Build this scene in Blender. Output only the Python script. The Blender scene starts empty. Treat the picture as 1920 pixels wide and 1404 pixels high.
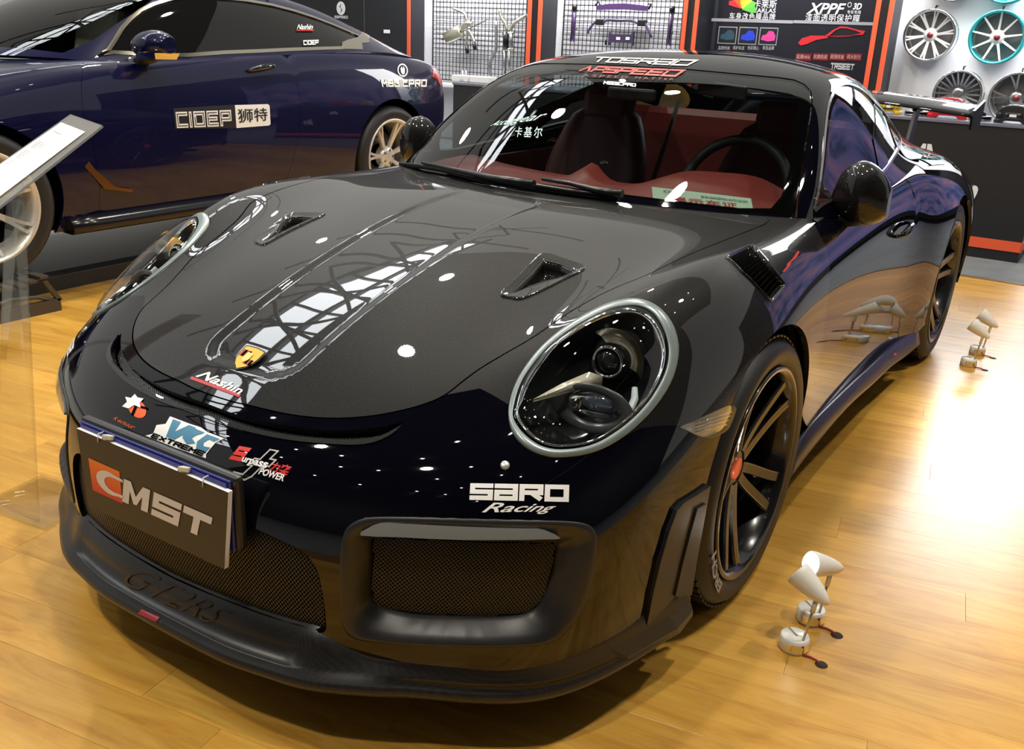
import bpy, bmesh, math, random
import numpy as np
from mathutils import Vector, Matrix, Euler
from mathutils.bvhtree import BVHTree
from mathutils.geometry import delaunay_2d_cdt

PI = math.pi
R = math.radians
scene = bpy.context.scene
COL = scene.collection
random.seed(7)

# ------------------------------------------------------------------ camera
IMG_W, IMG_H, FPX = 1920, 1404, 1753.6
cam_d = bpy.data.cameras.new('camera')
cam_d.sensor_width = 36.0
cam_d.lens = FPX / IMG_W * 36.0
cam_d.clip_start = 0.02
cam = bpy.data.objects.new('camera', cam_d)
cam.location = (1.4812, -2.1029, 1.341)
cam.rotation_euler = (R(69.9791), R(-2.2538), R(33.3671))
COL.objects.link(cam)
scene.camera = cam

# ------------------------------------------------------------------ world, exposure
world = bpy.data.worlds.new('hall_air')
scene.world = world
world.use_nodes = True
_bg = world.node_tree.nodes['Background']
_bg.inputs[0].default_value = (1.0, .97, .90, 1)
_bg.inputs[1].default_value = 0.5
vs = scene.view_settings
vs.view_transform = 'Standard'
vs.look = 'None'
vs.exposure = 0.0
vs.gamma = 1.0
vs.use_curve_mapping = False


def lamp(name, kind, loc, target, energy, color=(1, 1, 1), **kw):
    d = bpy.data.lights.new(name, kind)
    d.energy = energy
    d.color = color
    for k, v in kw.items():
        setattr(d, k, v)
    o = bpy.data.objects.new(name, d)
    o.location = loc
    dirv = Vector(target) - Vector(loc)
    o.rotation_euler = dirv.to_track_quat('-Z', 'Y').to_euler()
    COL.objects.link(o)
    return o

# booth lamps: round floodlights on the lighting truss over the stand
WARM, COOL = (1.0, .93, .80), (.93, .96, 1.0)
for _i, (_x, _y, _z, _e, _c) in enumerate((
        (-3.9, 3.6, 6.0, 112, WARM), (-2.0, 4.2, 6.0, 112, WARM), (-.1, 1.8, 6.0, 112, WARM), (-2.7, 1.2, 6.0, 112, WARM),
        (2.2, -.6, 6.0, 112, WARM), (3.2, 2.6, 6.0, 112, WARM), (.4, -3.4, 6.0, 112, WARM), (-2.4, -2.6, 6.0, 112, WARM),
        (-7.2, -1.6, 6.0, 60, COOL), (-8.2, 5.4, 6.0, 60, COOL))):
    lamp('booth_lamp', 'AREA', (_x, _y, _z), (_x * .5, _y * .6, 0), _e, _c, shape='DISK', size=.26)
# added spot without a real fixture, warming the floor right of the car
lamp('floor_spot', 'SPOT', (2.6, 2.3, 4.6), (1.62, 1.75, 0), 1500, (1, .98, .95), spot_size=R(20), spot_blend=.8, shadow_soft_size=.1)
# strip lights washing the display niches of the back wall
for _x, _w in ((-6.3, 1.6), (-4.1, 1.7), (-2.0, 1.7), (.4, 2.2)):
    lamp('niche_light', 'AREA', (_x, 8.05, 2.55), (_x, 8.7, 1.2), {-2.0: 40, .4: 120}.get(_x, 80), (.96, .97, 1.0), shape='RECTANGLE', size=_w, size_y=.08)

# ------------------------------------------------------------------ materials
MATS = {}


def mat(name, col=(0.5, 0.5, 0.5), rough=0.5, metal=0.0, emit=None, estr=1.0, coat=0.0, alpha=1.0,
        trans=0.0, ior=1.5, spec=0.5, coat_rough=0.03, build=None):
    if name in MATS:
        return MATS[name]
    m = bpy.data.materials.new(name)
    m.use_nodes = True
    nt = m.node_tree
    b = nt.nodes['Principled BSDF']
    b.inputs['Base Color'].default_value = (*col, 1)
    b.inputs['Roughness'].default_value = rough
    b.inputs['Metallic'].default_value = metal
    b.inputs['IOR'].default_value = ior
    b.inputs['Specular IOR Level'].default_value = spec
    b.inputs['Coat Weight'].default_value = coat
    b.inputs['Coat Roughness'].default_value = coat_rough
    b.inputs['Transmission Weight'].default_value = trans
    b.inputs['Alpha'].default_value = alpha
    if emit:
        b.inputs['Emission Color'].default_value = (*emit, 1)
        b.inputs['Emission Strength'].default_value = estr
    if build:
        build(nt, b)
    MATS[name] = m
    return m


def node(nt, typ, **kw):
    n = nt.nodes.new(typ)
    for k, v in kw.items():
        if k.startswith('_'):
            setattr(n, k[1:], v)
        else:
            n.inputs[k.replace('__', ' ')].default_value = v
    return n


def srgb(r, g, b):
    f = lambda c: (c / 255 / 12.92) if c / 255 <= 0.04045 else ((c / 255 + 0.055) / 1.055) ** 2.4
    return (f(r), f(g), f(b))


# ------------------------------------------------------------------ scene objects
def link(name, data, parent=None, loc=None, rot=None):
    o = bpy.data.objects.new(name, data)
    COL.objects.link(o)
    if parent:
        o.parent = parent
    if loc is not None:
        o.location = loc
    if rot is not None:
        o.rotation_euler = rot
    return o


def thing(name, label, cat, loc=(0, 0, 0), rotz=0.0, group=None):
    o = link(name, None, None, loc, (0, 0, rotz))
    o.empty_display_size = 0.1
    tag(o, label, cat, group)
    return o


def tag(o, label=None, cat=None, group=None, kind=None):
    if label:
        o['label'] = label
    if cat:
        o['category'] = cat
    if group:
        o['group'] = group
    if kind:
        o['kind'] = kind
    return o


def dup(o, parent=None, loc=None, rot=None, label=None):
    c = o.copy()
    COL.objects.link(c)
    c.parent = parent
    if loc is not None:
        c.location = loc
    if rot is not None:
        c.rotation_euler = rot
    if label:
        c['label'] = label
    for ch in list(o.children):
        dup(ch, c)
    return c


class MB:
    """collects simple shapes into one mesh"""

    def __init__(s):
        s.v, s.f, s.sm = [], [], []

    def add(s, vs, fs, smooth=False):
        n = len(s.v)
        s.v += [tuple(map(float, p)) for p in vs]
        s.f += [tuple(i + n for i in f) for f in fs]
        s.sm += [smooth] * len(fs)
        return s

    def box(s, c, d, rot=None, bev=0.0):
        x, y, z = (k / 2 for k in d)
        if bev > 0:
            b = min(bev, x * .9, y * .9, z * .9)
            vs, fs = [], []
            bm = bmesh.new()
            bmesh.ops.create_cube(bm, size=1)
            for v in bm.verts:
                v.co = Vector((v.co.x * d[0], v.co.y * d[1], v.co.z * d[2]))
            bmesh.ops.bevel(bm, geom=bm.edges[:], offset=b, segments=2, profile=.5, affect='EDGES')
            vs = [v.co.copy() for v in bm.verts]
            bm.verts.index_update()
            fs = [[v.index for v in f.verts] for f in bm.faces]
            bm.free()
        else:
            vs = [Vector((a * x, b_ * y, c_ * z)) for a in (-1, 1) for b_ in (-1, 1) for c_ in (-1, 1)]
            fs = [(0, 1, 3, 2), (4, 6, 7, 5), (0, 4, 5, 1), (2, 3, 7, 6), (0, 2, 6, 4), (1, 5, 7, 3)]
        if rot is not None:
            M = rot if isinstance(rot, Matrix) else Euler(rot).to_matrix()
            vs = [M @ v for v in vs]
        c = Vector(c)
        return s.add([v + c for v in vs], fs)

    def tube(s, pts, r, n=10, caps=True, smooth=True, closed=False):
        """r: number or list; sweep circle along pts"""
        P = [Vector(p) for p in pts]
        m = len(P)
        rr = r if isinstance(r, (list, tuple)) else [r] * m
        vs, fs = [], []
        up = None
        for i in range(m):
            if closed:
                t = (P[(i + 1) % m] - P[i - 1])
            else:
                t = P[min(i + 1, m - 1)] - P[max(i - 1, 0)]
            t.normalize()
            if up is None:
                up = t.orthogonal().normalized()
            else:
                up = (up - t * up.dot(t))
                up = up.normalized() if up.length > 1e-6 else t.orthogonal().normalized()
            w = t.cross(up)
            for k in range(n):
                a = 2 * PI * k / n
                vs.append(P[i] + (up * math.cos(a) + w * math.sin(a)) * rr[i])
        for i in range(m if closed else m - 1):
            for k in range(n):
                a, b = i * n + k, i * n + (k + 1) % n
                c, d = ((i + 1) % m) * n + (k + 1) % n, ((i + 1) % m) * n + k
                fs.append((a, b, c, d))
        s.add(vs, fs, smooth)
        if caps and not closed:
            s.f.append(tuple(len(s.v) - m * n + k for k in reversed(range(n))))
            s.f.append(tuple(len(s.v) - n + k for k in range(n)))
            s.sm += [False, False]
        return s

    def lathe(s, prof, n=48, axis='z', c=(0, 0, 0), smooth=True, arc=2 * PI, closed_prof=False):
        """prof: (radius, height) list revolved about axis"""
        vs, fs = [], []
        full = abs(arc - 2 * PI) < 1e-6
        m = len(prof)
        cols = n if full else n + 1
        for i in range(cols):
            a = arc * i / n
            for (r, h) in prof:
                x, y = r * math.cos(a), r * math.sin(a)
                p = {'z': (x, y, h), 'x': (h, x, y), 'y': (x, h, y)}[axis]
                vs.append((p[0] + c[0], p[1] + c[1], p[2] + c[2]))
        for i in range(n):
            j = (i + 1) % cols
            for k in range(m if closed_prof else m - 1):
                k2 = (k + 1) % m
                q = (i * m + k, j * m + k, j * m + k2, i * m + k2)
                fs.append(q if axis != 'y' else q[::-1])
        return s.add(vs, fs, smooth)

    def prism(s, poly, z0, z1, M=None, smooth=False):
        """poly: 2D outline (ccw); extruded z0..z1, optional matrix"""
        n = len(poly)
        vs = [Vector((x, y, z0)) for x, y in poly] + [Vector((x, y, z1)) for x, y in poly]
        fs = [tuple(reversed(range(n))), tuple(range(n, 2 * n))]
        fs += [(i, (i + 1) % n, n + (i + 1) % n, n + i) for i in range(n)]
        if M is not None:
            vs = [M @ v for v in vs]
        return s.add(vs, fs, smooth)

    def loft(s, rings, closed=True, caps=True, smooth=True):
        n = len(rings[0])
        vs = [p for r in rings for p in r]
        fs = []
        for i in range(len(rings) - 1):
            for k in range(n if closed else n - 1):
                a, b = i * n + k, i * n + (k + 1) % n
                fs.append((a, b, b + n, a + n))
        s.add(vs, fs, smooth)
        if caps and closed:
            base = len(s.v) - len(vs)
            s.f.append(tuple(base + k for k in reversed(range(n))))
            s.f.append(tuple(len(s.v) - n + k for k in range(n)))
            s.sm += [False, False]
        return s

    def mesh(s, name):
        me = bpy.data.meshes.new(name)
        me.from_pydata(s.v, [], s.f)
        me.polygons.foreach_set('use_smooth', s.sm)
        me.update()
        return me

    def build(s, name, m, parent=None, loc=None, rot=None, fix=True, bevel=0.0, sub=0):
        me = s.mesh(name)
        if fix:
            bm = bmesh.new()
            bm.from_mesh(me)
            bmesh.ops.recalc_face_normals(bm, faces=bm.faces[:])
            bm.to_mesh(me)
            bm.free()
        if m is not None:
            me.materials.append(m)
        o = link(name, me, parent, loc, rot)
        if bevel:
            md = o.modifiers.new('bevel', 'BEVEL')
            md.width = bevel
            md.segments = 2
            md.limit_method = 'ANGLE'
        if sub:
            md = o.modifiers.new('sub', 'SUBSURF')
            md.levels = md.render_levels = sub
        return o


def smooth_by_angle(me, ang=R(35)):
    """smooth shading with sharp edges above the angle"""
    bm = bmesh.new()
    bm.from_mesh(me)
    for f in bm.faces:
        f.smooth = True
    for e in bm.edges:
        if len(e.link_faces) == 2:
            e.smooth = e.calc_face_angle(0) < ang
        else:
            e.smooth = False
    bm.to_mesh(me)
    bm.free()


def rrect(w, h, r, n=5):
    out = []
    for cx, cy, a0 in ((w / 2 - r, h / 2 - r, 0), (-w / 2 + r, h / 2 - r, 90), (-w / 2 + r, -h / 2 + r, 180), (w / 2 - r, -h / 2 + r, 270)):
        for k in range(n + 1):
            a = R(a0 + 90 * k / n)
            out.append((cx + r * math.cos(a), cy + r * math.sin(a)))
    return out


def crv(pts, n=8, closed=False):
    """Catmull-Rom through pts (any dimension), n samples per span"""
    P = np.array(pts, float)
    m = len(P)
    out = []
    for i in range(m if closed else m - 1):
        if closed:
            p0, p1, p2, p3 = P[i - 1], P[i], P[(i + 1) % m], P[(i + 2) % m]
        else:
            p1, p2 = P[i], P[i + 1]
            p0 = P[i - 1] if i > 0 else 2 * p1 - p2
            p3 = P[i + 2] if i + 2 < m else 2 * p2 - p1
        for k in range(n):
            t = k / n
            out.append(0.5 * (2 * p1 + (p2 - p0) * t + (2 * p0 - 5 * p1 + 4 * p2 - p3) * t * t + (3 * p1 - p0 - 3 * p2 + p3) * t ** 3))
    if not closed:
        out.append(P[-1])
    return np.array(out)


# ------------------------------------------------------------------ viewing rays: turn a measured image point into a point on a real surface
CAM_P = np.array(cam.location)
CAM_R = np.array(cam.rotation_euler.to_matrix())


def pix_dir(px, py):
    d = CAM_R @ np.array([(px - IMG_W / 2) / FPX, -(py - IMG_H / 2) / FPX, -1.0])
    return d / np.linalg.norm(d)


def pix_at(p, axis, val):
    d = pix_dir(*p)
    return CAM_P + d * ((val - CAM_P[axis]) / d[axis])


def inpoly(poly, pts):
    poly = np.asarray(poly)
    x, y = pts[:, 0], pts[:, 1]
    ins = np.zeros(len(pts), bool)
    j = len(poly) - 1
    for i in range(len(poly)):
        xi, yi = poly[i]
        xj, yj = poly[j]
        if yi != yj:
            c = ((yi > y) != (yj > y)) & (x < (xj - xi) * (y - yi) / (yj - yi) + xi)
            ins ^= c
        j = i
    return ins


# ------------------------------------------------------------------ smooth spline skins
def _fit(n, lam):
    """data n -> cubic B-spline control n+2 (smoothing)"""
    B = np.zeros((n, n + 2))
    for i in range(n):
        B[i, i:i + 3] = (1 / 6, 4 / 6, 1 / 6)
    D = np.zeros((n - 1, n + 2))
    for i in range(n - 1):
        D[i, i:i + 4] = (-1, 3, -3, 1)
    E = np.zeros((2, n + 2))
    E[0, :3] = (1, -2, 1)
    E[1, -3:] = (1, -2, 1)
    A = B.T @ B + lam * D.T @ D + 1e-4 * E.T @ E
    return np.linalg.solve(A, B.T)


def _basis(t, n):
    i = np.clip(np.floor(t).astype(int), 0, n - 2)
    f = t - i
    w = np.stack([(1 - f) ** 3, 3 * f ** 3 - 6 * f ** 2 + 4, -3 * f ** 3 + 3 * f ** 2 + 3 * f + 1, f ** 3], -1) / 6
    dw = np.stack([-3 * (1 - f) ** 2, 9 * f ** 2 - 12 * f, -9 * f ** 2 + 6 * f + 3, 3 * f ** 2], -1) / 6
    return i, w, dw


class Skin:
    """bicubic skin through a grid [u][v] of points for the +x half; mirrored; v runs -m..m"""

    def __init__(s, half, lam_u=0.02, lam_v=0.02):
        H = np.array(half, float)                      # (nu, m+1, 3)
        s.nu, s.m = H.shape[0], H.shape[1] - 1
        L = H[:, :0:-1].copy()
        L[..., 0] *= -1
        G = np.concatenate([L, H], 1)
        s.nv = G.shape[1]
        G = np.einsum('ai,ijk->ajk', _fit(s.nu, lam_u), G)
        s.C = np.einsum('bj,ajk->abk', _fit(s.nv, lam_v), G)
        s.disp = None
        k = 5
        us = np.linspace(0, s.nu - 1, (s.nu - 1) * k + 1)
        vv = np.linspace(-s.m, s.m, (s.nv - 1) * k + 1)
        U, V = np.meshgrid(us, vv, indexing='ij')
        P = s.ev(U.ravel(), V.ravel())
        nv = len(vv)
        F, s.cell = [], []
        for a in range(len(us) - 1):
            for b in range(nv - 1):
                F.append((a * nv + b, a * nv + b + 1, (a + 1) * nv + b + 1, (a + 1) * nv + b))
                s.cell.append(((us[a] + us[a + 1]) / 2, (vv[b] + vv[b + 1]) / 2))
        s.bvh = BVHTree.FromPolygons([tuple(p) for p in P], F)

    def ev(s, u, v, d=False):
        u, v = np.atleast_1d(np.asarray(u, float)), np.atleast_1d(np.asarray(v, float))
        i, wu, du = _basis(u, s.nu)
        j, wv, dv = _basis(v + s.m, s.nv)
        K = s.C[i[:, None, None] + np.arange(4)[None, :, None], j[:, None, None] + np.arange(4)[None, None, :]]
        p = np.einsum('na,nb,nabk->nk', wu, wv, K)
        if not d:
            return p
        return p, np.einsum('na,nb,nabk->nk', du, wv, K), np.einsum('na,nb,nabk->nk', wu, dv, K)

    def nrm(s, u, v):
        p, a, b = s.ev(u, v, True)
        n = np.cross(a, b)
        n /= np.linalg.norm(n, axis=1)[:, None] + 1e-12
        return p, n * s.sign

    sign = 1.0
    org = np.zeros(3)

    def hit(s, o, d):
        """ray -> (u,v) or None"""
        o, d = np.asarray(o, float), np.asarray(d, float)
        d = d / np.linalg.norm(d)
        loc, n, idx, dist = s.bvh.ray_cast(Vector(o), Vector(d))
        if idx is None:
            return None
        u, v = s.cell[idx]
        e1 = np.cross(d, (0.3, 0.5, 0.8))
        e1 /= np.linalg.norm(e1)
        e2 = np.cross(d, e1)
        for _ in range(8):
            p, a, b = (k[0] for k in s.ev([u], [v], True))
            r = np.array([(p - o) @ e1, (p - o) @ e2])
            J = np.array([[a @ e1, b @ e1], [a @ e2, b @ e2]])
            try:
                st = np.linalg.solve(J, -r)
            except np.linalg.LinAlgError:
                break
            st = np.clip(st, -.3, .3)
            u = min(max(u + st[0], 0), s.nu - 1)
            v = min(max(v + st[1], -s.m), s.m)
        return (u, v)

    def hits(s, o, D):
        """many rays from one origin at once -> uv array, ok mask"""
        o = np.asarray(o, float)
        D = np.asarray(D, float)
        uv, ok = np.zeros((len(D), 2)), np.zeros(len(D), bool)
        ov = Vector(o)
        for k, d in enumerate(D):
            i = s.bvh.ray_cast(ov, Vector(d))[2]
            if i is not None:
                uv[k], ok[k] = s.cell[i], True
        e1 = np.cross(D, (0.3, 0.5, 0.8))
        e1 /= np.linalg.norm(e1, axis=1)[:, None]
        e2 = np.cross(D, e1)
        dot = lambda a, b: (a * b).sum(1)
        for _ in range(7):
            p, a, b = s.ev(uv[:, 0], uv[:, 1], True)
            r1, r2 = dot(p - o, e1), dot(p - o, e2)
            A, B, C, E = dot(a, e1), dot(b, e1), dot(a, e2), dot(b, e2)
            det = A * E - B * C
            det = np.where(np.abs(det) < 1e-12, 1e-12, det)
            uv[:, 0] = np.clip(uv[:, 0] + np.clip((-r1 * E + r2 * B) / det, -.3, .3), 0, s.nu - 1)
            uv[:, 1] = np.clip(uv[:, 1] + np.clip((-r2 * A + r1 * C) / det, -.3, .3), -s.m, s.m)
        return uv, ok

    def px(s, pts):
        out = []
        for p in pts:
            h = s.hit(CAM_P - s.org, pix_dir(*p))
            if h is not None:
                out.append(h)
        return np.array(out)

    def side(s, yz, sgn=1):
        out = []
        for (y, z) in yz:
            h = s.hit((3 * sgn, y, z), (-sgn, 0, 0))
            if h is not None:
                out.append(h)
        return np.array(out)

    def front(s, xz):
        out = []
        for (x, z) in xz:
            h = s.hit((x, -4, z), (0, 1, 0))
            if h is not None:
                out.append(h)
        return np.array(out)

    def top(s, xy):
        out = []
        for (x, y) in xy:
            h = s.hit((x, y, 4), (0, 0, -1))
            if h is not None:
                out.append(h)
        return np.array(out)


def mir(uv):
    uv = np.array(uv)
    return np.stack([uv[:, 0], -uv[:, 1]], 1)[::-1]


def cut(skin, lines, keep, box, du=0.16, dv=0.16, extra=None):
    """triangulate the part of the skin where keep(uv, xyz) holds; lines: list of (polyline, closed)"""
    pts, edges = [], []
    for ln, closed in lines:
        n0 = len(pts)
        pts += [tuple(p) for p in ln]
        m = len(ln)
        edges += [(n0 + i, n0 + (i + 1) % m) for i in range(m if closed else m - 1)]
    u0, u1, v0, v1 = box
    nu_, nv_ = max(1, round((u1 - u0) / du)), max(1, round((v1 - v0) / dv))
    U, V = np.meshgrid(np.linspace(u0, u1, nu_ + 1), np.linspace(v0, v1, nv_ + 1), indexing='ij')
    g = np.stack([U.ravel(), V.ravel()], 1)
    if lines:                                            # drop grid points lying on the cut lines
        L = np.array(pts)
        ok = np.ones(len(g), bool)
        for ln, closed in lines:
            A = np.asarray(ln)
            Bp = np.roll(A, -1, 0)
            if not closed:
                A, Bp = A[:-1], Bp[:-1]
            for a, b in zip(A, Bp):
                lo, hi = np.minimum(a, b) - .05, np.maximum(a, b) + .05
                near = ok & (g[:, 0] > lo[0]) & (g[:, 0] < hi[0]) & (g[:, 1] > lo[1]) & (g[:, 1] < hi[1])
                if near.any():
                    q = g[near]
                    ab = b - a
                    t = np.clip(((q - a) @ ab) / (ab @ ab + 1e-12), 0, 1)
                    dd = np.linalg.norm(q - a - t[:, None] * ab, axis=1)
                    idx = np.where(near)[0]
                    ok[idx[dd < 0.035]] = False
        g = g[ok]
    allp = [Vector(p) for p in pts] + [Vector(p) for p in g]
    vo, eo, fo, *_ = delaunay_2d_cdt(allp, edges, [], 0, 1e-5)
    uv = np.array([tuple(p) for p in vo])
    T = np.array([f for f in fo if len(f) == 3])
    c = uv[T].mean(1)
    inb = (c[:, 0] > u0) & (c[:, 0] < u1) & (c[:, 1] > v0) & (c[:, 1] < v1)
    T, c = T[inb], c[inb]
    xyz = skin.ev(c[:, 0], c[:, 1])
    T = T[keep(c, xyz)]
    used, inv = np.unique(T, return_inverse=True)
    return uv[used], inv.reshape(-1, 3)


def sheet(name, skin, uv, T, m, parent, flange=0.012, off=0.0, mirror=False, disp=None, both=False, label=None):
    """mesh from a cut piece of skin with analytic normals and a turned-in edge"""
    P, N = skin.nrm(uv[:, 0], uv[:, 1])
    o_ = np.full(len(P), float(off))
    if disp is not None:
        e = 1e-3
        Pd = lambda a, b: (lambda pn: pn[0] + pn[1] * (off + disp(pn[0]))[:, None])(skin.nrm(a, b))
        P0 = Pd(uv[:, 0], uv[:, 1])
        A = Pd(uv[:, 0] + e, uv[:, 1]) - Pd(uv[:, 0] - e, uv[:, 1])
        Bv = Pd(uv[:, 0], uv[:, 1] + e) - Pd(uv[:, 0], uv[:, 1] - e)
        N2 = np.cross(A, Bv)
        N2 /= np.linalg.norm(N2, axis=1)[:, None] + 1e-15
        N2 *= np.sign((N2 * N).sum(1))[:, None]
        P, N = P0, N2
    else:
        P = P + N * o_[:, None]
    a, b, c = (P[T[:, k]] for k in range(3))
    fn = np.cross(b - a, c - a)
    flip = (fn * N[T[:, 0]]).sum(1) < 0
    T = T.copy()
    T[flip] = T[flip][:, ::-1]
    V, NN, F = [P], [N], [list(map(int, t)) for t in T]
    if flange:
        E = np.concatenate([T[:, [0, 1]], T[:, [1, 2]], T[:, [2, 0]]])
        key = np.sort(E, 1)
        _, idx, cnt = np.unique(key, axis=0, return_index=True, return_counts=True)
        bd = E[idx[cnt == 1]]
        n0 = len(P)
        pa, pb = P[bd[:, 0]], P[bd[:, 1]]
        na, nb = N[bd[:, 0]], N[bd[:, 1]]
        en = np.cross(pb - pa, na)
        en /= np.linalg.norm(en, axis=1)[:, None] + 1e-12
        V += [np.stack([pa, pb, pb - nb * flange, pa - na * flange], 1).reshape(-1, 3)]
        NN += [np.repeat(en, 4, 0)]
        F += [[n0 + 4 * i + 1, n0 + 4 * i, n0 + 4 * i + 3, n0 + 4 * i + 2] for i in range(len(bd))]
    V, NN = np.concatenate(V), np.concatenate(NN)
    if mirror:
        V = V * [-1, 1, 1]
        NN = NN * [-1, 1, 1]
        F = [f[::-1] for f in F]
    me = bpy.data.meshes.new(name)
    me.from_pydata(V.tolist(), [], F)
    me.polygons.foreach_set('use_smooth', [True] * len(F))
    me.normals_split_custom_set_from_vertices(NN.tolist())
    me.materials.append(m)
    me.update()
    o = link(name, me, parent)
    if label:
        o['label'] = label
    return o


def closed_poly_keep(poly):
    return lambda c, x: inpoly(poly, c)


def pbox(*polys):
    A = np.concatenate([np.asarray(p) for p in polys])
    return (A[:, 0].min() - 1e-3, A[:, 0].max() + 1e-3, A[:, 1].min() - 1e-3, A[:, 1].max() + 1e-3)


def inset(skin, poly, d):
    """shrink (d>0) a closed uv polygon by d metres measured on the skin"""
    poly = np.asarray(poly, float)
    p, a, b = skin.ev(poly[:, 0], poly[:, 1], True)
    nxt, prv = np.roll(poly, -1, 0), np.roll(poly, 1, 0)
    out = []
    area = 0.5 * np.sum(poly[:, 0] * nxt[:, 1] - nxt[:, 0] * poly[:, 1])
    sgn = 1 if area > 0 else -1
    for i in range(len(poly)):
        J = np.stack([a[i], b[i]], 1)                    # 3x2
        G = J.T @ J
        t = nxt[i] - prv[i]
        # direction normal to the edge in the surface metric, pointing inward
        nrm = np.array([-t[1], t[0]]) * sgn
        g = np.linalg.solve(G + 1e-9 * np.eye(2), nrm)
        ln = math.sqrt(max(g @ G @ g, 1e-18))
        out.append(poly[i] + g / ln * d)
    return np.array(out)


def resample(poly, n, closed=True):
    P = np.asarray(poly, float)
    Q = np.vstack([P, P[:1]]) if closed else P
    s = np.r_[0, np.cumsum(np.linalg.norm(np.diff(Q, axis=0), axis=1))]
    t = np.linspace(0, s[-1], n + 1 if closed else n)
    out = np.stack([np.interp(t, s, Q[:, k]) for k in range(Q.shape[1])], 1)
    return out[:-1] if closed else out


# ------------------------------------------------------------------ lettering
def text_mesh(body, bold=0.0, shear=0.0, spacing=1.0):
    """flat text outline as (verts2d, tris), baseline at y=0, unit cap size"""
    cu = bpy.data.curves.new('lettering', 'FONT')
    cu.body = body
    cu.offset = bold
    cu.shear = shear
    cu.space_character = spacing
    cu.resolution_u = 3
    o = bpy.data.objects.new('lettering', cu)
    COL.objects.link(o)
    dg = bpy.context.evaluated_depsgraph_get()
    me = bpy.data.meshes.new_from_object(o.evaluated_get(dg))
    bpy.data.objects.remove(o)
    bpy.data.curves.remove(cu)
    bm = bmesh.new()
    bm.from_mesh(me)
    bmesh.ops.triangulate(bm, faces=bm.faces[:])
    bmesh.ops.remove_doubles(bm, verts=bm.verts[:], dist=1e-5)
    bm.verts.index_update()
    V = np.array([v.co[:2] for v in bm.verts]) if bm.verts else np.zeros((0, 2))
    T = [[v.index for v in f.verts] for f in bm.faces]
    bm.free()
    bpy.data.meshes.remove(me)
    return V, T


def norm_text(body, **kw):
    V, T = text_mesh(body, **kw)
    lo, hi = V.min(0), V.max(0)
    return (V - lo) / (hi - lo), T, (hi - lo)[0] / (hi - lo)[1]


def homography(q):
    """unit square (0,0)(1,0)(1,1)(0,1) -> quad"""
    A, b = [], []
    for (x, y), (u, v) in zip(((0, 0), (1, 0), (1, 1), (0, 1)), q):
        A += [[x, y, 1, 0, 0, 0, -u * x, -u * y], [0, 0, 0, x, y, 1, -v * x, -v * y]]
        b += [u, v]
    h = np.linalg.solve(np.array(A, float), np.array(b, float))
    return np.append(h, 1).reshape(3, 3)


def hmap(Hm, P):
    q = np.c_[P, np.ones(len(P))] @ Hm.T
    return q[:, :2] / q[:, 2:]


def refine(V, T, step):
    """split long triangle edges so flat artwork can follow a curved panel"""
    bm = bmesh.new()
    vs = [bm.verts.new((*p, 0)) for p in V]
    for t in T:
        try:
            bm.faces.new([vs[i] for i in t])
        except ValueError:
            pass
    for _ in range(4):
        es = [e for e in bm.edges if e.calc_length() > step]
        if not es:
            break
        bmesh.ops.subdivide_edges(bm, edges=es, cuts=1)
        bmesh.ops.triangulate(bm, faces=bm.faces[:])
    bm.verts.index_update()
    V = np.array([v.co[:2] for v in bm.verts])
    T = [[v.index for v in f.verts] for f in bm.faces]
    bm.free()
    return V, T


def skin_hit(skin):
    def f(o, d):
        h = skin.hit(o, d)
        if h is None:
            return None
        p, n = skin.nrm([h[0]], [h[1]])
        return p[0], n[0]
    f.skin = skin
    return f


def mesh_hit(ob):
    me = ob.data
    M = np.array(ob.matrix_basis)
    V = np.array([v.co[:] for v in me.vertices]) @ M[:3, :3].T + M[:3, 3]
    bvh = BVHTree.FromPolygons([tuple(v) for v in V], [tuple(p.vertices) for p in me.polygons])

    def f(o, d):
        loc, n, i, t = bvh.ray_cast(Vector(o), Vector(d))
        if loc is None:
            return None
        n = np.array(n)
        if n @ np.asarray(d) > 0:
            n = -n
        return np.array(loc), n
    return f


def wrap(name, hitfn, quad, V, T, m, parent, off=0.0012, step=0.12, mirror=False):
    """artwork in the unit square laid on a surface; quad = its four corners (bl, br, tr, tl) seen in the photograph"""
    V, T = refine(np.asarray(V), T, step)
    Q = hmap(homography(quad), V)
    if getattr(hitfn, 'skin', None):
        uv, ok = hitfn.skin.hits(CAM_P - hitfn.skin.org, np.array([pix_dir(*q) for q in Q]))
        p, n = hitfn.skin.nrm(uv[:, 0], uv[:, 1])
        p = p + n * off
    else:
        p, n, ok = [], [], []
        for q in Q:
            h = hitfn(CAM_P, pix_dir(*q))
            ok.append(h is not None)
            p.append(h[0] + h[1] * off if h is not None else (0, 0, 0))
            n.append(h[1] if h is not None else (0, 0, 1))
        p, n = np.array(p), np.array(n)
    T = [t for t in T if all(ok[i] for i in t)]
    F = []
    for t in T:
        a, b, c = p[t[0]], p[t[1]], p[t[2]]
        F.append(list(t) if np.cross(b - a, c - a) @ n[t[0]] > 0 else list(t)[::-1])
    if mirror:
        p = p * [-1, 1, 1]
        n = n * [-1, 1, 1]
        F = [f[::-1] for f in F]
    me = bpy.data.meshes.new(name)
    me.from_pydata(p.tolist(), [], F)
    me.polygons.foreach_set('use_smooth', [True] * len(F))
    me.normals_split_custom_set_from_vertices(n.tolist())
    me.materials.append(m)
    return link(name, me, parent)


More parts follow.
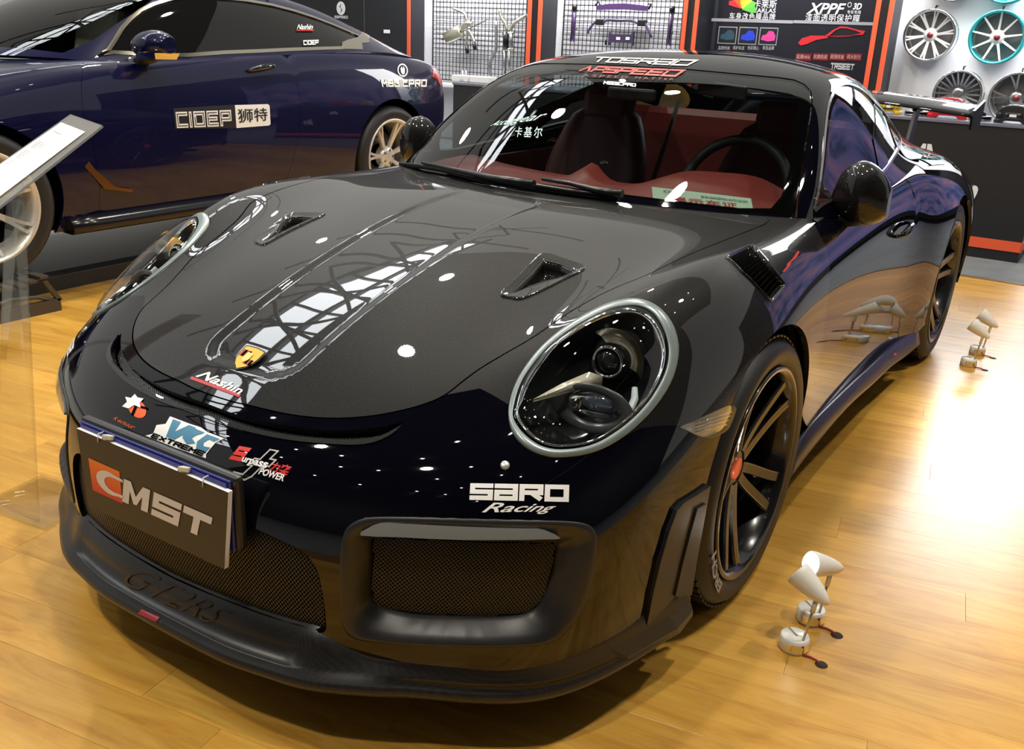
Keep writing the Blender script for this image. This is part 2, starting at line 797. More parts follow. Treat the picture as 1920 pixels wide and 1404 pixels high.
GLYPH = {
    'S': [[(1, 1), (0, 1), (0, .5), (1, .5), (1, 0), (0, 0)]], 'a': [[(0, 1), (1, 1), (1, 0), (0, 0), (0, .5), (1, .5)]],
    'R': [[(0, 0), (0, 1), (1, 1), (1, .5), (0, .5)], [(.5, .5), (1, 0)]], 'D': [[(0, .66), (0, 0), (1, 0), (1, 1), (0, 1)]],
    'M': [[(0, 0), (0, 1), (.5, .4), (1, 1), (1, 0)]], 'G': [[(1, 1), (0, 1), (0, 0), (1, 0), (1, .5), (.5, .5)]],
    'I': [[(0, 0), (0, 1)]], 'C': [[(1, 1), (0, 1), (0, 0), (1, 0)]], 'P': [[(0, 0), (0, 1), (1, 1), (1, .42), (0, .42)]],
    'O': [[(0, 0), (0, 1), (1, 1), (1, 0), (0, 0)]], 'T': [[(0, 1), (1, 1)], [(.5, 1), (.5, 0)]],
    'E': [[(1, 1), (0, 1), (0, 0), (1, 0)], [(0, .5), (.9, .5)]], 'A': [[(0, 0), (.45, 1), (1, 0)]],
    'X': [[(0, 0), (1, 1)], [(0, 1), (1, 0)]], 'F': [[(1, 1), (0, 1), (0, 0)], [(0, .48), (.9, .48)]], 'K': [[(0, 0), (0, 1)], [(1, 1), (0, .45), (1, 0)]],
    'L': [[(0, 1), (0, 0), (1, 0)]], 'Y': [[(0, 1), (.5, .5), (1, 1)], [(.5, .5), (.5, 0)]], '-': [[(.1, .45), (.9, .45)]],
}


def stroke_text(txt, w=.2, gap=.34, width=.85, shear=0.0, thin=None):
    """square techno lettering built of bars, unit square"""
    V, T = [], []
    x0 = 0.0
    hw = w / 2
    for ch in txt:
        if ch == ' ':
            x0 += width * .7
            continue
        cw = 0.0 if ch == 'I' else width
        for pl in GLYPH[ch]:
            for (ax, ay), (bx, by) in zip(pl[:-1], pl[1:]):
                a = np.array([x0 + ax * cw, hw + ay * (1 - w)])
                b = np.array([x0 + bx * cw, hw + by * (1 - w)])
                d = b - a
                L = np.linalg.norm(d)
                d /= L
                n = np.array([-d[1], d[0]]) * hw
                e = d * hw * (1 if min(abs(d)) < 1e-6 else .3)
                i = len(V)
                V += [a - e - n, b + e - n, b + e + n, a - e + n]
                T += [[i, i + 1, i + 2], [i, i + 2, i + 3]]
        x0 += cw + gap
    V, T = union2(V)
    V[:, 0] += V[:, 1] * shear
    lo, hi = V.min(0), V.max(0)
    return (V - lo) / (hi - lo), T, (hi - lo)[0] / (hi - lo)[1]


def union2(V):
    """merge overlapping quads (4 points each) into one triangulation"""
    V = np.array(V, float)
    q = [[4 * i, 4 * i + 1, 4 * i + 2, 4 * i + 3] for i in range(len(V) // 4)]
    vo, eo, fo, *_ = delaunay_2d_cdt([Vector(p) for p in V], [], q, 0, 1e-5)
    P = np.array([tuple(p) for p in vo])
    T = np.array([f for f in fo if len(f) == 3])
    c = P[T].mean(1)
    ok = np.zeros(len(T), bool)
    for f in q:
        ok |= inpoly(V[f], c)
    return P, T[ok].tolist()


def rect_art(x0=0, y0=0, x1=1, y1=1):
    return np.array([(x0, y0), (x1, y0), (x1, y1), (x0, y1)], float), [[0, 1, 2], [0, 2, 3]]


def poly_art(pts):
    """filled outline in the unit square"""
    from mathutils.geometry import tessellate_polygon
    tr = tessellate_polygon([[Vector((x, y, 0)) for x, y in pts]])
    return np.array(pts, float), [list(t) for t in tr]


def outline_art(pts, w):
    """stroked closed outline in the unit square"""
    V, T = [], []
    n = len(pts)
    for i in range(n):
        a, b = np.array(pts[i], float), np.array(pts[(i + 1) % n], float)
        d = (b - a) / (np.linalg.norm(b - a) + 1e-9)
        m = np.array([-d[1], d[0]]) * w / 2
        e = d * w / 2
        k = len(V)
        V += [a - e - m, b + e - m, b + e + m, a - e + m]
        T += [[k, k + 1, k + 2], [k, k + 2, k + 3]]
    return union2(V)


def place_art(art, x0, y0, x1, y1):
    V, T = art[0], art[1]
    return V * [x1 - x0, y1 - y0] + [x0, y0], T


def flat_art(name, V, T, M, size, m, parent, thick=0.0):
    """artwork in the unit square on a plane: M maps local xy (metres, size w,h) to the world"""
    mb = MB()
    vs = [M @ Vector((p[0] * size[0], p[1] * size[1], 0)) for p in V]
    mb.add(vs, T)
    return mb.build(name, m, parent, fix=False)

# ------------------------------------------------------------------ the black car: body skin (metres; +x = its left side, nose towards -y)
def col(xs, ys, zs):
    n = len(xs)
    ys = ys if isinstance(ys, (list, tuple)) else [ys] * n
    zs = zs if isinstance(zs, (list, tuple)) else [zs] * n
    return [(xs[i], ys[i], zs[i]) for i in range(n)]


BODY = [
    col([0, .13, .26, .39, .51, .61, .70, .77, .82, .85, .866, .868],
        [-1.055, -1.05, -1.035, -1.0, -.95, -.895, -.835, -.74, -.60, -.42, -.24, -.1], .15),
    col([0, .13, .265, .40, .52, .625, .72, .79, .838, .862, .872, .874],
        [-1.068, -1.064, -1.05, -1.013, -.965, -.91, -.848, -.75, -.605, -.43, -.24, -.08], .27),
    col([0, .13, .27, .41, .53, .637, .735, .805, .85, .87, .88, .882],
        [-1.068, -1.064, -1.048, -1.01, -.96, -.903, -.83, -.725, -.58, -.415, -.235, -.07],
        [.41, .41, .41, .41, .41, .41, .41, .405, .40, .39, .38, .36]),
    col([0, .13, .27, .405, .53, .64, .735, .806, .851, .873, .884, .885],
        [-1.048, -1.045, -1.027, -.986, -.932, -.868, -.787, -.68, -.54, -.39, -.22, -.06],
        [.515, .515, .515, .517, .518, .518, .515, .507, .495, .48, .46, .43]),
    col([0, .13, .265, .40, .52, .63, .725, .797, .846, .874, .886, .887],
        [-.982, -.979, -.962, -.92, -.863, -.797, -.713, -.608, -.475, -.335, -.19, -.05],
        [.585, .585, .587, .591, .596, .60, .60, .592, .578, .56, .535, .50]),
    col([0, .13, .265, .40, .51, .61, .70, .785, .843, .875, .888, .888],
        [-.885, -.882, -.866, -.815, -.765, -.703, -.628, -.53, -.413, -.288, -.16, -.03],
        [.630, .632, .637, .648, .657, .668, .670, .662, .645, .62, .59, .55]),
    col([0, .13, .26, .385, .475, .578, .675, .765, .831, .870, .888, .889],
        [-.79, -.785, -.775, -.73, -.655, -.593, -.525, -.435, -.33, -.225, -.12, -.02],
        [.688, .689, .691, .697, .708, .728, .742, .734, .708, .67, .63, .58]),
    col([0, .13, .26, .39, .515, .605, .69, .768, .832, .872, .889, .889],
        [-.60, -.595, -.585, -.558, -.513, -.462, -.40, -.327, -.24, -.16, -.08, .0],
        [.762, .764, .763, .757, .755, .80, .826, .806, .762, .71, .655, .60]),
    col([0, .135, .26, .39, .53, .63, .705, .777, .837, .874, .889, .889],
        [-.35, -.345, -.34, -.33, -.31, -.277, -.237, -.185, -.12, -.07, -.02, .04],
        [.832, .834, .833, .826, .81, .840, .862, .842, .793, .734, .675, .615]),
    col([0, .14, .27, .41, .55, .645, .725, .79, .843, .876, .888, .886],
        [-.10, -.10, -.10, -.10, -.10, -.10, -.08, -.04, .01, .06, .10, .13],
        [.882, .882, .878, .87, .857, .866, .882, .853, .798, .732, .655, .58]),
    col([0, .14, .28, .42, .56, .665, .74, .797, .844, .873, .88, .872],
        [.12, .12, .125, .13, .135, .14, .15, .17, .20, .23, .27, .31],
        [.906, .906, .904, .899, .890, .883, .880, .855, .797, .715, .60, .45]),
    col([0, .14, .28, .42, .57, .68, .75, .805, .846, .866, .866, .852],
        [.42, .42, .42, .43, .44, .45, .46, .47, .48, .49, .50, .5],
        [.906, .906, .904, .899, .892, .885, .874, .845, .785, .675, .48, .28]),
    col([0, .14, .28, .42, .58, .70, .765, .812, .838, .850, .848, .836], .80,
        [.91, .91, .91, .905, .90, .892, .872, .828, .75, .60, .40, .22]),
    col([0, .14, .28, .42, .58, .705, .772, .814, .836, .846, .844, .832], 1.2,
        [.96, .96, .955, .94, .92, .905, .878, .83, .74, .58, .38, .20]),
    col([0, .14, .28, .42, .57, .69, .766, .814, .835, .841, .839, .830], 1.60,
        [.965, .965, .96, .945, .93, .918, .892, .838, .742, .58, .38, .20]),
    col([0, .14, .28, .42, .56, .675, .758, .818, .850, .860, .857, .846], 1.81,
        [.965, .965, .961, .95, .942, .930, .905, .848, .748, .582, .39, .21]),
    col([0, .14, .28, .42, .55, .655, .75, .832, .882, .896, .894, .880], 1.98,
        [.965, .965, .962, .955, .95, .94, .915, .858, .755, .585, .40, .22]),
    col([0, .14, .28, .42, .54, .635, .725, .82, .885, .905, .905, .90], 2.3,
        [.955, .955, .955, .952, .948, .938, .912, .862, .765, .60, .43, .28]),
    col([0, .14, .28, .42, .54, .63, .715, .812, .882, .905, .906, .90], 2.6,
        [.935, .935, .935, .934, .93, .922, .897, .847, .757, .60, .43, .28]),
    col([0, .14, .28, .42, .53, .62, .70, .79, .862, .892, .894, .88], 2.95,
        [.885, .885, .887, .888, .886, .88, .86, .815, .73, .59, .43, .28]),
    col([0, .14, .28, .42, .52, .60, .675, .75, .81, .84, .845, .83], [3.22, 3.22, 3.21, 3.2, 3.19, 3.18, 3.17, 3.16, 3.15, 3.14, 3.13, 3.12],
        [.80, .80, .803, .806, .808, .806, .79, .755, .69, .57, .43, .28]),
    col([0, .14, .28, .42, .52, .60, .665, .72, .76, .78, .78, .76], [3.37, 3.37, 3.36, 3.345, 3.33, 3.315, 3.30, 3.28, 3.265, 3.25, 3.24, 3.22],
        [.66, .66, .662, .665, .666, .665, .655, .635, .59, .51, .41, .28]),
    col([0, .14, .28, .42, .52, .60, .655, .70, .735, .75, .75, .73], [3.41, 3.41, 3.40, 3.385, 3.37, 3.355, 3.335, 3.315, 3.30, 3.28, 3.27, 3.25],
        [.46, .46, .46, .46, .46, .46, .455, .45, .43, .40, .36, .28]),
    col([0, .14, .28, .42, .52, .60, .655, .70, .73, .745, .745, .72], [3.38, 3.38, 3.37, 3.355, 3.34, 3.325, 3.305, 3.285, 3.27, 3.25, 3.24, 3.22],
        .27),
]
S = Skin(BODY, .03, .03)
S.sign = 1.0
_p, _n = S.nrm([9.0], [0.0])
if _n[0][2] < 0:
    S.sign = -1.0

ROOF = [
    col([0, .20, .40, .58, .712, .742, .757, .767, .774, .78],
        [.28, .295, .345, .435, .54, .585, .625, .665, .705, .745],
        [.905, .904, .899, .888, .874, .872, .872, .872, .872, .87]),
    col([0, .19, .38, .55, .682, .714, .732, .748, .762, .777],
        [.48, .49, .525, .59, .675, .735, .77, .79, .81, .83],
        [1.02, 1.018, 1.01, .998, .985, .985, .96, .932, .903, .873]),
    col([0, .18, .36, .515, .635, .67, .697, .722, .748, .777],
        [.72, .725, .75, .795, .845, .89, .92, .94, .96, .98],
        [1.143, 1.141, 1.133, 1.12, 1.112, 1.108, 1.06, 1.0, .94, .878]),
    col([0, .17, .33, .475, .572, .607, .65, .69, .735, .78],
        [.955, .958, .972, 1.0, 1.05, 1.11, 1.12, 1.13, 1.14, 1.15],
        [1.245, 1.244, 1.237, 1.223, 1.212, 1.203, 1.14, 1.06, .97, .883]),
    col([0, .16, .31, .45, .54, .583, .64, .69, .737, .783],
        [1.28, 1.28, 1.285, 1.30, 1.33, 1.36, 1.37, 1.38, 1.39, 1.4],
        [1.306, 1.304, 1.296, 1.278, 1.254, 1.232, 1.155, 1.065, .975, .892]),
    col([0, .16, .30, .43, .525, .57, .63, .68, .73, .775], 1.75,
        [1.298, 1.296, 1.285, 1.26, 1.227, 1.198, 1.122, 1.042, .967, .90]),
    col([0, .15, .29, .41, .50, .545, .597, .642, .687, .735], 2.15,
        [1.235, 1.232, 1.218, 1.19, 1.15, 1.115, 1.052, .998, .955, .918]),
    col([0, .15, .28, .39, .47, .51, .55, .59, .635, .68], 2.55,
        [1.125, 1.123, 1.11, 1.083, 1.045, 1.018, .985, .96, .94, .92]),
    col([0, .15, .27, .37, .44, .48, .51, .55, .59, .62], 2.95,
        [.985, .983, .975, .958, .93, .915, .90, .888, .877, .868]),
]
G = Skin(ROOF, .02, .02)
_p, _n = G.nrm([4.0], [0.0])
if _n[0][2] < 0:
    G.sign = -1.0

# ------------------------------------------------------------------ car materials
def _carbon(nt, b, k=330.0, lo=(0.0028, 0.0028, 0.003), hi=(0.0058, 0.0056, 0.0052)):
    tc = node(nt, 'ShaderNodeTexCoord')
    mp = node(nt, 'ShaderNodeMapping')
    mp.inputs['Scale'].default_value = (k, k * 1.15, k)
    nt.links.new(tc.outputs['Object'], mp.inputs['Vector'])
    ck = node(nt, 'ShaderNodeTexChecker', Scale=1.0)
    ck.inputs['Color1'].default_value = (*lo, 1)
    ck.inputs['Color2'].default_value = (*hi, 1)
    nt.links.new(mp.outputs['Vector'], ck.inputs['Vector'])
    nt.links.new(ck.outputs['Color'], b.inputs['Base Color'])


PAINT = mat('gloss_black_paint', (0.0016, 0.0016, 0.004), .02, 0, spec=.55)
CARBON = mat('gloss_carbon', rough=.5, spec=.12, coat=1.0, coat_rough=.012, build=_carbon)
SATIN = mat('satin_carbon', rough=.36, spec=.45, build=lambda nt, b: _carbon(nt, b, 300, (0.007, 0.007, 0.008), (0.017, 0.0165, 0.0165)))
PLASTIC = mat('black_plastic', (0.012, 0.012, 0.013), .42)
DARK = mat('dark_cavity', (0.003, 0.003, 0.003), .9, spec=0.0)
RUBBER = mat('tyre_rubber', (0.013, 0.013, 0.014), .5)
CHROME = mat('chrome', (.85, .86, .88), .06, 1)
SILVER = mat('silver_ring', (.21, .25, .255), .3, .35)
RIMDARK = mat('dark_rim', (.014, .014, .015), .2, .3, coat=.5)
RIMCUT = mat('machined_rim', (.42, .41, .38), .2, 1)
STEEL = mat('brake_steel', (.16, .16, .17), .3, 1)
REDPAINT = mat('red_caliper', (.35, .012, .012), .3, coat=.5)
REDCAP = mat('red_cap', (.62, .10, .04), .3)
WHITE = mat('white_vinyl', (.88, .88, .88), .35)
REDV = mat('red_vinyl', (.62, .02, .015), .4)
ORANGEV = mat('orange_vinyl', (.85, .12, .02), .4)
CLEAR = mat('clear_lens', (1, 1, 1), .0, trans=1.0, ior=1.12, spec=.5)


def thin_glass(name, tint, refl=0.04, rough=0.0, gray=(0, 0, 0)):
    """thin pane: see-through with a tint plus mirror reflection"""
    m = bpy.data.materials.new(name)
    m.use_nodes = True
    nt = m.node_tree
    for n in list(nt.nodes):
        if n.type != 'OUTPUT_MATERIAL':
            nt.nodes.remove(n)
    out = nt.nodes['Material Output']
    tr = node(nt, 'ShaderNodeBsdfTransparent')
    tr.inputs[0].default_value = (*tint, 1)
    gl = node(nt, 'ShaderNodeBsdfGlossy')
    gl.inputs['Roughness'].default_value = rough
    lw = node(nt, 'ShaderNodeLayerWeight', Blend=.5)
    pw = node(nt, 'ShaderNodeMath', _operation='POWER')
    pw.inputs[1].default_value = 5.0
    fr = node(nt, 'ShaderNodeMath', _operation='MULTIPLY_ADD')
    fr.inputs[1].default_value = .93
    fr.inputs[2].default_value = refl + .02
    mx = node(nt, 'ShaderNodeMixShader')
    nt.links.new(lw.outputs['Facing'], pw.inputs[0])
    nt.links.new(pw.outputs[0], fr.inputs[0])
    nt.links.new(fr.outputs[0], mx.inputs[0])
    nt.links.new(tr.outputs[0], mx.inputs[1])
    nt.links.new(gl.outputs[0], mx.inputs[2])
    nt.links.new(mx.outputs[0], out.inputs[0])
    MATS[name] = m
    return m


GLASS = thin_glass('windscreen_glass', (.62, .68, .66))
SGLASS = thin_glass('side_glass', (.45, .50, .52))
LENS = thin_glass('headlight_cover', (.92, .94, .95))
FRIT = mat('black_glass_border', (.002, .002, .002), .03)

# ------------------------------------------------------------------ the black car: panels
car = thing('sports_car', 'glossy black sports car with carbon hood, rear wing and many sponsor stickers', 'car')


def P2(scale, ox, oy, pts):
    return [(ox + x * scale, oy + y * scale) for x, y in pts]


ARCH_F, ARCH_R = (-.012, .345, .378), (2.453, .36, .39)


def arch_line(a, n=70):
    return S.side([(a[0] + a[2] * math.cos(t), a[1] + a[2] * math.sin(t)) for t in np.linspace(-.75, PI + .75, n)])


L_AF, L_AR = arch_line(ARCH_F), arch_line(ARCH_R)


def off_arch(x):
    return ((np.hypot(x[:, 1] - ARCH_F[0], x[:, 2] - ARCH_F[1]) > ARCH_F[2]) | (np.abs(x[:, 0]) < .55)) & \
           ((np.hypot(x[:, 1] - ARCH_R[0], x[:, 2] - ARCH_R[1]) > ARCH_R[2]) | (np.abs(x[:, 0]) < .55))


# -- measured outlines (image points on the near half of the car)
HOOD_PX = [(418, 748), (440, 754), (472, 761), (543, 777), (614, 784), (686, 781), (750, 770), (800, 756), (835, 740),
           (865, 717), (900, 691), (950, 661), (1003, 630), (1072, 583), (1141, 545), (1209, 517), (1244, 500),
           (1300, 474), (1367, 447), (1444, 414)]
hood_r = S.px(HOOD_PX)
hood_r = np.vstack([[hood_r[0][0], 0.0], hood_r[1:]])
_rear = S.top([(.60, .43), (.50, .375), (.38, .325), (.25, .285), (.12, .262), (0.0, .255)])
_rear[-1][1] = 0
HOOD = np.vstack([crv(np.vstack([hood_r, _rear]), 3), ])
HOOD = np.vstack([HOOD, mir(HOOD)[1:-1]])

HL_OUT = S.px(P2(.2421, 940, 540, [(55, 1000), (62, 890), (110, 740), (200, 590), (330, 440), (500, 300), (700, 180), (850, 115), (1000, 85), (1120, 100), (1230, 160), (1320, 270), (1365, 400), (1370, 520), (1340, 660), (1280, 790), (1190, 920), (1080, 1040), (950, 1150), (800, 1240), (650, 1290), (500, 1310), (380, 1310), (250, 1270), (150, 1200), (85, 1110)]))
HL_IN = S.px(P2(.2421, 940, 540, [(88, 990), (105, 890), (155, 740), (252, 590), (375, 450), (525, 335), (705, 230), (850, 168), (1000, 143), (1100, 158), (1185, 215), (1250, 320), (1285, 430), (1290, 530), (1265, 645), (1210, 765), (1130, 885), (1030, 995), (900, 1103), (765, 1188), (640, 1233), (500, 1253), (390, 1250), (285, 1218), (185, 1145), (118, 1065)]))
HL_OUT, HL_IN = crv(HL_OUT, 4, True), crv(HL_IN, 4, True)

SLOT_U = [(395, 759), (435, 774), (472, 785), (543, 799), (614, 806), (686, 804), (755, 792)]
SLOT_L = [(750, 800), (714, 818), (668, 825), (614, 824), (543, 817), (472, 803), (425, 790), (384, 776)]
_su, _sl = crv(S.px(SLOT_U), 3), crv(S.px(SLOT_L), 3)
_su[0][1] = 0
_sl[-1][1] = 0
SLOT = np.vstack([_su, _sl])
SLOT = np.vstack([SLOT, mir(SLOT)[1:-1]])

INT_OUT = crv(S.px(P2(.3854, 600, 800, [(105, 570), (130, 492), (190, 452), (270, 438), (500, 441), (800, 450), (1100, 456), (1255, 464), (1320, 484), (1346, 530), (1345, 620), (1322, 760), (1282, 880), (1230, 960), (1165, 1028), (1080, 1060), (900, 1068), (600, 1065), (300, 1050), (165, 1030), (117, 985), (100, 900), (97, 750)])), 3, True)
INT_IN = S.px(P2(.3854, 600, 800, [(217, 572), (213, 700), (211, 880), (228, 938), (300, 962), (420, 985), (700, 995), (1000, 988), (1080, 968), (1132, 895), (1180, 760), (1203, 600), (1000, 592), (600, 582), (350, 574)]))
INT_IN = crv(resample(INT_IN, 36), 3, True)
MID_R = S.px([(338, 930), (390, 952), (450, 978), (515, 1008), (566, 1034), (592, 1063), (604, 1108), (611, 1160), (606, 1186), (560, 1178), (500, 1160), (440, 1138), (390, 1118), (340, 1097)])
MID_R[0][1] = MID_R[-1][1] = 0
MID = crv(MID_R, 3)
MID = np.vstack([MID, mir(MID)[1:-1]])

MARKER = crv(S.px(P2(.21365, 1240, 600, [(165, 935), (300, 880), (470, 800), (600, 745), (645, 770), (625, 840), (590, 925), (550, 975), (470, 1015), (390, 1030), (310, 1010), (230, 970)])), 3, True)
VENT = resample(S.px([(1360, 482), (1384, 468), (1409, 458), (1430, 480), (1452, 508), (1473, 535), (1460, 553), (1445, 567), (1420, 540), (1390, 510)]), 40)

# seams
SEAM_NOSE = S.px([(868, 715), (900, 728), (925, 741), (952, 757), (970, 770)])
SEAM_SIDE = S.px([(1170, 820), (1199, 803), (1240, 798), (1279, 797), (1300, 800), (1345, 780), (1385, 760), (1430, 740)])
DOOR_F = S.px([(1500, 400), (1522, 411), (1536, 438), (1550, 467), (1556, 500), (1556, 536), (1549, 590), (1542, 640), (1531, 700)])
DOOR_F = np.vstack([DOOR_F, S.side([(.60, .30), (.62, .2)])])
DOOR_R = S.side([(1.62, .97), (1.66, .90), (1.70, .80), (1.69, .65), (1.62, .50), (1.57, .35), (1.55, .2)])
CABIN = np.vstack([S.top([(0, .262), (.12, .268), (.25, .29), (.38, .33), (.50, .38), (.60, .435), (.68, .50), (.725, .56), (.742, .64), (.752, .80), (.758, 1.1), (.757, 1.4), (.745, 1.75), (.705, 2.15), (.63, 2.55), (.50, 2.72), (.25, 2.78), (0, 2.8)])])
CABIN = crv(CABIN, 3)
CABIN = np.vstack([CABIN, mir(CABIN)])

UB = (0, S.nu - 1)
half = [0, S.nu - 1, 0, S.m]


def ridge(p):
    """raised U crease of the hood and the shallow channel inside it"""
    x, y = np.abs(p[:, 0]), p[:, 1]
    w = .132 + .012 * np.clip((y + .7) / .8, 0, 1)
    d = np.maximum(x - w, -(y + .845))                    # >0 outside of the U
    r = .06
    dx, dy = np.maximum(x - (w - r), 0), np.maximum(-(y + .845) + r, 0)
    d = np.where((dx > 0) & (dy > 0), np.hypot(dx, dy) - r, d)
    fade = np.clip((.17 - y) / .12, 0, 1)
    return (.0055 / (1 + np.exp(-np.clip(d / .0035, -30, 30))) - .0035 * np.exp(-(d / .010) ** 2) * 0) * fade - .0055 * fade


# duct openings in the hood
DUCT = resample(S.px([(1020, 488), (1052, 496), (1078, 508), (1050, 520), (1024, 526), (1000, 533), (974, 545), (960, 551), (976, 536), (1000, 513)]), 40)
DUCT_O = crv(S.px([(1020, 474), (1060, 486), (1099, 502), (1060, 524), (1010, 550), (975, 563), (952, 559), (935, 553), (965, 524), (998, 490)]), 4, True)


def bead(p):
    """soft lip around each hood duct"""
    return ridge(p)


hood_k = inset(S, HOOD, .0018)
u_, t_ = cut(S, [(hood_k, True), (DUCT, True), (mir(DUCT), True)],
             lambda c, x: inpoly(hood_k, c) & ~inpoly(DUCT, c) & ~inpoly(mir(DUCT), c), pbox(hood_k), .11, .055)
hood = sheet('hood', S, u_, t_, CARBON, car, .016, disp=ridge, label='glossy carbon front hood with raised crease lines')

# bumper: everything below the nose seams
_bp = np.vstack([[[0, 0]], hood_r[:10][:, :], SEAM_NOSE[1:]])
FB = np.vstack([SEAM_NOSE, [HL_OUT[k] for k in range(len(HL_OUT))][:0]]) if False else None
# region polygon of the bumper on the near half: along the hood edge, nose seam, through the headlight, side seam, to the arch
_mid = S.px([(1010, 760), (1080, 790), (1130, 810)])
BUMP_LINE = np.vstack([hood_r[:9], SEAM_NOSE[1:], _mid, SEAM_SIDE])
_end = BUMP_LINE[-1]
BUMP_POLY = np.vstack([[[0, 0]], BUMP_LINE, [[_end[0], S.m], [0, S.m]]])
hood_o = inset(S, HOOD, -.0018)


def both(*ls):
    out = []
    for l, c in ls:
        out += [(l, c), (mir(l), c)]
    return out


def in2(poly, c):
    q = np.stack([c[:, 0], np.abs(c[:, 1])], 1)
    return inpoly(poly, q)


ho_out = inset(S, HL_OUT, -.0015)
bl1, bl2 = BUMP_LINE.copy(), BUMP_LINE.copy()
lines = [(hood_o, True), (SLOT, True), (MID, True)] + both((ho_out, True), (INT_OUT, True), (MARKER, True), (BUMP_LINE, False), (L_AF, False))
u_, t_ = cut(S, lines, lambda c, x: in2(BUMP_POLY, c) & ~inpoly(hood_o, c) & ~inpoly(SLOT, c) & ~inpoly(MID, c) & ~in2(ho_out, c)
             & ~in2(INT_OUT, c) & ~in2(MARKER, c) & off_arch(x), (0, 7.2, -S.m, S.m), .14, .14)
bumper = sheet('front_bumper', S, u_, t_, PAINT, car, .014, label='gloss black front bumper skin')

# fenders
FEND_POLY = np.vstack([BUMP_LINE, [[_end[0], S.m]], [[DOOR_F[-1][0], S.m]], DOOR_F[::-1], [[DOOR_F[0][0], 0]], [[BUMP_LINE[0][0], 0]]])
vent_o = VENT
for mirror in (False, True):
    if not mirror:
        lines = [(hood_o, True), (ho_out, True), (MARKER, True), (BUMP_LINE, False), (L_AF, False), (DOOR_F, False), (VENT, True), (CABIN, True)]
        u_, t_ = cut(S, lines, lambda c, x: ~inpoly(BUMP_POLY, c) & inpoly(FEND_POLY, c) & ~inpoly(hood_o, c) & ~inpoly(ho_out, c) & ~inpoly(MARKER, c)
                     & ~inpoly(VENT, c) & ~inpoly(CABIN, c) & off_arch(x), (4, 14, 0, S.m), .14, .14)
    sheet('front_fender', S, u_, t_, CARBON, car, .014, mirror=mirror)

DOOR_POLY = np.vstack([DOOR_F, [[DOOR_F[-1][0], S.m], [DOOR_R[-1][0], S.m]], DOOR_R[::-1], [[DOOR_R[0][0], 3], [DOOR_F[0][0], 3]]])
for mirror in (False, True):
    if not mirror:
        lines = [(DOOR_F, False), (DOOR_R, False), (CABIN, True), (L_AF, False)]
        u_, t_ = cut(S, lines, lambda c, x: inpoly(inset(S, DOOR_POLY, .0), c) & ~inpoly(CABIN, c) & off_arch(x), (9, 18, 3, S.m), .16, .16)
    sheet('door', S, u_, t_, PAINT, car, .014, mirror=mirror)

# rear quarters and tail in one skin each side
for mirror in (False, True):
    if not mirror:
        RQ = np.vstack([DOOR_R, [[DOOR_R[-1][0], S.m], [S.nu - 1, S.m], [S.nu - 1, 0], [DOOR_R[0][0], 0]]])
        u_, t_ = cut(S, [(DOOR_R, False), (CABIN, True), (L_AR, False)], lambda c, x: inpoly(RQ, c) & ~inpoly(CABIN, c) & off_arch(x), (13, S.nu - 1, 0, S.m), .18, .18)
    sheet('rear_quarter', S, u_, t_, PAINT, car, .014, mirror=mirror)

# dark inner body behind the gaps and openings
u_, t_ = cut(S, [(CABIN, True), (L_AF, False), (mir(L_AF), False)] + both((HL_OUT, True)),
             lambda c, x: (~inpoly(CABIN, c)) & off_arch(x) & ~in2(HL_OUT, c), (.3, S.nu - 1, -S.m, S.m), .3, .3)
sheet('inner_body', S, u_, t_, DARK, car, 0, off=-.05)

# ------------------------------------------------------------------ greenhouse
WS_PX_R = [(1494, 408), (1498, 366), (1505, 318), (1512, 269), (1520, 220), (1524, 188), (1521, 170), (1508, 157), (1490, 149), (1464, 145), (1386, 138), (1300, 130), (1240, 126), (1190, 124)]
_w = G.px(WS_PX_R)
_w[-1][1] = 0
WS = np.vstack([[[.12, 0]], [[.12, 1.5]], [[.1, 3]], _w])
WS = np.vstack([WS, mir(WS)[1:-1]])
IN_PX = [(1300, 392), (1412, 398), (1447, 388), (1466, 366), (1481, 318), (1490, 260), (1498, 202), (1497, 180), (1480, 170), (1400, 160), (1300, 152), (1200, 146)]
_i = G.px(IN_PX)
_i[-1][1] = 0
_lowv = [[_i[0][0], 0], [_i[0][0], 1.2], [_i[0][0], 2.0]]
_b = G.px([(1100, 358), (1160, 369), (1225, 384), (1300, 394), (1380, 400)])
_b[:, 0] = np.maximum(_b[:, 0], .2)
WIN = np.vstack([[[_b[0][0], 0]], _b, _i[2:]])
WIN = np.vstack([WIN, mir(WIN)[1:-1]])
DLO = crv(G.px([(1529, 398), (1535, 343), (1542, 280), (1549, 211), (1557, 180), (1569, 161), (1589, 155), (1617, 168), (1640, 191), (1662, 216), (1684, 250), (1691, 266), (1684, 285), (1660, 321), (1625, 350), (1578, 376)]), 3, True)
REARW = crv(G.top([(0, 1.78), (.25, 1.79), (.40, 1.85), (.44, 2.0), (.42, 2.3), (.36, 2.55), (.2, 2.63), (0, 2.64)]), 3)
REARW[0][1] = REARW[-1][1] = 0
REARW = np.vstack([REARW, mir(REARW)[1:-1]])
lines = [(WS, True), (REARW, True)] + both((DLO, True))
u_, t_ = cut(G, lines, lambda c, x: ~inpoly(WS, c) & ~inpoly(REARW, c) & ~in2(DLO, c), (0.02, G.nu - 1, -G.m, G.m), .14, .14)
roof = sheet('roof', G, u_, t_, PAINT, car, .02, label='gloss black roof and pillars')
ws_k = inset(G, WS, .0025)
u_, t_ = cut(G, [(ws_k, True)], lambda c, x: inpoly(ws_k, c), pbox(ws_k), .2, .2)
ws = sheet('windscreen', G, u_, t_, GLASS, car, 0, off=-.002, label='tinted front windscreen')
u_, t_ = cut(G, [(ws_k, True), (WIN, True)], lambda c, x: inpoly(ws_k, c) & ~inpoly(WIN, c), pbox(ws_k), .2, .2)
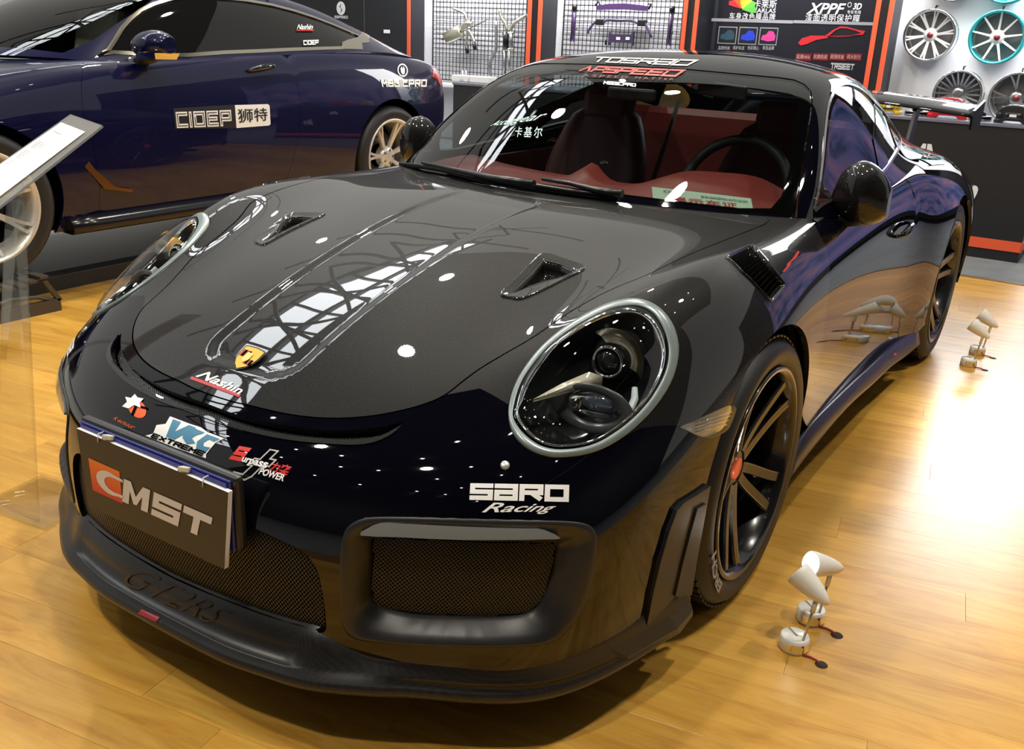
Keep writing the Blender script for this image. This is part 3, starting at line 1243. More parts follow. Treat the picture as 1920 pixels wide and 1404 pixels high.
sheet('black_border', G, u_, t_, FRIT, ws, 0, off=-.006)
u_, t_ = cut(G, [(REARW, True)], lambda c, x: inpoly(REARW, c), pbox(REARW), .25, .25)
sheet('rear_window', G, u_, t_, SGLASS, car, 0, off=-.003)
dl_i = inset(G, DLO, .009)
for mirror in (False, True):
    if not mirror:
        a_, b_ = cut(G, [(DLO, True), (dl_i, True)], lambda c, x: inpoly(DLO, c) & ~inpoly(dl_i, c), pbox(DLO), .3, .3)
        u_, t_ = cut(G, [(dl_i, True)], lambda c, x: inpoly(dl_i, c), pbox(dl_i), .25, .25)
        # pillar between door glass and quarter glass
        pl = G.px([(1640, 192), (1655, 209), (1655, 240), (1668, 318), (1652, 330), (1638, 260)])
    g_ = sheet('side_window', G, u_, t_, SGLASS, car, 0, off=-.004, mirror=mirror)
    sheet('window_trim', G, a_, b_, mat('satin_trim', (.42, .42, .45), .15, .9), g_, .01, off=.002, mirror=mirror)
    if not mirror:
        c_, d_ = cut(G, [(pl, True)], lambda c, x: inpoly(pl, c), pbox(pl), .3, .3)
    sheet('pillar', G, c_, d_, FRIT, g_, .01, off=-.001, mirror=mirror)

# ------------------------------------------------------------------ headlights
def polar(poly, c, n=72):
    """resample a star-shaped closed outline at even angles about c"""
    P = np.asarray(poly) - c
    a = np.arctan2(P[:, 1], P[:, 0])
    r = np.hypot(P[:, 0], P[:, 1])
    o = np.argsort(a)
    a, r = a[o], r[o]
    t = np.linspace(-PI, PI, n, endpoint=False)
    rr = np.interp(t, np.r_[a - 2 * PI, a, a + 2 * PI], np.r_[r, r, r])
    return np.stack([np.cos(t) * rr, np.sin(t) * rr], 1) + c


def spt(uv, off=0.0):
    p, n = S.nrm(uv[:, 0], uv[:, 1])
    return p + n * off


def mx(pts, mirror):
    return np.asarray(pts) * ([-1, 1, 1] if mirror else [1, 1, 1])


def loft_obj(name, rings, m, parent, mirror=False, caps=False, smooth=True, angle=None):
    mb = MB()
    mb.loft([[tuple(q) for q in mx(r, mirror)] for r in rings], True, caps, smooth)
    return mb.build(name, m, parent)


hc = HL_IN.mean(0)
hl_in = polar(HL_IN, hc, 96)
hl_out = polar(HL_OUT, hc, 96)
HLP, HLN = S.nrm([hc[0]], [hc[1]])
HLP, HLN = HLP[0], HLN[0]
BEZEL = mat('lamp_bezel', (.012, .012, .013), .14)
BEZEL2 = mat('lamp_bezel_grey', (.05, .052, .055), .25)
FIN = mat('lamp_fin', (.62, .58, .46), .25, .3)
LAMPREF = mat('lamp_reflector', (.80, .80, .76), .08, 1)
LEDW = mat('lamp_white', (.55, .62, .62), .2)


def hl_point(px, py, depth):
    h = S.hit(CAM_P, pix_dir(px, py))
    p = S.ev([h[0]], [h[1]])[0]
    d = pix_dir(px, py)
    return p + d * depth


for mirror in (False, True):
    # ring proud of the skin
    r0, r1 = hl_out, hl_in
    mid = r0 * .5 + r1 * .5
    ring = loft_obj('headlight', [spt(r0, -.012), spt(r0, .002), spt(r0 * .9 + r1 * .1, .0042), spt(mid, .0055), spt(r0 * .1 + r1 * .9, .0055), spt(r1, .004), spt(r1, -.012)], SILVER, car, mirror)
    ring['label'] = 'round headlight with silver surround and projector lens'
    e1 = hc + (r1 - hc) * .985
    e2 = hc + (r1 - hc) * .955
    loft_obj('gasket', [spt(r1, .003), spt(e1, -.004), spt(e2, -.002)], DARK, ring, mirror)
    e3 = hc + (r1 - hc) * .925
    loft_obj('chrome_rim', [spt(e2, -.004), spt(e2, .003), spt(e3, .001), spt(e3, -.006)], CHROME, ring, mirror)
    # cover
    rings = [spt(hc + (r1 - hc) * k, o) for k, o in ((.985, .004), (.9, .012), (.75, .019), (.5, .025), (.25, .028), (.02, .029))]
    loft_obj('lens_cover', rings, LENS, ring, mirror)
    # bowl
    base = spt(e3, -.006)
    cen = base.mean(0)
    bowl = [base]
    for k, dep in ((.97, .02), (.90, .05), (.78, .085), (.5, .10), (.02, .105)):
        bowl.append(cen + (base - cen) * k - HLN * dep)
    loft_obj('housing', bowl, BEZEL, ring, mirror)
    # projector
    fwd = np.array([.10, -.985, .12])
    fwd /= np.linalg.norm(fwd)
    pc = hl_point(1140, 678, .055)
    fv_ = Vector(fwd)
    rg_ = Vector((0, 0, 1)).cross(fv_).normalized()
    up_ = fv_.cross(rg_)
    M = Matrix((rg_, up_, fv_)).transposed()

    def lathe_at(name, prof, m, c, n=40):
        mb = MB().lathe(prof, n)
        vs = []
        for v in mb.v:
            w = M @ Vector(v) + Vector(c)
            vs.append((-w.x if mirror else w.x, w.y, w.z))
        mb.v = vs
        return mb.build(name, m, ring)
    lathe_at('projector_ring', [(.0300, -.004), (.0345, .0), (.0345, .006), (.0305, .009), (.0275, .003)], CHROME, pc)
    lathe_at('projector_barrel', [(.033, -.002), (.043, -.03), (.046, -.06), (.030, -.085)], BEZEL, pc)
    lathe_at('projector_lens', [(.0, .011), (.010, .0095), (.019, .0055), (.026, -.002), (.0285, -.008)], mat('projector_glass', (.012, .013, .014), .02, coat=1), pc)
    mb = MB().lathe([(.034, -.012), (.044, -.012), (.056, -.004), (.066, .010), (.070, .014)], 28, arc=R(145))
    vs_ = []
    for v in mb.v:
        w = M @ (Matrix.Rotation(R(-18), 3, 'Z') @ Vector(v)) + Vector(pc + np.array([.012, .0, .004]))
        vs_.append((-w.x if mirror else w.x, w.y, w.z))
    mb.v = vs_
    mb.build('reflector', mat('warm_reflector', (.85, .78, .60), .2, 1), ring)
    lathe_at('barrel_shade', [(.034, -.006), (.040, -.012), (.052, -.05), (.060, -.07)], BEZEL, pc)
    # fin between projector and lower lamp
    a, b, c = hl_point(1000, 751, .035), hl_point(1055, 728, .045), hl_point(1107, 710, .055)
    up = np.array([0, -.15, 1.0])
    mb = MB()
    rg = []
    for p_, h_, w_ in ((a, .003, .003), (b, .010, .012), (c, .014, .022)):
        rg.append([tuple(mx(p_ + q, mirror)) for q in ((-w_ * .2, 0, h_), (w_, .01, h_ * .6), (w_, .01, -h_ * .8), (-w_ * .2, 0, -h_))])
    mb.loft(rg).build('fin', FIN, ring)
    # lower lamp
    lc = hl_point(1118, 757, .05)
    mb = MB().lathe([(.0, -.02), (.025, -.018), (.042, -.006), (.050, .004)], 36)
    mb.v = [((lambda w: (-w.x if mirror else w.x, w.y, w.z))(M @ Vector((v[0] * 1.15, v[1] * .55, v[2])) + Vector(lc))) for v in mb.v]
    mb.build('lower_lamp', LAMPREF, ring)
    mb = MB().lathe([(.0465, .0), (.052, .004), (.070, .012), (.076, .006)], 36)
    mb.v = [((lambda w: (-w.x if mirror else w.x, w.y, w.z))(M @ Vector((v[0] * 1.15, v[1] * .66, v[2])) + Vector(lc) + Vector((-.006, 0, -.010)))) for v in mb.v]
    mb.build('lower_shade', BEZEL2, ring)
    mb = MB().lathe([(.0, .004), (.018, .003), (.030, -.002)], 24)
    mb.v = [((lambda w: (-w.x if mirror else w.x, w.y, w.z))(M @ Vector((v[0] * 1.1, v[1] * .5, v[2])) + Vector(lc))) for v in mb.v]
    mb.build('bulb_glass', mat('lamp_blue_glass', (.30, .36, .46), .05, .8, coat=1), ring)
    # white light guide at the outer edge
    g0 = [hl_point(x, y, .03) for x, y in ((1190, 727), (1190, 748), (1183, 765), (1174, 775))]
    MB().tube([mx(p_, mirror) for p_ in g0], [.006, .008, .008, .005], 8).build('light_guide', LEDW, ring)


# ------------------------------------------------------------------ grilles
def lattice(name, poly, du, dv, off, r, m, parent, sub=1.0, mirror=False):
    """expanded-metal grille following the skin inside a uv outline"""
    u0, u1, v0, v1 = pbox(poly)
    nu_, nv_ = int((u1 - u0) / du) + 2, int((v1 - v0) / dv) + 2
    I, J = np.meshgrid(np.arange(nu_), np.arange(nv_), indexing='ij')
    uv = np.stack([u0 + I.ravel() * du, v0 + J.ravel() * dv], 1)
    p, n = S.nrm(np.clip(uv[:, 0], 0, S.nu - 1), np.clip(uv[:, 1], -S.m, S.m))
    ins = inpoly(poly, uv)
    p = p + n * off
    if mirror:
        p, n = p * [-1, 1, 1], n * [-1, 1, 1]
    V, F = [], []
    idx = lambda i, j: i * nv_ + j
    for i in range(nu_ - 1):
        for j in range(nv_):
            if (i + j) % 2:
                continue
            for dj in (-1, 1):
                if not 0 <= j + dj < nv_:
                    continue
                a, b = idx(i, j), idx(i + 1, j + dj)
                if not (ins[a] and ins[b]):
                    continue
                d = p[b] - p[a]
                s_ = np.cross(d, n[a])
                s_ /= np.linalg.norm(s_) + 1e-9
                k = len(V)
                V += [p[a] - s_ * r, p[a] + s_ * r, p[b] + s_ * r, p[b] - s_ * r, p[a] - n[a] * r * 3, p[b] - n[b] * r * 3]
                F += [(k, k + 1, k + 2, k + 3), (k + 1, k + 4, k + 5, k + 2), (k + 4, k, k + 3, k + 5)]
    me = bpy.data.meshes.new(name)
    me.from_pydata([tuple(v) for v in V], [], F)
    me.materials.append(m)
    me.update()
    o = link(name, me, parent)
    o['kind'] = 'stuff'
    return o


MESH = mat('grille_mesh', (.022, .022, .022), .42)
ic = INT_IN.mean(0)
i_out, i_in = polar(INT_OUT, ic, 120), polar(INT_IN, ic, 120)
DRL = crv(S.px(P2(.3854, 600, 800, [(200, 527), (235, 492), (300, 466), (400, 470), (700, 485), (1000, 494), (1090, 500), (1168, 541), (1090, 546), (900, 549), (700, 549), (400, 536)])), 2, True)
FRAME = mat('intake_frame', (.016, .016, .017), .38)
for mirror in (False, True):
    fr = loft_obj('air_intake', [spt(i_out, -.014), spt(i_out, .0005), spt(i_out * .97 + i_in * .03, .003), spt(i_out * .8 + i_in * .2, .001), spt(i_out * .5 + i_in * .5, -.012), spt(i_out * .12 + i_in * .88, -.036), spt(i_in, -.046), spt(i_in, -.06)], FRAME, car, mirror)
    fr['label'] = 'satin black air intake frame with mesh and light strip'
    lattice('mesh', INT_IN, .036, .036, -.046, .0011, MESH, fr, mirror=mirror)
    u_, t_ = cut(S, [(DRL, True)], lambda c, x: inpoly(DRL, c), pbox(DRL), .2, .2)
    sheet('light_strip', S, u_, t_, mat('strip_lens', (.30, .315, .32), .18, .35, coat=1), fr, .03, off=.003, mirror=mirror)
    u_, t_ = cut(S, [(INT_OUT, True)], lambda c, x: inpoly(INT_OUT, c), pbox(INT_OUT), .4, .4)
    sheet('cavity', S, u_, t_, DARK, fr, 0, off=-.10, mirror=mirror)

mc = np.array([MID[:, 0].mean(), 0])
m_in = inset(S, MID, .012)
cen_gr = loft_obj('lower_grille', [spt(MID, -.014), spt(MID, .0), spt(inset(S, MID, .004), -.004), spt(inset(S, MID, .006), -.03), spt(inset(S, MID, .006), -.05)], DARK, car)
lattice('mesh', MID, .040, .030, -.012, .0010, MESH, cen_gr)
lattice('mesh', SLOT, .030, .030, -.022, .0010, MESH, cen_gr)
# carbon lip along the lower edge of the nose slot
sl_lo = crv(S.px([(755, 797), (735, 815), (705, 829), (668, 835), (614, 833), (543, 826), (472, 812), (425, 799), (380, 782)]), 3)
sl_lo[-1][1] = 0
LIPP = np.vstack([_sl, sl_lo[::-1]])
LIPP = np.vstack([_sl[:-1], _sl[-1:], sl_lo[::-1]])
for mirror in (False, True):
    u_, t_ = cut(S, [(LIPP, True)], lambda c, x: inpoly(LIPP, c), pbox(LIPP), .1, .2)
    sheet('slot_lip', S, u_, t_, CARBON, car, .004, off=.003, mirror=mirror)

# turn signals, fender louvres
for mirror in (False, True):
    u_, t_ = cut(S, [(MARKER, True)], lambda c, x: inpoly(MARKER, c), pbox(MARKER), .1, .1)
    mk = sheet('turn_signal', S, u_, t_, thin_glass('signal_lens', (.8, .8, .78)) if not mirror else MATS['signal_lens'], car, .004, off=.004, mirror=mirror)
    mk['label'] = 'small clear side turn signal'
    sheet('reflector', S, u_, t_, mat('signal_reflector', (.80, .78, .70), .3, .5), mk, 0, off=-.008, mirror=mirror)
    mp = inset(S, MARKER, .004)
    for k in range(4):
        t = (k + 1) / 5
        a = spt(np.array([MARKER[3] * (1 - t) + MARKER[-6] * t, MARKER[12] * (1 - t) + MARKER[20] * t]), -.003)
        MB().tube([mx(q, mirror) for q in a], .0012, 6).build('rib', CHROME, mk)
    vb = loft_obj('fender_vent', [spt(VENT, -.012), spt(VENT, .004), spt(inset(S, VENT, .004), .003), spt(inset(S, VENT, .008), -.012), spt(inset(S, VENT, .010), -.03)], CARBON, car, mirror)
    vc = resample(VENT, 40)
    A = S.px([(1362, 483)])[0]
    B = S.px([(1408, 460)])[0]
    C_ = S.px([(1471, 535)])[0]
    D_ = S.px([(1446, 565)])[0]
    for k in range(13):
        t = (k + .6) / 13.4
        a, b = A * (1 - t) + D_ * t, B * (1 - t) + C_ * t
        q = np.array([a * .94 + b * .06, (a + b) / 2, a * .06 + b * .94])
        t2 = min(t + .05, 1)
        a2, b2 = A * (1 - t2) + D_ * t2, B * (1 - t2) + C_ * t2
        q2 = np.array([a2 * .94 + b2 * .06, (a2 + b2) / 2, a2 * .06 + b2 * .94])
        top_, bot = spt(q, -.002), spt(q2, -.014)
        mb = MB()
        mb.loft([[tuple(mx(top_[i], mirror)), tuple(mx(bot[i], mirror)), tuple(mx(bot[i] - [0, 0, .002], mirror)), tuple(mx(top_[i] - [0, 0, .002], mirror))] for i in range(3)], True, True, False)
        mb.build('slat', CARBON, vb)

# hood ducts: recessed scoops with a raised lip
for mirror in (False, True):
    dk = resample(DUCT, 40)
    d_out = polar(DUCT_O, DUCT.mean(0), 80)
    d_in = polar(DUCT, DUCT.mean(0), 80)
    sc = loft_obj('hood_duct', [spt(d_out, -.002 - .0055), spt(d_out * .93 + d_in * .07, .004 - .0), spt(d_out * .85 + d_in * .15, .0035), spt(d_out * .3 + d_in * .7, .0005), spt(d_in, -.001), spt(DUCT.mean(0) + (d_in - DUCT.mean(0)) * .93, -.018), spt(DUCT.mean(0) + (d_in - DUCT.mean(0)) * .8, -.035), spt(DUCT.mean(0) + (d_in - DUCT.mean(0)) * .02, -.038)], CARBON, car, mirror)

# ------------------------------------------------------------------ front splitter
LIP = crv([(0, -1.113), (.18, -1.109), (.295, -1.091), (.39, -1.068), (.49, -1.016), (.553, -.975), (.65, -.917), (.74, -.842), (.798, -.750), (.842, -.62), (.878, -.46)], 5)
_mb = [S.ev([h[0]], [h[1]])[0] for h in S.px([(340, 1097), (390, 1118), (440, 1138), (500, 1160), (560, 1178), (604, 1190)])]
_mb[0][0] = 0
INN = crv([tuple(p + np.array([0, -.001, 0.002])) for p in _mb] + [(.47, -.968, .222), (.545, -.936, .224), (.65, -.878, .229), (.74, -.80, .232), (.80, -.70, .232), (.838, -.57, .232), (.868, -.44, .232)], 5)
LIP = resample(LIP, 56, False)
INN = resample(INN, 56, False)
rows = []
for i in range(len(LIP)):
    x, y = LIP[i]
    q = INN[i]
    L = np.array([x, y])
    I2 = q[:2]
    d = (I2 - L)
    ln = np.linalg.norm(d)
    d = d / ln
    fl = np.clip((.37 - x) / .05, 0, 1)
    fl = fl * fl * (3 - 2 * fl)
    f = lambda s_, z: (L[0] + d[0] * s_, L[1] + d[1] * s_, z)
    zc = .163 - .02 * np.clip((x - .6) / .3, 0, 1)
    rows.append([f(.30, zc - .012), f(.03, zc - .016), f(.004, zc - .012), f(0, zc), f(.006, zc + .010), f(.018, zc + .018 - .003 * fl), f(min(.032, ln * .4), zc + .022 - .003 * fl),
                 f(min(.042, ln * .5), zc + .026 - .016 * fl), f(ln * .7, q[2] * .6 + (zc + .022) * .4 - .010 * fl), f(ln, q[2]), f(ln + .03, q[2] + .012)])
full = [[(-p[0], p[1], p[2]) for p in r] for r in rows[:0:-1]] + rows
mb = MB()
mb.loft(full, False, False, True)
splitter = mb.build('front_splitter', SATIN, car)
splitter['label'] = 'satin carbon front splitter lip'
# side blades ahead of the wheels
BLADE = S.px([(1262, 955), (1275, 940), (1300, 925), (1325, 908), (1316, 955), (1308, 1000), (1299, 1050), (1291, 1105), (1287, 1165), (1262, 1180), (1235, 1192), (1205, 1172), (1216, 1115), (1231, 1050), (1247, 995)])
BLADE2 = S.px([(1296, 950), (1313, 940), (1303, 1000), (1294, 1050), (1286, 1110), (1255, 1112), (1268, 1055), (1282, 1000)])
for mirror in (False, True):
    u_, t_ = cut(S, [(BLADE, True)], lambda c, x: inpoly(BLADE, c), pbox(BLADE), .15, .15)
    bl = sheet('side_blade', S, u_, t_, SATIN, car, .022, off=.010, mirror=mirror)
    if len(BLADE2) > 4:
        u_, t_ = cut(S, [(BLADE2, True)], lambda c, x: inpoly(BLADE2, c), pbox(BLADE2), .15, .15)
        sheet('blade_inset', S, u_, t_, PLASTIC, bl, .006, off=.015, mirror=mirror)
    # canard foot that joins the splitter
    mb = MB()
    mb.loft([[mx(q, mirror) for q in r] for r in (
        [(.80, -.70, .235), (.842, -.62, .16), (.845, -.60, .14), (.79, -.68, .14)],
        [(.845, -.50, .235), (.882, -.46, .155), (.88, -.44, .13), (.82, -.48, .13)],
        [(.86, -.40, .24), (.885, -.385, .16), (.88, -.37, .135), (.83, -.38, .135)])], True, True, False)
    mb.build('splitter_end', SATIN, car)

# ------------------------------------------------------------------ wheels
def wheel_meshes(Rt, Rr, wid, tag_):
    """profile meshes about the x axis, outer face towards +x, centre at origin of the tread"""
    h = wid / 2
    ty = MB()
    prof = [(Rr - .012, -h + .02), (Rr + .01, -h + .002), ((Rt + Rr) / 2, -h - .006), (Rt - .02, -h + .004), (Rt - .004, -h + .022), (Rt, -h + .05), (Rt, h - .05), (Rt - .004, h - .022), (Rt - .018, h - .004),
            ((Rt + Rr) / 2 + .005, h + .004), (Rr + .014, h - .002), (Rr + .002, h - .010), (Rr - .012, h - .016)]
    ty.lathe(prof, 96, 'x')
    tyre = ty.mesh('tyre' + tag_)
    tyre.materials.append(RUBBER)
    tr = MB()
    n = 72
    for k in range(n):
        a = 2 * PI * k / n
        for s in (-1, 1):
            c, si = math.cos(a), math.sin(a)
            M = Matrix.Rotation(a, 3, 'X') @ Matrix.Rotation(s * .35, 3, 'Y').to_3x3() if False else Matrix.Rotation(a, 3, 'X')
            tr.box(M @ Vector((s * h * .52, Rt + .001, 0)), (h * .62, .005, 2 * PI * Rt / n * .72), M)
    tread = tr.mesh('tread' + tag_)
    tread.materials.append(RUBBER)
    rm = MB()
    rm.lathe([(Rr - .010, h - .018), (Rr + .004, h - .006), (Rr + .004, h + .001), (Rr - .006, h + .002), (Rr - .016, h - .010), (Rr - .024, h - .05), (Rr - .03, 0), (Rr - .024, -h + .03), (Rr, -h + .01)], 96, 'x')
    rim = rm.mesh('rim' + tag_)
    rim.materials.append(RIMDARK)
    # twin spokes
    sp = []
    for s in (-1, 1):
        mb, edge = MB(), MB()
        rings, rings2 = [], []
        for t in np.linspace(0, 1, 9):
            r = .045 + (Rr - .018 - .045) * t
            ang = s * (R(17) * (1 - t) ** 1.2 * .55 + R(5.5) + R(4.5) * t ** 2)
            xo = h - .045 + .030 * t ** 1.6 - .012 * (1 - t)
            wd = .013 + .004 * (1 - t) + .003 * t
            dp = .030 - .010 * t
            c = np.array([xo, r * math.cos(ang), r * math.sin(ang)])
            tn = np.array([0, -math.sin(ang), math.cos(ang)])
            ax = np.array([1, 0, 0])
            rings.append([tuple(c + tn * wd * .75), tuple(c + tn * wd - ax * .006), tuple(c + tn * wd * .8 - ax * dp), tuple(c - tn * wd * .8 - ax * dp), tuple(c - tn * wd - ax * .006), tuple(c - tn * wd * .75)])
            o = tn * wd * s
            rings2.append([tuple(c + o * .80 + ax * .0006), tuple(c + o * .99 - ax * .006 + ax * .0006), tuple(c + o * .95 - ax * .008), tuple(c + o * .70 + ax * .0002)])
        mb.loft(rings, True, True, False)
        edge.loft(rings2, True, True, False)
        sm, em = mb.mesh('spoke' + tag_), edge.mesh('spoke_edge' + tag_)
        sm.materials.append(RIMDARK)
        em.materials.append(RIMCUT)
        sp.append((sm, em))
    hb = MB()
    hb.lathe([(.0, h - .062), (.03, h - .062), (.036, h - .060), (.075, h - .066), (.085, h - .085), (.088, h - .12)], 40, 'x')
    hub = hb.mesh('hub' + tag_)
    hub.materials.append(RIMDARK)
    cp = MB().lathe([(.0, h - .054), (.024, h - .054), (.029, h - .057), (.031, h - .066)], 32, 'x')
    cap = cp.mesh('centre_cap' + tag_)
    cap.materials.append(REDCAP)
    ds = MB()
    ds.lathe([(.09, h - .135), (.185, h - .135), (.185, h - .16), (.09, h - .16)], 64, 'x', closed_prof=True)
    disc = ds.mesh('brake_disc' + tag_)
    disc.materials.append(STEEL)
    cl = MB()
    cl.lathe([(.125, h - .105), (.205, h - .105), (.212, h - .12), (.212, h - .175), (.125, h - .175)], 16, 'x', arc=R(75), closed_prof=True)
    cal = cl.mesh('brake_caliper' + tag_)
    cal.materials.append(REDPAINT)
    return dict(tyre=tyre, tread=tread, rim=rim, sp=sp, hub=hub, cap=cap, disc=disc, cal=cal)


def put_wheel(W, x, y, z, side, a0, parent):
    """side +1: outer face towards +x"""
    rot = (0, 0, 0) if side > 0 else (0, 0, PI)
    w = link('wheel', W['rim'], parent, (x, y, z), rot)
    link('tyre', W['tyre'], w)
    link('tread', W['tread'], w)['kind'] = 'stuff'
    for k in range(5):
        for s in (0, 1):
            o = link('spoke', W['sp'][s][0], w, None, (a0 + k * 2 * PI / 5, 0, 0))
            link('spoke_edge', W['sp'][s][1], w, None, (a0 + k * 2 * PI / 5, 0, 0))
    link('hub', W['hub'], w)
    link('centre_cap', W['cap'], w)
    link('brake_disc', W['disc'], w)
    link('brake_caliper', W['cal'], w, None, (R(125), 0, 0))
    return w


WF = wheel_meshes(.343, .268, .235, '_front')
WR = wheel_meshes(.360, .275, .28, '_rear')
put_wheel(WF, .877 - .1175, 0, .343, 1, R(38), car)
put_wheel(WF, -(.877 - .1175), 0, .343, -1, R(20), car)
put_wheel(WR, .885 - .14, 2.453, .360, 1, R(10), car)
put_wheel(WR, -(.885 - .14), 2.453, .360, -1, R(20), car)

# wheel-well liners
for (y0, z0, r) in (ARCH_F, ARCH_R):
    for s in (1, -1):
        mb = MB()
        rings = []
        for a in np.linspace(-.25, PI + .25, 40):
            rings.append([(s * .50, y0 + (r + .02) * math.cos(a), z0 + (r + .02) * math.sin(a)), (s * (.845 if y0 < 1 else .86), y0 + (r + .012) * math.cos(a), z0 + (r + .012) * math.sin(a))])
        mb.loft(rings, False, False, True)
        mb.lathe([(.0, s * .50), (r + .02, s * .50)], 40, 'x', c=(0, y0, z0))
        mb.build('wheel_well', PLASTIC, car)

# tyre lettering
V, T, asp = norm_text('ERCH', bold=.03)
mb = MB()
ang0, ang1 = R(196), R(226)
vs = [(.877 + .0072, (.289 + .026 * p[1]) * math.cos(ang1 + (ang0 - ang1) * p[0]), .343 + (.289 + .026 * p[1]) * math.sin(ang1 + (ang0 - ang1) * p[0])) for p in V]
mb.add(vs, T).build('tyre_lettering', mat('tyre_print', (.35, .35, .33), .5), car)

# ------------------------------------------------------------------ side skirts and floor pan
for mirror in (False, True):
    lo = crv([(.31, .205), (.5, .222), (.89, .232), (1.27, .208), (1.59, .192), (1.78, .178), (2.02, .170)], 4)
    hi = crv([(.40, .275), (.58, .292), (.96, .285), (1.3, .272), (1.62, .262), (1.82, .25), (2.04, .245)], 4)
    rings = []
    for a, b in zip(lo, hi):
        fl = 1 + .012 * np.clip((a[0] - 1.6) / .4, 0, 1) / .012
        e = .012 * np.clip((a[0] - 1.55) / .45, 0, 1)
        rings.append([mx((.846, b[0], b[1]), mirror), mx((.858 + e, b[0], b[1] - .006), mirror), mx((.872 + e * 1.5, a[0], a[1] + .012), mirror), mx((.874 + e * 1.5, a[0], a[1] + .004), mirror), mx((.866 + e, a[0], a[1] - .002), mirror), mx((.78, a[0], a[1] + .01), mirror)])
    MB().loft(rings, True, True, True).build('side_skirt', mat('satin_skirt', (.010, .011, .016), .3, spec=.5), car)
pan = MB()
pan.box((0, 1.2, .19), (1.5, 3.6, .03))
pan.box((0, -.45, .19), (1.0, .9, .03))
pan.build('floor_pan', DARK, car)

# ------------------------------------------------------------------ mirrors
for mirror in (False, True):
    # shell: stack of rounded sections from the inner side outwards
    rings = []
    for t in np.linspace(0, 1, 13):
        k = math.sin(PI * (.10 + .82 * t)) ** .55
        x = .757 + .155 * t
        zc, yc = 0.950 - .010 * t - .02 * t * t, .800 - .012 * math.sin(PI * t)
        ry, rz = .060 * k, .092 * k
        ring_ = []
        for a in np.linspace(0, 2 * PI, 28, endpoint=False):
            c, s = math.cos(a), math.sin(a)
            c, s = math.copysign(abs(c) ** .8, c), math.copysign(abs(s) ** .85, s)
            y = yc + (ry * 1.15 * c if c < 0 else ry * .42 * c)
            ring_.append(mx((x + .012 * s * (1 - t), y, zc + rz * s), mirror))
        rings.append(ring_)
    sh = MB().loft(rings, True, True, True).build('wing_mirror', CARBON, car)
    sh['label'] = 'gloss black door mirror'
    g = MB()
    g.loft([[mx((.836 + .062 * math.cos(a) * k, .825, .945 + .074 * math.sin(a) * k), mirror) for a in np.linspace(0, 2 * PI, 28, endpoint=False)] for k in (1, .5, .01)], True, False, True)
    g.build('mirror_glass', CHROME, sh)
    b = MB()
    b.loft([[mx(q, mirror) for q in r] for r in (
        [(.785, .765, .880), (.870, .775, .872), (.865, .815, .872), (.785, .815, .880)],
        [(.780, .765, .862), (.855, .775, .850), (.850, .81, .850), (.780, .81, .862)],
        [(.745, .76, .852), (.795, .775, .836), (.790, .81, .836), (.745, .81, .852)],
        [(.715, .75, .862), (.735, .77, .850), (.735, .80, .850), (.715, .80, .862)])], True, True, True)
    b.build('mirror_foot', PLASTIC, sh)
    f = MB()
    f.loft([[mx(q, mirror) for q in r] for r in (
        [(.752, .60, .878), (.765, .60, .872), (.765, .60, .860)], [(.746, .73, .905), (.762, .74, .880), (.766, .74, .862)], [(.742, .80, .935), (.760, .82, .885), (.766, .82, .862)])], False, False, False)
    f.build('mirror_sail', PLASTIC, sh)

# ------------------------------------------------------------------ door handles, fuel flap
for mirror in (False, True):
    hp = S.side([(1.50, .735)])[0]
    p, n = S.nrm([hp[0]], [hp[1]])
    p = p[0]
    mb = MB()
    pts = []
    for t in np.linspace(-1, 1, 9):
        h = S.side([(1.47 + .095 * t, .735 + .012 * t)])[0]
        q, n = S.nrm([h[0]], [h[1]])
        pts.append(mx(q[0] + n[0] * (.026 * (1 - t ** 4) + .002), mirror))
    mb.tube(pts, [.006, .010, .013, .014, .014, .014, .013, .010, .006], 10)
    mb.build('door_handle', PAINT, car)
ff = S.px([(1690, 352), (1725, 345), (1752, 352), (1762, 372), (1745, 392), (1712, 396), (1692, 380)])

# small silver discs on the bumper
for mirror in (False, True):
    h = S.px([(947, 872)])[0]
    q, n = S.nrm([h[0]], [h[1]])
    Mq = Vector(n[0]).to_track_quat('Z', 'Y').to_matrix()
    mb = MB().lathe([(0, .003), (.006, .0028), (.0085, .0015), (.009, -.004)], 18)
    mb.v = [tuple(mx(np.array(Mq @ Vector(v)) + q[0], mirror)) for v in mb.v]
    mb.build('bumper_disc', mat('disc_silver', (.5, .5, .5), .3, .6), car)

# ------------------------------------------------------------------ wipers and cowl
cow = S.top([(0, .255), (.12, .262), (.25, .285), (.38, .325), (.50, .375), (.60, .43), (.69, .50)])
P0 = spt(cow, -.004)
rings = []
seq = [(-x, i) for i, x in enumerate(P0[:, 0])][:0]
mb = MB()
row = [tuple(q * [-1, 1, 1]) for q in P0[:0:-1]] + [tuple(q) for q in P0]
rings = [[(x, y - .012, z - .001), (x, y + .02, z + .001), (x * .995, y + .07, z - .004), (x * .99, y + .10, z - .02)] for x, y, z in row]
mb.loft(rings, False, False, True).build('cowl_panel', PLASTIC, car)


def gpt(px, py, off):
    h = G.hit(CAM_P, pix_dir(px, py))
    sk = G
    if h is None:
        sk, h = S, S.hit(CAM_P, pix_dir(px, py))
    p, n = sk.nrm([h[0]], [h[1]])
    return p[0] + n[0] * off


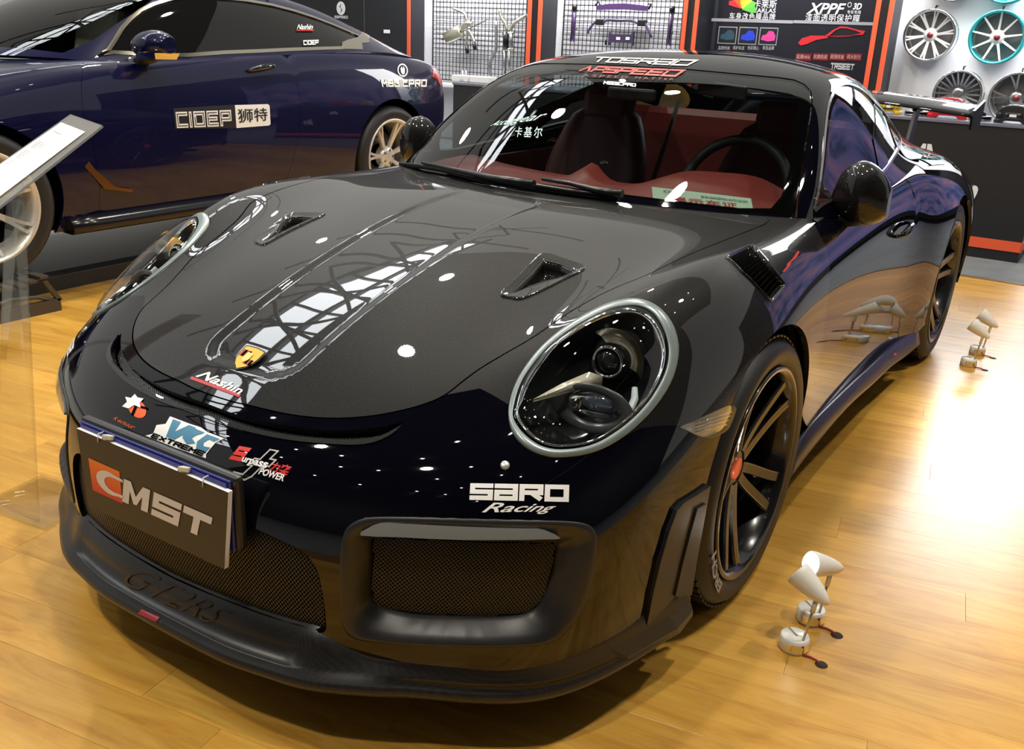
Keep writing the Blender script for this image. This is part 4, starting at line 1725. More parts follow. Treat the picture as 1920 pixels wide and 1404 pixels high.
WIP = mat('wiper_black', (.010, .011, .013), .3)
for pts, armp in (([(838, 322), (900, 336), (980, 352), (1072, 366), (1160, 379)], [(1165, 382), (1120, 371), (1070, 358), (1020, 350)]),
                  ([(756, 313), (790, 317), (830, 324), (870, 334), (925, 350)], [(1000, 363), (920, 350), (860, 332), (800, 318)])):
    b = MB().tube([gpt(x, y, .016) for x, y in pts], [.005, .007, .007, .007, .005], 8).build('wiper', WIP, car)
    MB().tube([gpt(x, y, .028) for x, y in armp], [.012, .009, .007, .005], 8).build('wiper_arm', WIP, b)
    MB().tube([gpt(x, y, .006) for x, y in pts], .004, 6).build('wiper_rubber', RUBBER, b)

# ------------------------------------------------------------------ interior
RED = mat('red_leather', (.22, .026, .02), .45)
DRED = mat('dark_red_leather', (.12, .030, .028), .5)
CHAR = mat('charcoal_trim', (.012, .013, .013), .55)
mb = MB()
rings = []
for x in np.linspace(-.70, .70, 57):
    k = math.exp(-((x - .37) / .19) ** 4)
    kk = math.exp(-((x + .045) / .05) ** 2)
    e = abs(x) / .70
    y0 = .36 + .22 * e * e
    rings.append([(x, y0, .868), (x, y0 + .10, .878 + .006 * k), (x, y0 + .20, .886 + .008 * k), (x, y0 + .30 + .02 * k, .890 + .050 * k + .02 * kk), (x, y0 + .38 + .04 * k, .888 + .058 * k + .055 * kk), (x, y0 + .42 + .05 * k, .872 + .05 * k + .03 * kk), (x, y0 + .44 + .02 * k, .78), (x, y0 + .42, .55)])
dash = mb.loft(rings, False, False, True).build('dashboard', RED, car)
MB().lathe([(.0, .012), (.01, .010), (.014, 0)], 16, c=(-.035, .80, .935)).build('dash_clock', PAINT, dash)
# steering wheel
sw = MB()
c0, ax = Vector((.37, .985, .865)), Vector((0, -.92, .40)).normalized()
Mx = ax.to_track_quat('Z', 'Y').to_matrix()
sw.tube([c0 + Mx @ Vector((.185 * math.cos(a), .185 * math.sin(a), 0)) for a in np.linspace(0, 2 * PI, 48, endpoint=False)], .017, 12, closed=True)
swo = sw.build('steering_wheel', CHAR, car)
for a in (R(0), R(180), R(270)):
    MB().tube([c0 + Mx @ Vector((.05 * math.cos(a), .05 * math.sin(a), -.02)), c0 + Mx @ Vector((.18 * math.cos(a), .18 * math.sin(a), 0))], [.022, .012], 8).build('spoke', CHAR, swo)
hb_ = MB().lathe([(0, .01), (.05, .006), (.065, -.01), (.06, -.04)], 24)
hb_.v = [tuple(c0 + Mx @ Vector(v)) for v in hb_.v]
hb_.build('airbag', CHAR, swo)


def seat(xc, parent):
    rings = []
    for t in np.linspace(0, 1, 10):
        z = .42 + .66 * t
        w = .235 * (1 - .42 * max(0, (t - .62) / .38) ** 1.3)
        y = 1.28 + .20 * t
        th = .075 - .02 * t
        rings.append([(xc + w * c, y + (-th * (1.6 if abs(c) > .8 else 1.0) if s < 0 else th), z) for c, s in ((-1, 1), (-1, -1), (-.62, -1), (-.55, -.4), (0, -.4), (.55, -.4), (.62, -1), (1, -1), (1, 1), (0, 1))])
    o = MB().loft(rings, True, True, True).build('seat', DRED, parent, sub=1)
    MB().box((xc, 1.10, .44), (.46, .50, .14), (R(8), 0, 0), .05).build('seat_cushion', DRED, o)
    MB().box((xc, 1.455, 1.075), (.23, .08, .15), (R(-12), 0, 0), .04).build('headrest', DRED, o)
    return o


seat(.37, car)
seat(-.37, car)
MB().box((0, 1.98, .86), (1.16, .10, .40), (R(-18), 0, 0), .04).build('rear_seat', RED, car)
MB().box((0, 2.20, .985), (1.10, .42, .03), (R(-4), 0, 0), .01).build('parcel_shelf', mat('red_shelf', (.20, .016, .014), .6), car)
MB().tube([(-.56, 1.78, .60), (-.56, 1.80, 1.05), (-.44, 1.80, 1.17), (0, 1.80, 1.20), (.44, 1.80, 1.17), (.56, 1.80, 1.05), (.56, 1.78, .60)], .02, 10).build('roll_bar', CHAR, car)
tub = MB()
for s in (1, -1):
    tub.box((s * .72, 1.2, .58), (.02, 1.5, .58))
tub.box((0, 1.2, .30), (1.44, 1.6, .02))
tub.box((0, .44, .55), (1.40, .02, .60))
tub.box((0, 2.12, .62), (1.3, .02, .70))
tub.build('cabin_tub', DRED, car)
MB().tube([(-.19, 1.74, 1.10), (-.175, 1.62, .95), (-.165, 1.50, .80)], .010, 6).build('seat_belt', mat('belt_grey', (.18, .18, .17), .7), car)
MB().box((.31, .93, 1.195), (.17, .015, .045), (0, R(4), 0), .006).build('sun_visor', CHAR, car)
MB().box((0.02, .86, 1.165), (.18, .02, .04), (0, 0, 0), .01).build('inside_mirror', CHAR, car)
hlnr = [[mx((x, y, z - .03), False) for x, y, z in r] for r in (ROOF[3][:6], ROOF[4][:6], ROOF[5][:6])]
hl2 = [[(-p[0], p[1], p[2]) for p in r[:0:-1]] + [tuple(p) for p in r] for r in hlnr]
MB().loft(hl2, False, False, True).build('headliner', CHAR, car)

# paper pass on the dashboard
PAPER = mat('paper_pass', (.62, .78, .62), .6)
qd = [(1225, 379), (1413, 397), (1408, 372), (1222, 350)]


def flat_hit(p0, n0):
    p0, n0 = np.array(p0, float), np.array(n0, float) / np.linalg.norm(n0)

    def f(o, d):
        o, d = np.asarray(o), np.asarray(d)
        den = d @ n0
        if abs(den) < 1e-6:
            return None
        t = ((p0 - o) @ n0) / den
        return o + d * t, (n0 if den < 0 else -n0)
    return f


ph = flat_hit((.42, .525, .897), (.0, -.80, .60))
ps = wrap('paper_pass', ph, qd, *rect_art(), PAPER, None, off=0.0)
tag(ps, 'pale green paper pass with red characters lying on the dashboard', 'paper')
for txt, b, m_ in (('展示车证', (.14, .10, .82, .52), mat('pass_red', (.5, .02, .02), .6)), ('CIAAS', (.10, .70, .28, .86), mat('pass_ink', (.03, .03, .05), .6)), ('2018 HANGZHOU AUTO SALON', (.45, .62, .95, .78), MATS.get('pass_ink'))):
    V, T, _ = norm_text(txt, bold=.015)
    if m_ is None:
        m_ = MATS['pass_ink']
    V, T = place_art((V, T), *b)
    wrap('print', ph, qd, V, T, m_, ps, off=.0012)

# ------------------------------------------------------------------ number board
BLUEP = mat('blue_plate', (.012, .018, .16), .35)
pl = MB().box((0, -1.067, .480), (.475, .022, .155), None, .008).build('plate_holder', PLASTIC, car)
MB().box((0, -1.081, .476), (.456, .006, .150), None, .003).build('blue_plate', BLUEP, pl)
MB().box((0, -1.0865, .476), (.444, .002, .140)).build('plate_face', mat('blue_plate_face', (.014, .02, .22), .3), pl)
# board leaning in front
q3 = []
bh = flat_hit((0, -1.098, .45), (0, -1, .035))
BQ = [(166, 948), (421, 1067), (428, 923), (144, 803)]
cor = [bh(CAM_P, pix_dir(*q))[0] for q in BQ]
bw = np.linalg.norm(cor[1] - cor[0])
board = MB()
nb = np.array([0, -1, .035])
vs_ = [c for c in cor] + [c - nb * -.008 for c in cor]
vs_ = [tuple(c) for c in cor] + [tuple(c + np.array([0, .010, 0])) for c in cor]
board.add(vs_, [(0, 1, 2, 3), (7, 6, 5, 4), (0, 4, 5, 1), (1, 5, 6, 2), (2, 6, 7, 3), (3, 7, 4, 0)])
bo = board.build('number_board', mat('white_foam', (.8, .8, .8), .5), car)
bo['label'] = 'black sign board reading CMST tied over the number plate'
fv, ft = rect_art(0, 0, 1, 1)
wrap('board_face', bh, BQ, fv, ft, mat('board_print', (.016, .014, .012), .45), bo, off=.0006)
wrap('orange_square', bh, BQ, *rect_art(.06, .27, .285, .69), mat('logo_orange', build=lambda nt, b: (lambda tc, sp, rp: (nt.links.new(tc.outputs['Generated'], sp.inputs[0]), nt.links.new(sp.outputs['Z'], rp.inputs[0]), nt.links.new(rp.outputs[0], b.inputs['Base Color']), rp.color_ramp.elements.__getitem__(0).__setattr__('color', (.62, .03, .02, 1)), rp.color_ramp.elements.__getitem__(1).__setattr__('color', (.85, .20, .02, 1))))(node(nt, 'ShaderNodeTexCoord'), node(nt, 'ShaderNodeSeparateXYZ'), node(nt, 'ShaderNodeValToRGB'))), bo, off=.0012)
LETW = mat('logo_white', (.66, .64, .62), .45)
carc = [(.305, .60)] + [(.205 + .100 * math.cos(a), .475 + .150 * math.sin(a)) for a in np.linspace(R(65), R(300), 22)] + [(.300, .345), (.300, .385), (.255, .385)] + [(.235 + .070 * math.cos(a), .475 + .095 * math.sin(a)) for a in np.linspace(R(290), R(80), 18)] + [(.305, .565)]
wrap('letter_c', bh, BQ, *poly_art(carc), LETW, bo, off=.0018)
for ch, x0, x1, st in (('M', .285, .50, None), ('S', .495, .715, None), ('T', .70, .915, None)):
    if ch == 'S':
        art = stroke_text('S', w=.27, width=.95)
        V, T = art[0], art[1]
    elif ch == 'T':
        art = stroke_text('T', w=.30, width=.95)
        V, T = art[0], art[1]
    else:
        V, T = poly_art([(0, 0), (0, 1), (.27, 1), (.5, .45), (.73, 1), (1, 1), (1, 0), (.74, 0), (.74, .58), (.56, .10), (.44, .10), (.26, .58), (.26, 0)])
    V = V.copy()
    V[:, 0] += V[:, 1] * .16
    V[:, 0] /= 1.16
    V, T = place_art((V, T), x0, .305, x1, .625)
    wrap('letter_' + ch.lower(), bh, BQ, V, T, LETW, bo, off=.0018)
for x in (.21, .715):
    q = hmap(homography(BQ), np.array([[x, 1.0]]))[0]
    p = bh(CAM_P, pix_dir(*q))[0]
    MB().box(p + np.array([0, .012, .004]), (.022, .034, .010), (R(-20), 0, R(20)), .002).build('clip', mat('clip_tape', (.55, .50, .38), .4), bo)
for x in (.155, .85):
    q = hmap(homography(BQ), np.array([[x, .97]]))[0]
    p = bh(CAM_P, pix_dir(*q))[0]
    MB().tube([p + np.array([0, -.003, -.004]), p + np.array([0, .0, .014]), p + np.array([.002, .022, .016]), p + np.array([.002, .024, -.01])], .0012, 6).build('cable_tie', mat('tie_clear', (.7, .72, .75), .3), bo)

# ------------------------------------------------------------------ rear wing
def airfoil(y0, z0, ch, tilt, n=10):
    up = [(t, .10 * (math.sqrt(t) * 1.2 - t * 1.2) + .028 * math.sin(PI * t)) for t in np.linspace(0, 1, n)]
    lo = [(t, -.045 * math.sin(PI * t ** .7)) for t in np.linspace(1, 0, n)[1:-1]]
    c, s = math.cos(tilt), math.sin(tilt)
    return [(y0 + ch * (t * c - h * s), z0 + ch * (t * s + h * c)) for t, h in up + lo]


rings = []
for x in np.linspace(-.765, .765, 25):
    e = abs(x) / .765
    rings.append([(x, y + .03 * e * e, z - .045 * e * e) for y, z in airfoil(3.08, 1.085, .29, R(10))])
wing = MB().loft(rings, True, True, True).build('rear_wing', CARBON, car)
wing['label'] = 'black rear wing on two uprights'
for s in (1, -1):
    MB().prism([(3.10, .985), (3.36, .97), (3.42, 1.05), (3.42, 1.115), (3.12, 1.075), (3.09, 1.05)], s * .765, s * .775, Matrix(((0, 0, 1, 0), (1, 0, 0, 0), (0, 1, 0, 0), (0, 0, 0, 1)))).build('end_plate', CARBON, wing)
    MB().loft([[(s * .50 + dx, y, z) for dx, y in ((-.008, y0), (.008, y0), (.008, y1), (-.008, y1))] for z, y0, y1 in ((.80, 2.98, 3.18), (.87, 3.02, 3.16), (.95, 3.06, 3.15), (1.03, 3.10, 3.19), (1.085, 3.12, 3.25))], True, True, False).build('upright', PLASTIC, wing)

# tail lights and rear bumper vents (seen only from the side)
for s in (1, -1):
    MB().loft([[(s * x, y, z) for y, z in ((yy - .01, .735), (yy + .012, .735), (yy + .006, .775), (yy - .02, .775))] for x, yy in ((.30, 3.325), (.45, 3.305), (.58, 3.275), (.68, 3.225))], True, True, True).build('tail_light', mat('tail_red', (.4, .01, .01), .1, coat=1), car)
    MB().lathe([(.035, 0), (.045, 0), (.045, .12), (.035, .12)], 24, 'y', c=(s * .12, 3.36, .33), closed_prof=True).build('tailpipe', CHROME, car)

# ------------------------------------------------------------------ lettering on the black car
SH, GH, SPH = skin_hit(S), skin_hit(G), mesh_hit(splitter)


def dec(name, art, quad, m, hit=SH, off=.0012, mirror=False, step=.12):
    return wrap(name, hit, quad, art[0], art[1], m, car, off, step, mirror)


for mirror in (False, True):
    dec('lettering', stroke_text('SaRD', w=.27, gap=.34, width=.95), [(880, 937), (1066, 941), (1067, 909), (882, 906)], WHITE, mirror=mirror)
    dec('lettering', norm_text('Racing', bold=.012, shear=.45), [(902, 966), (1034, 963), (1046, 944), (906, 942)], WHITE, mirror=mirror)
# hood script
dec('lettering', norm_text('Nashin', bold=.02, shear=.5), [(366, 706), (452, 742), (458, 727), (382, 693)], WHITE)
dec('sticker_bar', rect_art(), [(356, 711), (449, 745), (452, 739), (360, 706)], mat('sticker_red', (.45, .03, .04), .4))
# gold crest
sh_ = [(.0, .93), (.12, .97), (.5, 1.0), (.88, .97), (1.0, .93), (1.0, .60), (.93, .38), (.78, .18), (.5, 0.0), (.22, .18), (.07, .38), (.0, .60)]
CQ = [(423, 687), (461, 702), (503, 660), (465, 646)]
dec('crest', poly_art(sh_), CQ, mat('crest_dark', (.03, .02, .01), .2, .6), off=.002)
dec('crest', place_art(poly_art(sh_), .06, .06, .94, .95), CQ, mat('crest_gold', (.75, .42, .07), .4, .5), off=.003)
for k in range(4):
    mm = mat('crest_red', (.28, .02, .015), .3) if k % 2 == 0 else DARK
    dec('crest', rect_art(.10 + .10 * k, .52, .19 + .10 * k, .78), CQ, mm, off=.0038)
    dec('crest', rect_art(.52 + .085 * k, .30, .60 + .085 * k, .50), CQ, mm, off=.0038)
dec('crest', poly_art([(.36, .72), (.64, .72), (.64, .45), (.5, .32), (.36, .45)]), CQ, mat('crest_pale', (.85, .60, .18), .4, .5), off=.0045)
# nose stickers, with one painted highlight
dec('sticker', poly_art([(.5 + .48 * math.cos(a), .5 + .48 * math.sin(a)) for a in np.linspace(0, 2 * PI, 28, endpoint=False)]), [(236, 770), (270, 793), (280, 760), (244, 740)], ORANGEV, off=.001)
dec('sticker', poly_art([(0, .45), (.3, .62), (.62, .60), (1, .75), (1, .85), (.6, .72), (.28, .74), (0, .56)]), [(234, 770), (270, 793), (280, 760), (242, 738)], DARK, off=.0018)
dec('sticker', poly_art([(.42, .6), (.55, .6), (.48, 0), (.36, 0)]), [(234, 770), (270, 793), (280, 760), (242, 738)], DARK, off=.0018)
dec('sticker', poly_art([(0, .2), (.2, .5), (.1, .8), (.35, .75), (.5, 1), (.65, .8), (.95, .75), (.8, .45), (.9, .1), (.55, .3), (.3, .05)]), [(230, 768), (268, 768), (274, 741), (232, 738)], WHITE, off=.0024)  # white star painted for a glowing highlight, no real sticker
dec('lettering', norm_text('K-actuur', bold=.012, shear=.3), [(213, 786), (252, 806), (256, 799), (217, 781)], ORANGEV)
NQ = [(272, 819), (386, 860), (426, 820), (302, 773)]
ICEB = mat('ice_blue', (.06, .22, .36), .35)
dec('sticker', poly_art([(.0, .05), (.08, .22), (.05, .55), (.15, .70), (.14, .98), (.42, .98), (.60, 1.0), (.72, .93), (.98, .93), (.93, .68), (.95, .18), (1.0, .02), (.5, .0)]), NQ, WHITE, off=.001)
for poly in ([(.20, .93), (.32, .93), (.33, .55), (.44, .93), (.55, .93), (.40, .28), (.27, .28)], [(.52, .90), (.70, .88), (.62, .68), (.60, .55), (.70, .42), (.60, .28), (.48, .45), (.45, .65)], [(.74, .86), (.95, .86), (.90, .70), (.82, .72), (.79, .55), (.83, .42), (.93, .46), (.92, .24), (.76, .26), (.70, .5)]):
    dec('sticker', poly_art(poly), NQ, ICEB, off=.0018)
dec('lettering', stroke_text('EXTREME', w=.26), [(283, 820), (380, 856), (388, 848), (290, 812)], DARK, off=.0024)
# cross and word mark
cross = [(0, .12), (.28, .12), (.40, .40), (.25, .40), (.35, .62), (.52, .62), (.66, .98), (.92, .98), (.80, .70), (.98, .70), (.88, .48), (.70, .48), (.55, .12), (.42, .0), (.1, .0)]
CRQ = [(434, 893), (497, 909), (527, 846), (471, 835)]
dec('sticker', outline_art(cross, .045), CRQ, mat('sticker_grey', (.45, .43, .40), .4))
dec('lettering', stroke_text('S', w=.28, shear=.2), [(430, 861), (457, 867), (473, 841), (446, 836)], REDV, off=.0022)
dec('lettering', norm_text('urpass', bold=.03, shear=.15), [(452, 869), (499, 884), (505, 868), (457, 857)], WHITE, off=.0022)
dec('lettering', norm_text('力奕', bold=.03, shear=.1), [(502, 883), (540, 893), (549, 874), (513, 865)], REDV, off=.0022)
dec('lettering', norm_text('POWER', bold=.03, shear=.1), [(485, 889), (532, 903), (537, 890), (491, 877)], WHITE, off=.0022)
# splitter
EMB = mat('embossed_letters', (.005, .005, .006), .34)
dec('lettering', norm_text('GT2RS', bold=-.014, shear=.3), [(226, 1091), (400, 1172), (436, 1146), (262, 1061)], EMB, SPH, .003)
dec('sticker', rect_art(), [(259, 1150), (293, 1166), (300, 1158), (266, 1143)], mat('lip_red', (.35, .02, .03), .5), SPH, .0015)
# roof and windscreen
dec('lettering', stroke_text('TOSRaD', w=.2, gap=.30, width=1.2, shear=.45), [(1114, 117), (1300, 125), (1311, 113), (1118, 107)], WHITE, GH, .002)
dec('lettering', stroke_text('APSPEED', w=.22, gap=.30, width=1.1, shear=.4), [(1084, 134), (1276, 145), (1287, 131), (1094, 123)], mat('screen_red', (.55, .035, .03), .45), GH, .001)
dec('lettering', norm_text('ASPEED MATTER', spacing=1.5, shear=.2), [(1090, 144), (1262, 151), (1262, 147), (1090, 139)], mat('screen_dark_red', (.16, .015, .015), .5), GH, .001)
dec('lettering', stroke_text('MaGICPRO', w=.24, gap=.3), [(1131, 158), (1192, 163), (1193, 157), (1133, 152)], WHITE, GH, .001)
dec('sticker', poly_art([(.5 + .5 * math.cos(a), .5 + .5 * math.sin(a)) for a in np.linspace(0, 2 * PI, 18, endpoint=False)]), [(1160, 154), (1174, 155), (1174, 149), (1161, 148)], WHITE, GH, .001)
TEAL = mat('screen_teal', (.42, .66, .60), .5)
dec('lettering', norm_text('Accuagear', bold=.002, shear=.5), [(916, 240), (1016, 229), (1030, 208), (928, 228)], TEAL, GH, .001)
dec('lettering', norm_text('卡基尔', spacing=1.35), [(964, 257), (1016, 259), (1018, 238), (968, 238)], TEAL, GH, .001)
# fender mark
dec('sticker', poly_art([(0, 0), (.25, .28), (.15, .40), (.5, .62), (.75, 1.0), (1.0, .92), (.95, .70), (.6, .50), (.62, .30), (.3, .02)]), [(1466, 510), (1480, 511), (1500, 470), (1484, 468)], mat('fender_red', (.5, .04, .03), .35))
dec('sticker', rect_art(), [(1676, 667), (1681, 665), (1680, 661), (1675, 663)], REDV, mesh_hit([o for o in car.children if o.name.startswith('side_skirt')][0]), .001)

# ------------------------------------------------------------------ the blue coupe beside it
BO = (-3.72, .136, .16)
blue = thing('coupe', 'dark blue two-door coupe with silver wheels standing on wheel ramps', 'car', BO)
BX = [0, .30, .55, .74, .835, .905, .925, .91, .87]
BBODY = [
    col([0, .26, .46, .60, .68, .73, .76, .76, .74], [-.90, -.89, -.86, -.80, -.74, -.68, -.64, -.62, -.62], [.30, .30, .30, .30, .30, .30, .29, .26, .2]),
    col([0, .26, .48, .63, .72, .78, .81, .81, .78], [-.93, -.92, -.88, -.81, -.74, -.67, -.62, -.60, -.60], [.52, .52, .52, .51, .50, .47, .40, .32, .2]),
    col([0, .28, .51, .68, .77, .84, .87, .86, .82], [-.84, -.83, -.79, -.72, -.65, -.58, -.52, -.5, -.5], [.70, .70, .69, .67, .64, .58, .46, .33, .19]),
    col([0, .29, .53, .71, .80, .88, .905, .895, .85], [-.55, -.55, -.52, -.47, -.42, -.36, -.32, -.3, -.3], [.82, .82, .81, .785, .75, .68, .52, .34, .18]),
    col([0, .30, .55, .735, .825, .905, .925, .91, .865], -.1, [.90, .90, .89, .875, .85, .775, .58, .36, .18]),
    col(BX, .3, [.955, .955, .95, .935, .912, .835, .60, .36, .18]),
    col(BX, .65, [.985, .985, .98, .972, .958, .875, .62, .36, .18]),
    col(BX, 1.2, [1.0, 1.0, 1.0, .995, .982, .882, .62, .36, .18]),
    col(BX, 1.8, [1.02, 1.02, 1.02, 1.015, 1.008, .89, .62, .36, .18]),
    col(BX, 2.35, [1.035, 1.035, 1.035, 1.032, 1.022, .895, .63, .37, .2]),
    col([0, .30, .55, .72, .82, .905, .935, .92, .88], 2.84, [1.045, 1.045, 1.042, 1.035, 1.005, .888, .65, .39, .22]),
    col([0, .30, .54, .69, .79, .875, .905, .89, .85], 3.25, [1.005, 1.005, .998, .985, .955, .855, .64, .41, .25]),
    col([0, .30, .52, .66, .745, .81, .835, .82, .78], [3.60, 3.59, 3.57, 3.54, 3.52, 3.49, 3.47, 3.46, 3.46], [.95, .95, .946, .938, .918, .82, .63, .43, .27]),
    col([0, .30, .52, .65, .73, .785, .805, .79, .75], [3.69, 3.68, 3.65, 3.62, 3.59, 3.56, 3.54, 3.53, 3.52], [.86, .86, .857, .85, .83, .75, .60, .44, .28]),
    col([0, .30, .52, .64, .715, .77, .79, .775, .735], [3.71, 3.70, 3.67, 3.64, 3.61, 3.58, 3.56, 3.55, 3.54], [.60, .60, .60, .60, .59, .56, .50, .42, .29]),
    col([0, .30, .51, .62, .69, .74, .76, .75, .71], [3.66, 3.65, 3.62, 3.59, 3.56, 3.53, 3.51, 3.50, 3.49], .28),
]
BS = Skin(BBODY, .02, .02)
BS.org = np.array(BO)
if BS.nrm([7.0], [0.0])[1][0][2] < 0:
    BS.sign = -1.0
BROOF = [
    col([0, .35, .62, .745, .80, .842], [.30, .36, .56, .66, .71, .76], [.985, .985, .985, .975, .965, .960]),
    col([0, .33, .58, .705, .772, .845], [.75, .80, .89, .93, .96, 1.0], [1.20, 1.19, 1.165, 1.135, 1.06, .975]),
    col([0, .30, .52, .635, .742, .845], [1.15, 1.18, 1.24, 1.29, 1.32, 1.35], [1.345, 1.34, 1.315, 1.275, 1.14, .985]),
    col([0, .30, .50, .612, .735, .845], 1.65, [1.39, 1.385, 1.36, 1.318, 1.17, 1.0]),
    col([0, .30, .50, .60, .73, .842], 2.1, [1.378, 1.373, 1.348, 1.303, 1.17, 1.015]),
    col([0, .28, .475, .575, .70, .83], 2.55, [1.315, 1.31, 1.287, 1.25, 1.15, 1.03]),
    col([0, .28, .47, .56, .67, .79], 2.95, [1.185, 1.18, 1.165, 1.14, 1.085, 1.025]),
    col([0, .28, .46, .55, .63, .71], 3.35, [1.035, 1.033, 1.028, 1.018, 1.0, .98]),
]
BG_ = Skin(BROOF, .02, .02)
BG_.org = np.array(BO)
if BG_.nrm([3.0], [0.0])[1][0][2] < 0:
    BG_.sign = -1.0

BLUE = mat('deep_blue_paint', (.0016, .0022, .030), .4, 0, spec=.1, coat=.9, coat_rough=.012)
DGLASS = mat('dark_tinted_glass', (.006, .006, .006), .02)
BCHROME = mat('window_chrome', (.62, .58, .48), .15, 1)
BA_F, BA_R = (0, .345, .385), (2.84, .345, .39)
bl_f = BS.side([(BA_F[0] + BA_F[2] * math.cos(t), BA_F[1] + BA_F[2] * math.sin(t)) for t in np.linspace(-.6, PI + .6, 50)])
bl_r = BS.side([(BA_R[0] + BA_R[2] * math.cos(t), BA_R[1] + BA_R[2] * math.sin(t)) for t in np.linspace(-.6, PI + .6, 50)])


def b_off(x):
    return ((np.hypot(x[:, 1] - BA_F[0], x[:, 2] - BA_F[1]) > BA_F[2]) | (np.abs(x[:, 0]) < .55)) & ((np.hypot(x[:, 1] - BA_R[0], x[:, 2] - BA_R[1]) > BA_R[2]) | (np.abs(x[:, 0]) < .55))


B_DF = BS.px([(156, 117), (154, 135), (152, 160), (153, 190), (158, 225)])
B_DF = np.vstack([B_DF, BS.side([(.56, .60), (.58, .40), (.60, .17)])])
B_DR = BS.side([(1.93, 1.02), (1.96, .88), (1.97, .70), (1.93, .50), (1.86, .30), (1.84, .17)])
B_DOOR = np.vstack([B_DF, [[B_DF[-1][0], 8], [B_DR[-1][0], 8]], B_DR[::-1], [[B_DR[0][0], 3.9], [B_DF[0][0], 3.9]]])
bcab = BS.top([(0, .33), (.35, .40), (.62, .60), (.76, .72), (.81, .85), (.815, 1.3), (.812, 2.0), (.79, 2.6), (.70, 3.1), (.50, 3.3), (0, 3.35)])
bcab = np.vstack([bcab, mir(bcab)])


def b2(poly, c):
    return inpoly(poly, np.stack([c[:, 0], np.abs(c[:, 1])], 1))


bd_i, bd_o = inset(BS, B_DOOR, .002), B_DOOR
lines = [(bcab, True), (bl_f, False), (mir(bl_f), False), (bl_r, False), (mir(bl_r), False), (bd_o, True), (mir(bd_o), True)]
u_, t_ = cut(BS, lines, lambda c, x: ~inpoly(bcab, c) & b_off(x) & ~b2(bd_o, c), (0, BS.nu - 1, -BS.m, BS.m), .2, .2)
sheet('body', BS, u_, t_, BLUE, blue, .014)
u_, t_ = cut(BS, [(bd_i, True), (bcab, True)], lambda c, x: inpoly(bd_i, c) & ~inpoly(bcab, c), pbox(bd_i), .2, .2)
for mirror in (False, True):
    d_ = sheet('door', BS, u_, t_, BLUE, blue, .014, mirror=mirror)
    # handle
    pts = []
    for t in np.linspace(-1, 1, 7):
        h = BS.side([(1.70 + .11 * t, .935 + .012 * t)])[0]
        q, n = BS.nrm([h[0]], [h[1]])
        pts.append(mx(q[0] + n[0] * (.028 * (1 - t ** 4) + .002), mirror))
    MB().tube(pts, [.006, .013, .016, .017, .016, .013, .006], 8).build('handle', mat('dark_chrome', (.12, .12, .12), .1, 1), d_)
# greenhouse
bw = BG_.px([(150, 101), (120, 97), (60, 97), (0, 100)])
B_DLO = crv(BG_.px([(163, 114), (200, 75), (240, 35), (285, 0)]), 2)
dl = np.vstack([BG_.side([(.72, .985), (.80, 1.03), (.93, 1.13), (1.10, 1.225), (1.32, 1.29), (1.65, 1.315), (2.05, 1.295), (2.40, 1.235), (2.70, 1.155), (2.86, 1.105), (2.80, 1.085), (2.62, 1.075), (2.50, 1.06), (2.46, 1.045)]), BG_.side([(2.0, 1.03), (1.5, 1.01), (1.0, .995)])])
B_DLO = crv(dl, 2, True)
B_WS = np.vstack([[[.15, 0], [.15, 1.6], [.12, 2.3]], BG_.side([(.80, 1.09), (1.0, 1.20), (1.20, 1.295)])[:0], [[.5, 2.72], [1.0, 2.78], [1.5, 2.75], [1.9, 2.55], [2.0, 1.5], [2.02, 0]]])
B_WS = np.vstack([B_WS, mir(B_WS)[1:-1]])
B_RW = np.vstack([[[4.9, 0], [4.95, 1.6], [5.1, 2.3], [5.8, 2.3], [6.6, 2.2], [6.75, 0]]])
B_RW = np.vstack([B_RW, mir(B_RW)[1:-1]])
u_, t_ = cut(BG_, [(B_WS, True), (B_RW, True), (B_DLO, True), (mir(B_DLO), True)], lambda c, x: ~inpoly(B_WS, c) & ~inpoly(B_RW, c) & ~b2(B_DLO, c), (0, BG_.nu - 1, -BG_.m, BG_.m), .16, .16)
sheet('roof', BG_, u_, t_, BLUE, blue, .015)
u_, t_ = cut(BG_, [(B_WS, True)], lambda c, x: inpoly(B_WS, c), pbox(B_WS), .2, .2)
sheet('windscreen', BG_, u_, t_, thin_glass('coupe_screen', (.72, .80, .76)), blue, 0, off=-.003)
u_, t_ = cut(BG_, [(B_RW, True)], lambda c, x: inpoly(B_RW, c), pbox(B_RW), .25, .25)
sheet('rear_window', BG_, u_, t_, DGLASS, blue, 0, off=-.003)
dli = inset(BG_, B_DLO, .022)
